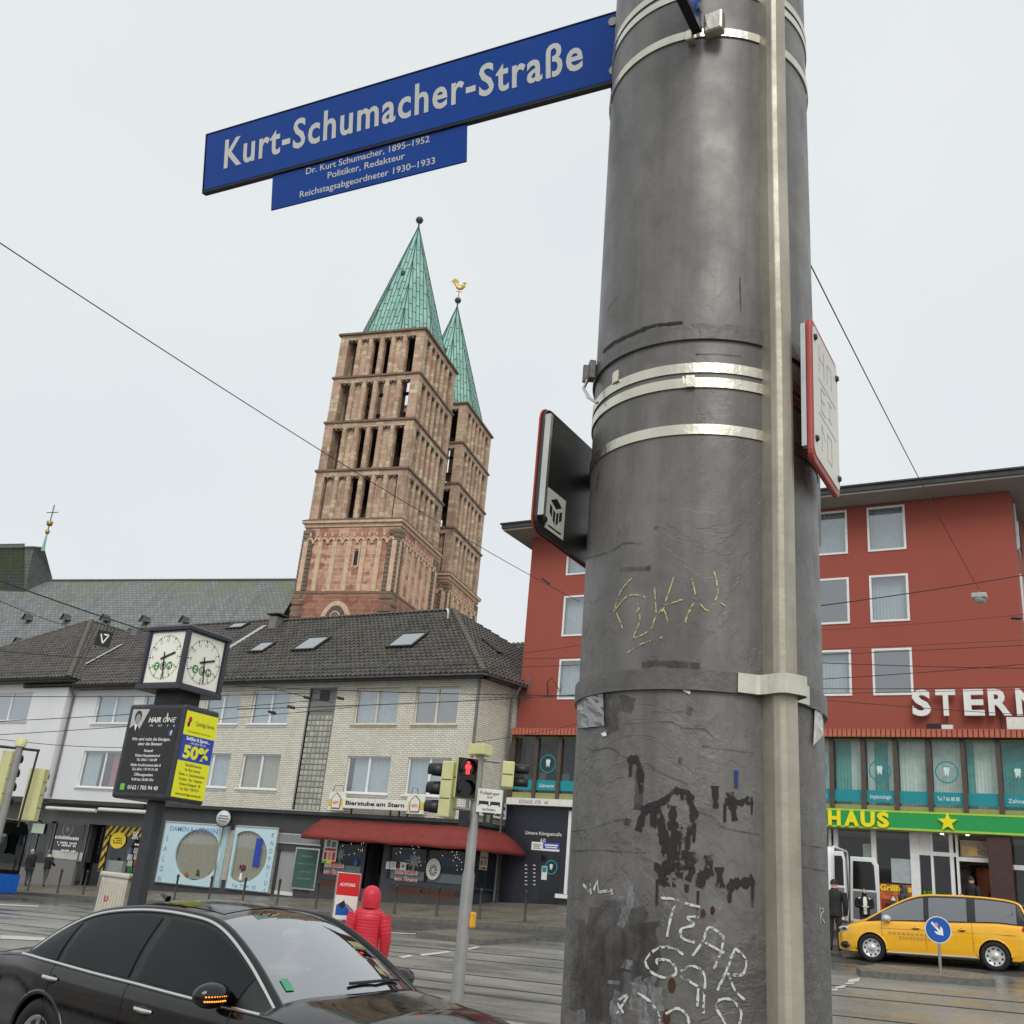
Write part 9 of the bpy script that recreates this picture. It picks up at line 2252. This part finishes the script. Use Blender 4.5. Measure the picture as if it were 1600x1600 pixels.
    prof = [(hem, 0.108, 0.088), (hem + 0.06, 0.106, 0.088), (0.60, 0.100, 0.082), (0.68, 0.104, 0.084), (0.75, 0.112, 0.086), (0.79, 0.112, 0.076), (0.82, 0.088, 0.062), (0.84, 0.052, 0.048), (0.862, 0.046, 0.045)]
    mb = MB(); rows = []
    tab_x = [(a, b) for a, b, c_ in prof]; tab_y = [(a, c_) for a, b, c_ in prof]
    nz = 90 if puffy else 24
    for i in range(nz + 1):
        z = hem + (0.862 - hem)*i/nz; g = 1.0
        if puffy: g = 1.0 + 0.028*abs(math.sin((z - hem)*PI/0.0235))**0.7 * (1 if z < 0.80 else 0.4)
        rows.append(ringz(z, lerp_tab(tab_x, z)*g, lerp_tab(tab_y, z)*g))
    mb.grid(rows, True, True)
    for s in (1, -1):
        a = [(s*x*1.0, y, z) for x, y, z in arms[s]]; pts = crv([tuple(Vector(q)*H) for q in a], 26 if puffy else 8); rr = []
        for i in range(len(pts)):
            f = i/(len(pts) - 1); r = (0.050 + (0.030 - 0.050)*f)*H*bulk
            if puffy: r *= 1.12 + 0.06*abs(math.sin(i*PI/4))**0.7
            rr.append(r)
        mb.tube(pts, rr, 12)
    j = mb.build('jacket', coat, t)
    if hood:
        mb = MB(); rows = []
        for i in range(34):
            f = i/33; z = 0.825 + (0.172 if puffy else 0.185)*f; r = (0.076 if puffy else 0.078)*math.sqrt(max(0.0, 1 - max(0, (f - 0.5)/0.5)**2.4)) * (0.92 + 0.08*min(1, f/0.3)); g = 1 + 0.012*abs(math.sin(i*0.7))
            rows.append([(r*g*math.cos(2*PI*k/N)*H, (0.006 + r*g*1.08*math.sin(2*PI*k/N))*H if math.sin(2*PI*k/N) > -0.55 or hooded != 'open' else (-0.045)*H, z*H) for k in range(N)])
        mb.grid(rows, True, True); mb.build('hood', coat, t)
    elif hair:
        mb = MB(); rows = []
        for i in range(9):
            a = rad(-14 + 104*i/8) if not hairlong else rad(-60 + 150*i/8)
            rows.append([(0.0565*math.cos(a)*math.cos(2*PI*k/N)*H, (0.006 + 0.062*math.cos(a)*math.sin(2*PI*k/N))*H if math.sin(2*PI*k/N) > -0.35 or a > rad(38) else 0.012*H, (0.932 + 0.056*math.sin(a))*H) for k in range(N)])
        mb.grid(rows, True, True); mb.build('hair', hair, t)
    if collar: mb = MB(); mb.lathe([(0.055*H, 0.80*H), (0.075*H, 0.83*H), (0.064*H, 0.87*H), (0.052*H, 0.875*H)], N, cap=False); mb.build('collar', collar, t)
    mb = MB()
    for s in (1, -1): mb.ellipsoid((s*0.020*H, -0.0505*H, 0.928*H), (0.007*H, 0.004*H, 0.0035*H), 8, 5)
    mb.build('eyes', BLACK_GLOSS, body, kind='stuff'); mb = MB(); mb.ellipsoid((0, -0.051*H, 0.888*H), (0.014*H, 0.004*H, 0.004*H), 8, 5); mb.build('mouth', paint('lips', srgb(150, 90, 84), 0.5), body)
    if shirt:
        mb = MB(); mb.grid([[(x*H, (-0.088*bulk - 0.004 + 0.02*max(0, (z - 0.72)/0.12))*H, z*H) for x in (-w_, 0, w_)] for z, w_ in ((hem + 0.02, 0.030), (0.62, 0.034), (0.72, 0.038), (0.80, 0.034), (0.835, 0.022))], True); mb.build('shirt_front', shirt, t)
    if mask: mb = MB(); mb.grid([[(0.048*math.sin(a)*H, (-0.001 - 0.064*math.cos(a)*(1 + 0.14*(1 - abs(v - 0.5)*2)*max(0, math.cos(a))))*H, (0.866 + 0.052*v)*H) for a in [rad(-80 + 160*k/12) for k in range(13)]] for v in (0, 0.25, 0.5, 0.75, 1)], True); mb.build('face_mask', mask, t)
    return t
RED_COAT = paint('red_puffer', srgb(206, 44, 62), 0.45, var=0.10, scale=12, bump=0.2, bscale=30)
BLACK_COAT = paint('black_coat', srgb(30, 30, 33), 0.75, var=0.2); NAVY_COAT = paint('navy_coat', srgb(36, 40, 56), 0.75, var=0.2); GREY_COAT = paint('grey_hoodie', srgb(74, 74, 80), 0.8, var=0.15)
rp = at_depth(581, 1400, 15.0); rpz = ground_z(rp.x, rp.y); rH = at_depth(577, 1379, 15.0).z - rpz
person('person in a long red quilted puffer coat with hood up, seen from behind', (rp.x, rp.y, rpz), rad(180 + 30), rH * 0.985, RED_COAT, DARKTR, None, 0.40, armL=[(0.115, 0.0, 0.78), (0.148, 0.0, 0.62), (0.158, -0.02, 0.455)], armR=[(0.115, 0.0, 0.78), (0.148, 0.0, 0.62), (0.145, -0.05, 0.47)], puffy=1, hood=True, bulk=1.0)
for px, lab, H, ct_, tr_, hr_, arL, arR in ((47, 'person in a bulky black coat and jeans, back turned, walking along the shops', 1.63, BLACK_COAT, JEANS, HAIR_G, None, None), (75, 'person in a short black jacket and grey trousers, back turned, by the shop window', 1.57, BLACK_COAT, GREYTR, HAIR_D, [(0.125, 0, 0.80), (0.15, -0.06, 0.66), (0.06, -0.16, 0.66)], [(0.125, 0, 0.80), (0.19, 0.02, 0.68), (0.24, -0.06, 0.60)])):
    p = on_y(px, 1350, 32.6); person(lab, (p.x, 32.6, ground_z(p.x, 32.6) + 0.125), rad(180), H, ct_, tr_, hr_, 0.42 if px < 60 else 0.5, arL, arR, collar=CURTAIN_BEIGE if px > 60 else None, bulk=1.2 if px < 60 else 1.05, stride=0.05)
fold = [(0.125, 0, 0.80), (0.155, 0.0, 0.66), (0.05, -0.12, 0.64)]
for px, y, top, lab, ct_, hr_, msk, shirt, rz, kw in ((1350, 30.6, 1388, 'person in a dark open jacket and white shirt wearing a black mask by the van', BLACK_COAT, HAIR_G, BLACK, WHITE_SIGN, 20, dict(armL=fold, armR=fold)),
        (1395, 30.9, 1398, 'person with dark hair in navy clothes wearing a pulled down white mask', NAVY_COAT, HAIR_D, WHITE, None, 25, dict(hairlong=True)),
        (1411, 31.9, 1383, 'person in a grey hooded top standing before the grill poster', GREY_COAT, None, None, None, -50, dict(hood=True, hooded='open')),
        (1503, 31.2, 1395, 'person with short dark hair whose head shows above the taxi roof', BLACK_COAT, HAIR_D, None, None, -20, {}),
        (1303, 28.9, 1372, 'person in black clothing partly hidden by the mast near the van', BLACK_COAT, HAIR_D, None, None, 190, {}),
        (1517, 34.0, 1368, 'dark clothed person standing inside the grill shop entrance', BLACK_COAT, HAIR_D, None, None, 150, {})):
    p = on_y(px, top, y); gz_ = ground_z(p.x, y) + (0.125 if y > 29.3 else 0.0); H = p.z - gz_
    person(lab, (p.x, y, gz_), rad(rz), H, ct_, DARKTR, hr_, 0.48, mask=msk, shirt=shirt, **kw)
# ================================================================== overhead wires
def wire(a, da, b, db, r=0.011, sag=0.15, lab='thin black overhead wire strung across the street', name='overhead_wire', grp='overhead wires', n=14):
    A, B = at_depth(*a, da), at_depth(*b, db); mb = MB()
    mb.tube([A.lerp(B, k/n) - Vector((0, 0, sag*4*(k/n)*(1 - k/n))) for k in range(n + 1)], r, 5)
    o = mb.build(name, WIRE); return tag(o, lab, 'wire', grp)
w1 = wire((-60, 340), 14, (905, 940), 38.5, 0.011, 0.25, 'long span wire running in front of the church towers to the red house', grp=None)
def insulator(px, py, d, lab, ang=0.0, l=0.22):
    p = at_depth(px, py, d); t = thing('wire_insulator', lab, 'insulator', tuple(p), (0, rad(ang), rad(20)))
    mb = MB(); mb.lathe([(0.015, -l), (0.03, -l*0.8), (0.05, -l*0.6), (0.03, -l*0.4), (0.05, 0.0), (0.03, l*0.4), (0.05, l*0.6), (0.03, l*0.8), (0.015, l)], 10, mat=Matrix.Rotation(PI/2, 4, 'Y')); mb.build('body', BLACK, t)
insulator(853, 908, 37.0, 'dark insulator on the span wire beside the red house', 35)
wire((1262, 405), 10, (1530, 922), 26, 0.008, 0.1, 'steep wire carrying the hanging street lamp', grp=None)
wire((1270, 948), 24, (1680, 884), 27, 0.014, 0.05, 'thick wire crossing the red house at lamp height', grp=None)
lp_ = at_depth(1530, 930, 26.0)
sl_ = thing('street_lamp', 'grey street lamp hanging from wires before the red house', 'street lamp', tuple(lp_))
mb = MB(); mb.box(-0.19, 0.19, -0.15, 0.15, -0.10, 0.04); mb.build('housing', paint('lamp_grey', srgb(176, 178, 174), 0.5), sl_, bevel=0.03); mb = MB(); mb.lathe([(0.15, -0.10), (0.14, -0.19), (0.08, -0.22), (0, -0.225)], 16); mb.build('lamp_bowl', paint('lamp_bowl', srgb(170, 166, 156), 0.2), sl_); mb = MB(); mb.tube([(-0.05, 0, 0.03), (0, 0, 0.14), (0.05, 0, 0.03)], 0.012, 6); mb.build('hanger', STEEL, sl_)
G1 = 'thin black tram wire running along the house fronts'; g1 = 'tram wires along the house fronts'
for a, da, b, db, r in (((-20, 900), 20, (290, 1004), 30, 0.016), ((-20, 930), 22, (110, 979), 30, 0.010), ((-20, 1015), 30, (230, 1032), 34, 0.011), ((-20, 1088), 26, (520, 1082), 30, 0.010), ((370, 1072), 27, (905, 1087), 34, 0.013), ((0, 1127), 26, (520, 1092), 28, 0.010), ((370, 1108), 26, (905, 1085), 33, 0.012), ((0, 1148), 26, (560, 1104), 28, 0.009), ((330, 1047), 26, (520, 1098), 29, 0.009), ((0, 1155), 26, (195, 1168), 27, 0.008), ((800, 1030), 28, (1600, 1000), 30, 0.007)):
    wire(a, da, b, db, r, 0.05, G1, grp=g1)
G2 = 'thin black tram wire crossing the front of the red house'; g2 = 'tram wires across the red house'
for a, da, b, db, r in (((740, 1045), 28, (1700, 1003), 28, 0.010), ((740, 1028), 30, (905, 1008), 32, 0.009), ((1270, 985), 28, (1600, 960), 28, 0.007), ((1270, 1035), 26, (1700, 1045), 27, 0.011), ((1270, 1062), 26, (1700, 1028), 27, 0.011), ((1270, 1076), 26, (1700, 1070), 27, 0.010), ((1270, 1092), 26, (1700, 1122), 27, 0.009), ((740, 1090), 28, (1700, 1075), 28, 0.008)):
    wire(a, da, b, db, r, 0.04, G2, grp=g2)
wire((740, 1160), 24, (905, 1130), 36, 0.007, 0.05, 'thin cable slanting from the signal post to the red house', grp=None)
for i, (px, py, d, lab) in enumerate(((455, 1105, 27.5, 'small clamp where two tram wires meet by the stair light'), (425, 1113, 27.2, 'small clamp on tram wire left of the stair light'), (480, 1090, 28, 'wire clamp just above the stair light crossing'), (532, 1091, 29, 'wire clamp right of the stair light'))):
    insulator(px, py, d, lab, 10, 0.12)
p = at_depth(1588, 965, 26.0); insulator(1588, 966, 26.0, 'pale wire fitting beside the hanging lamp', 0, 0.14)
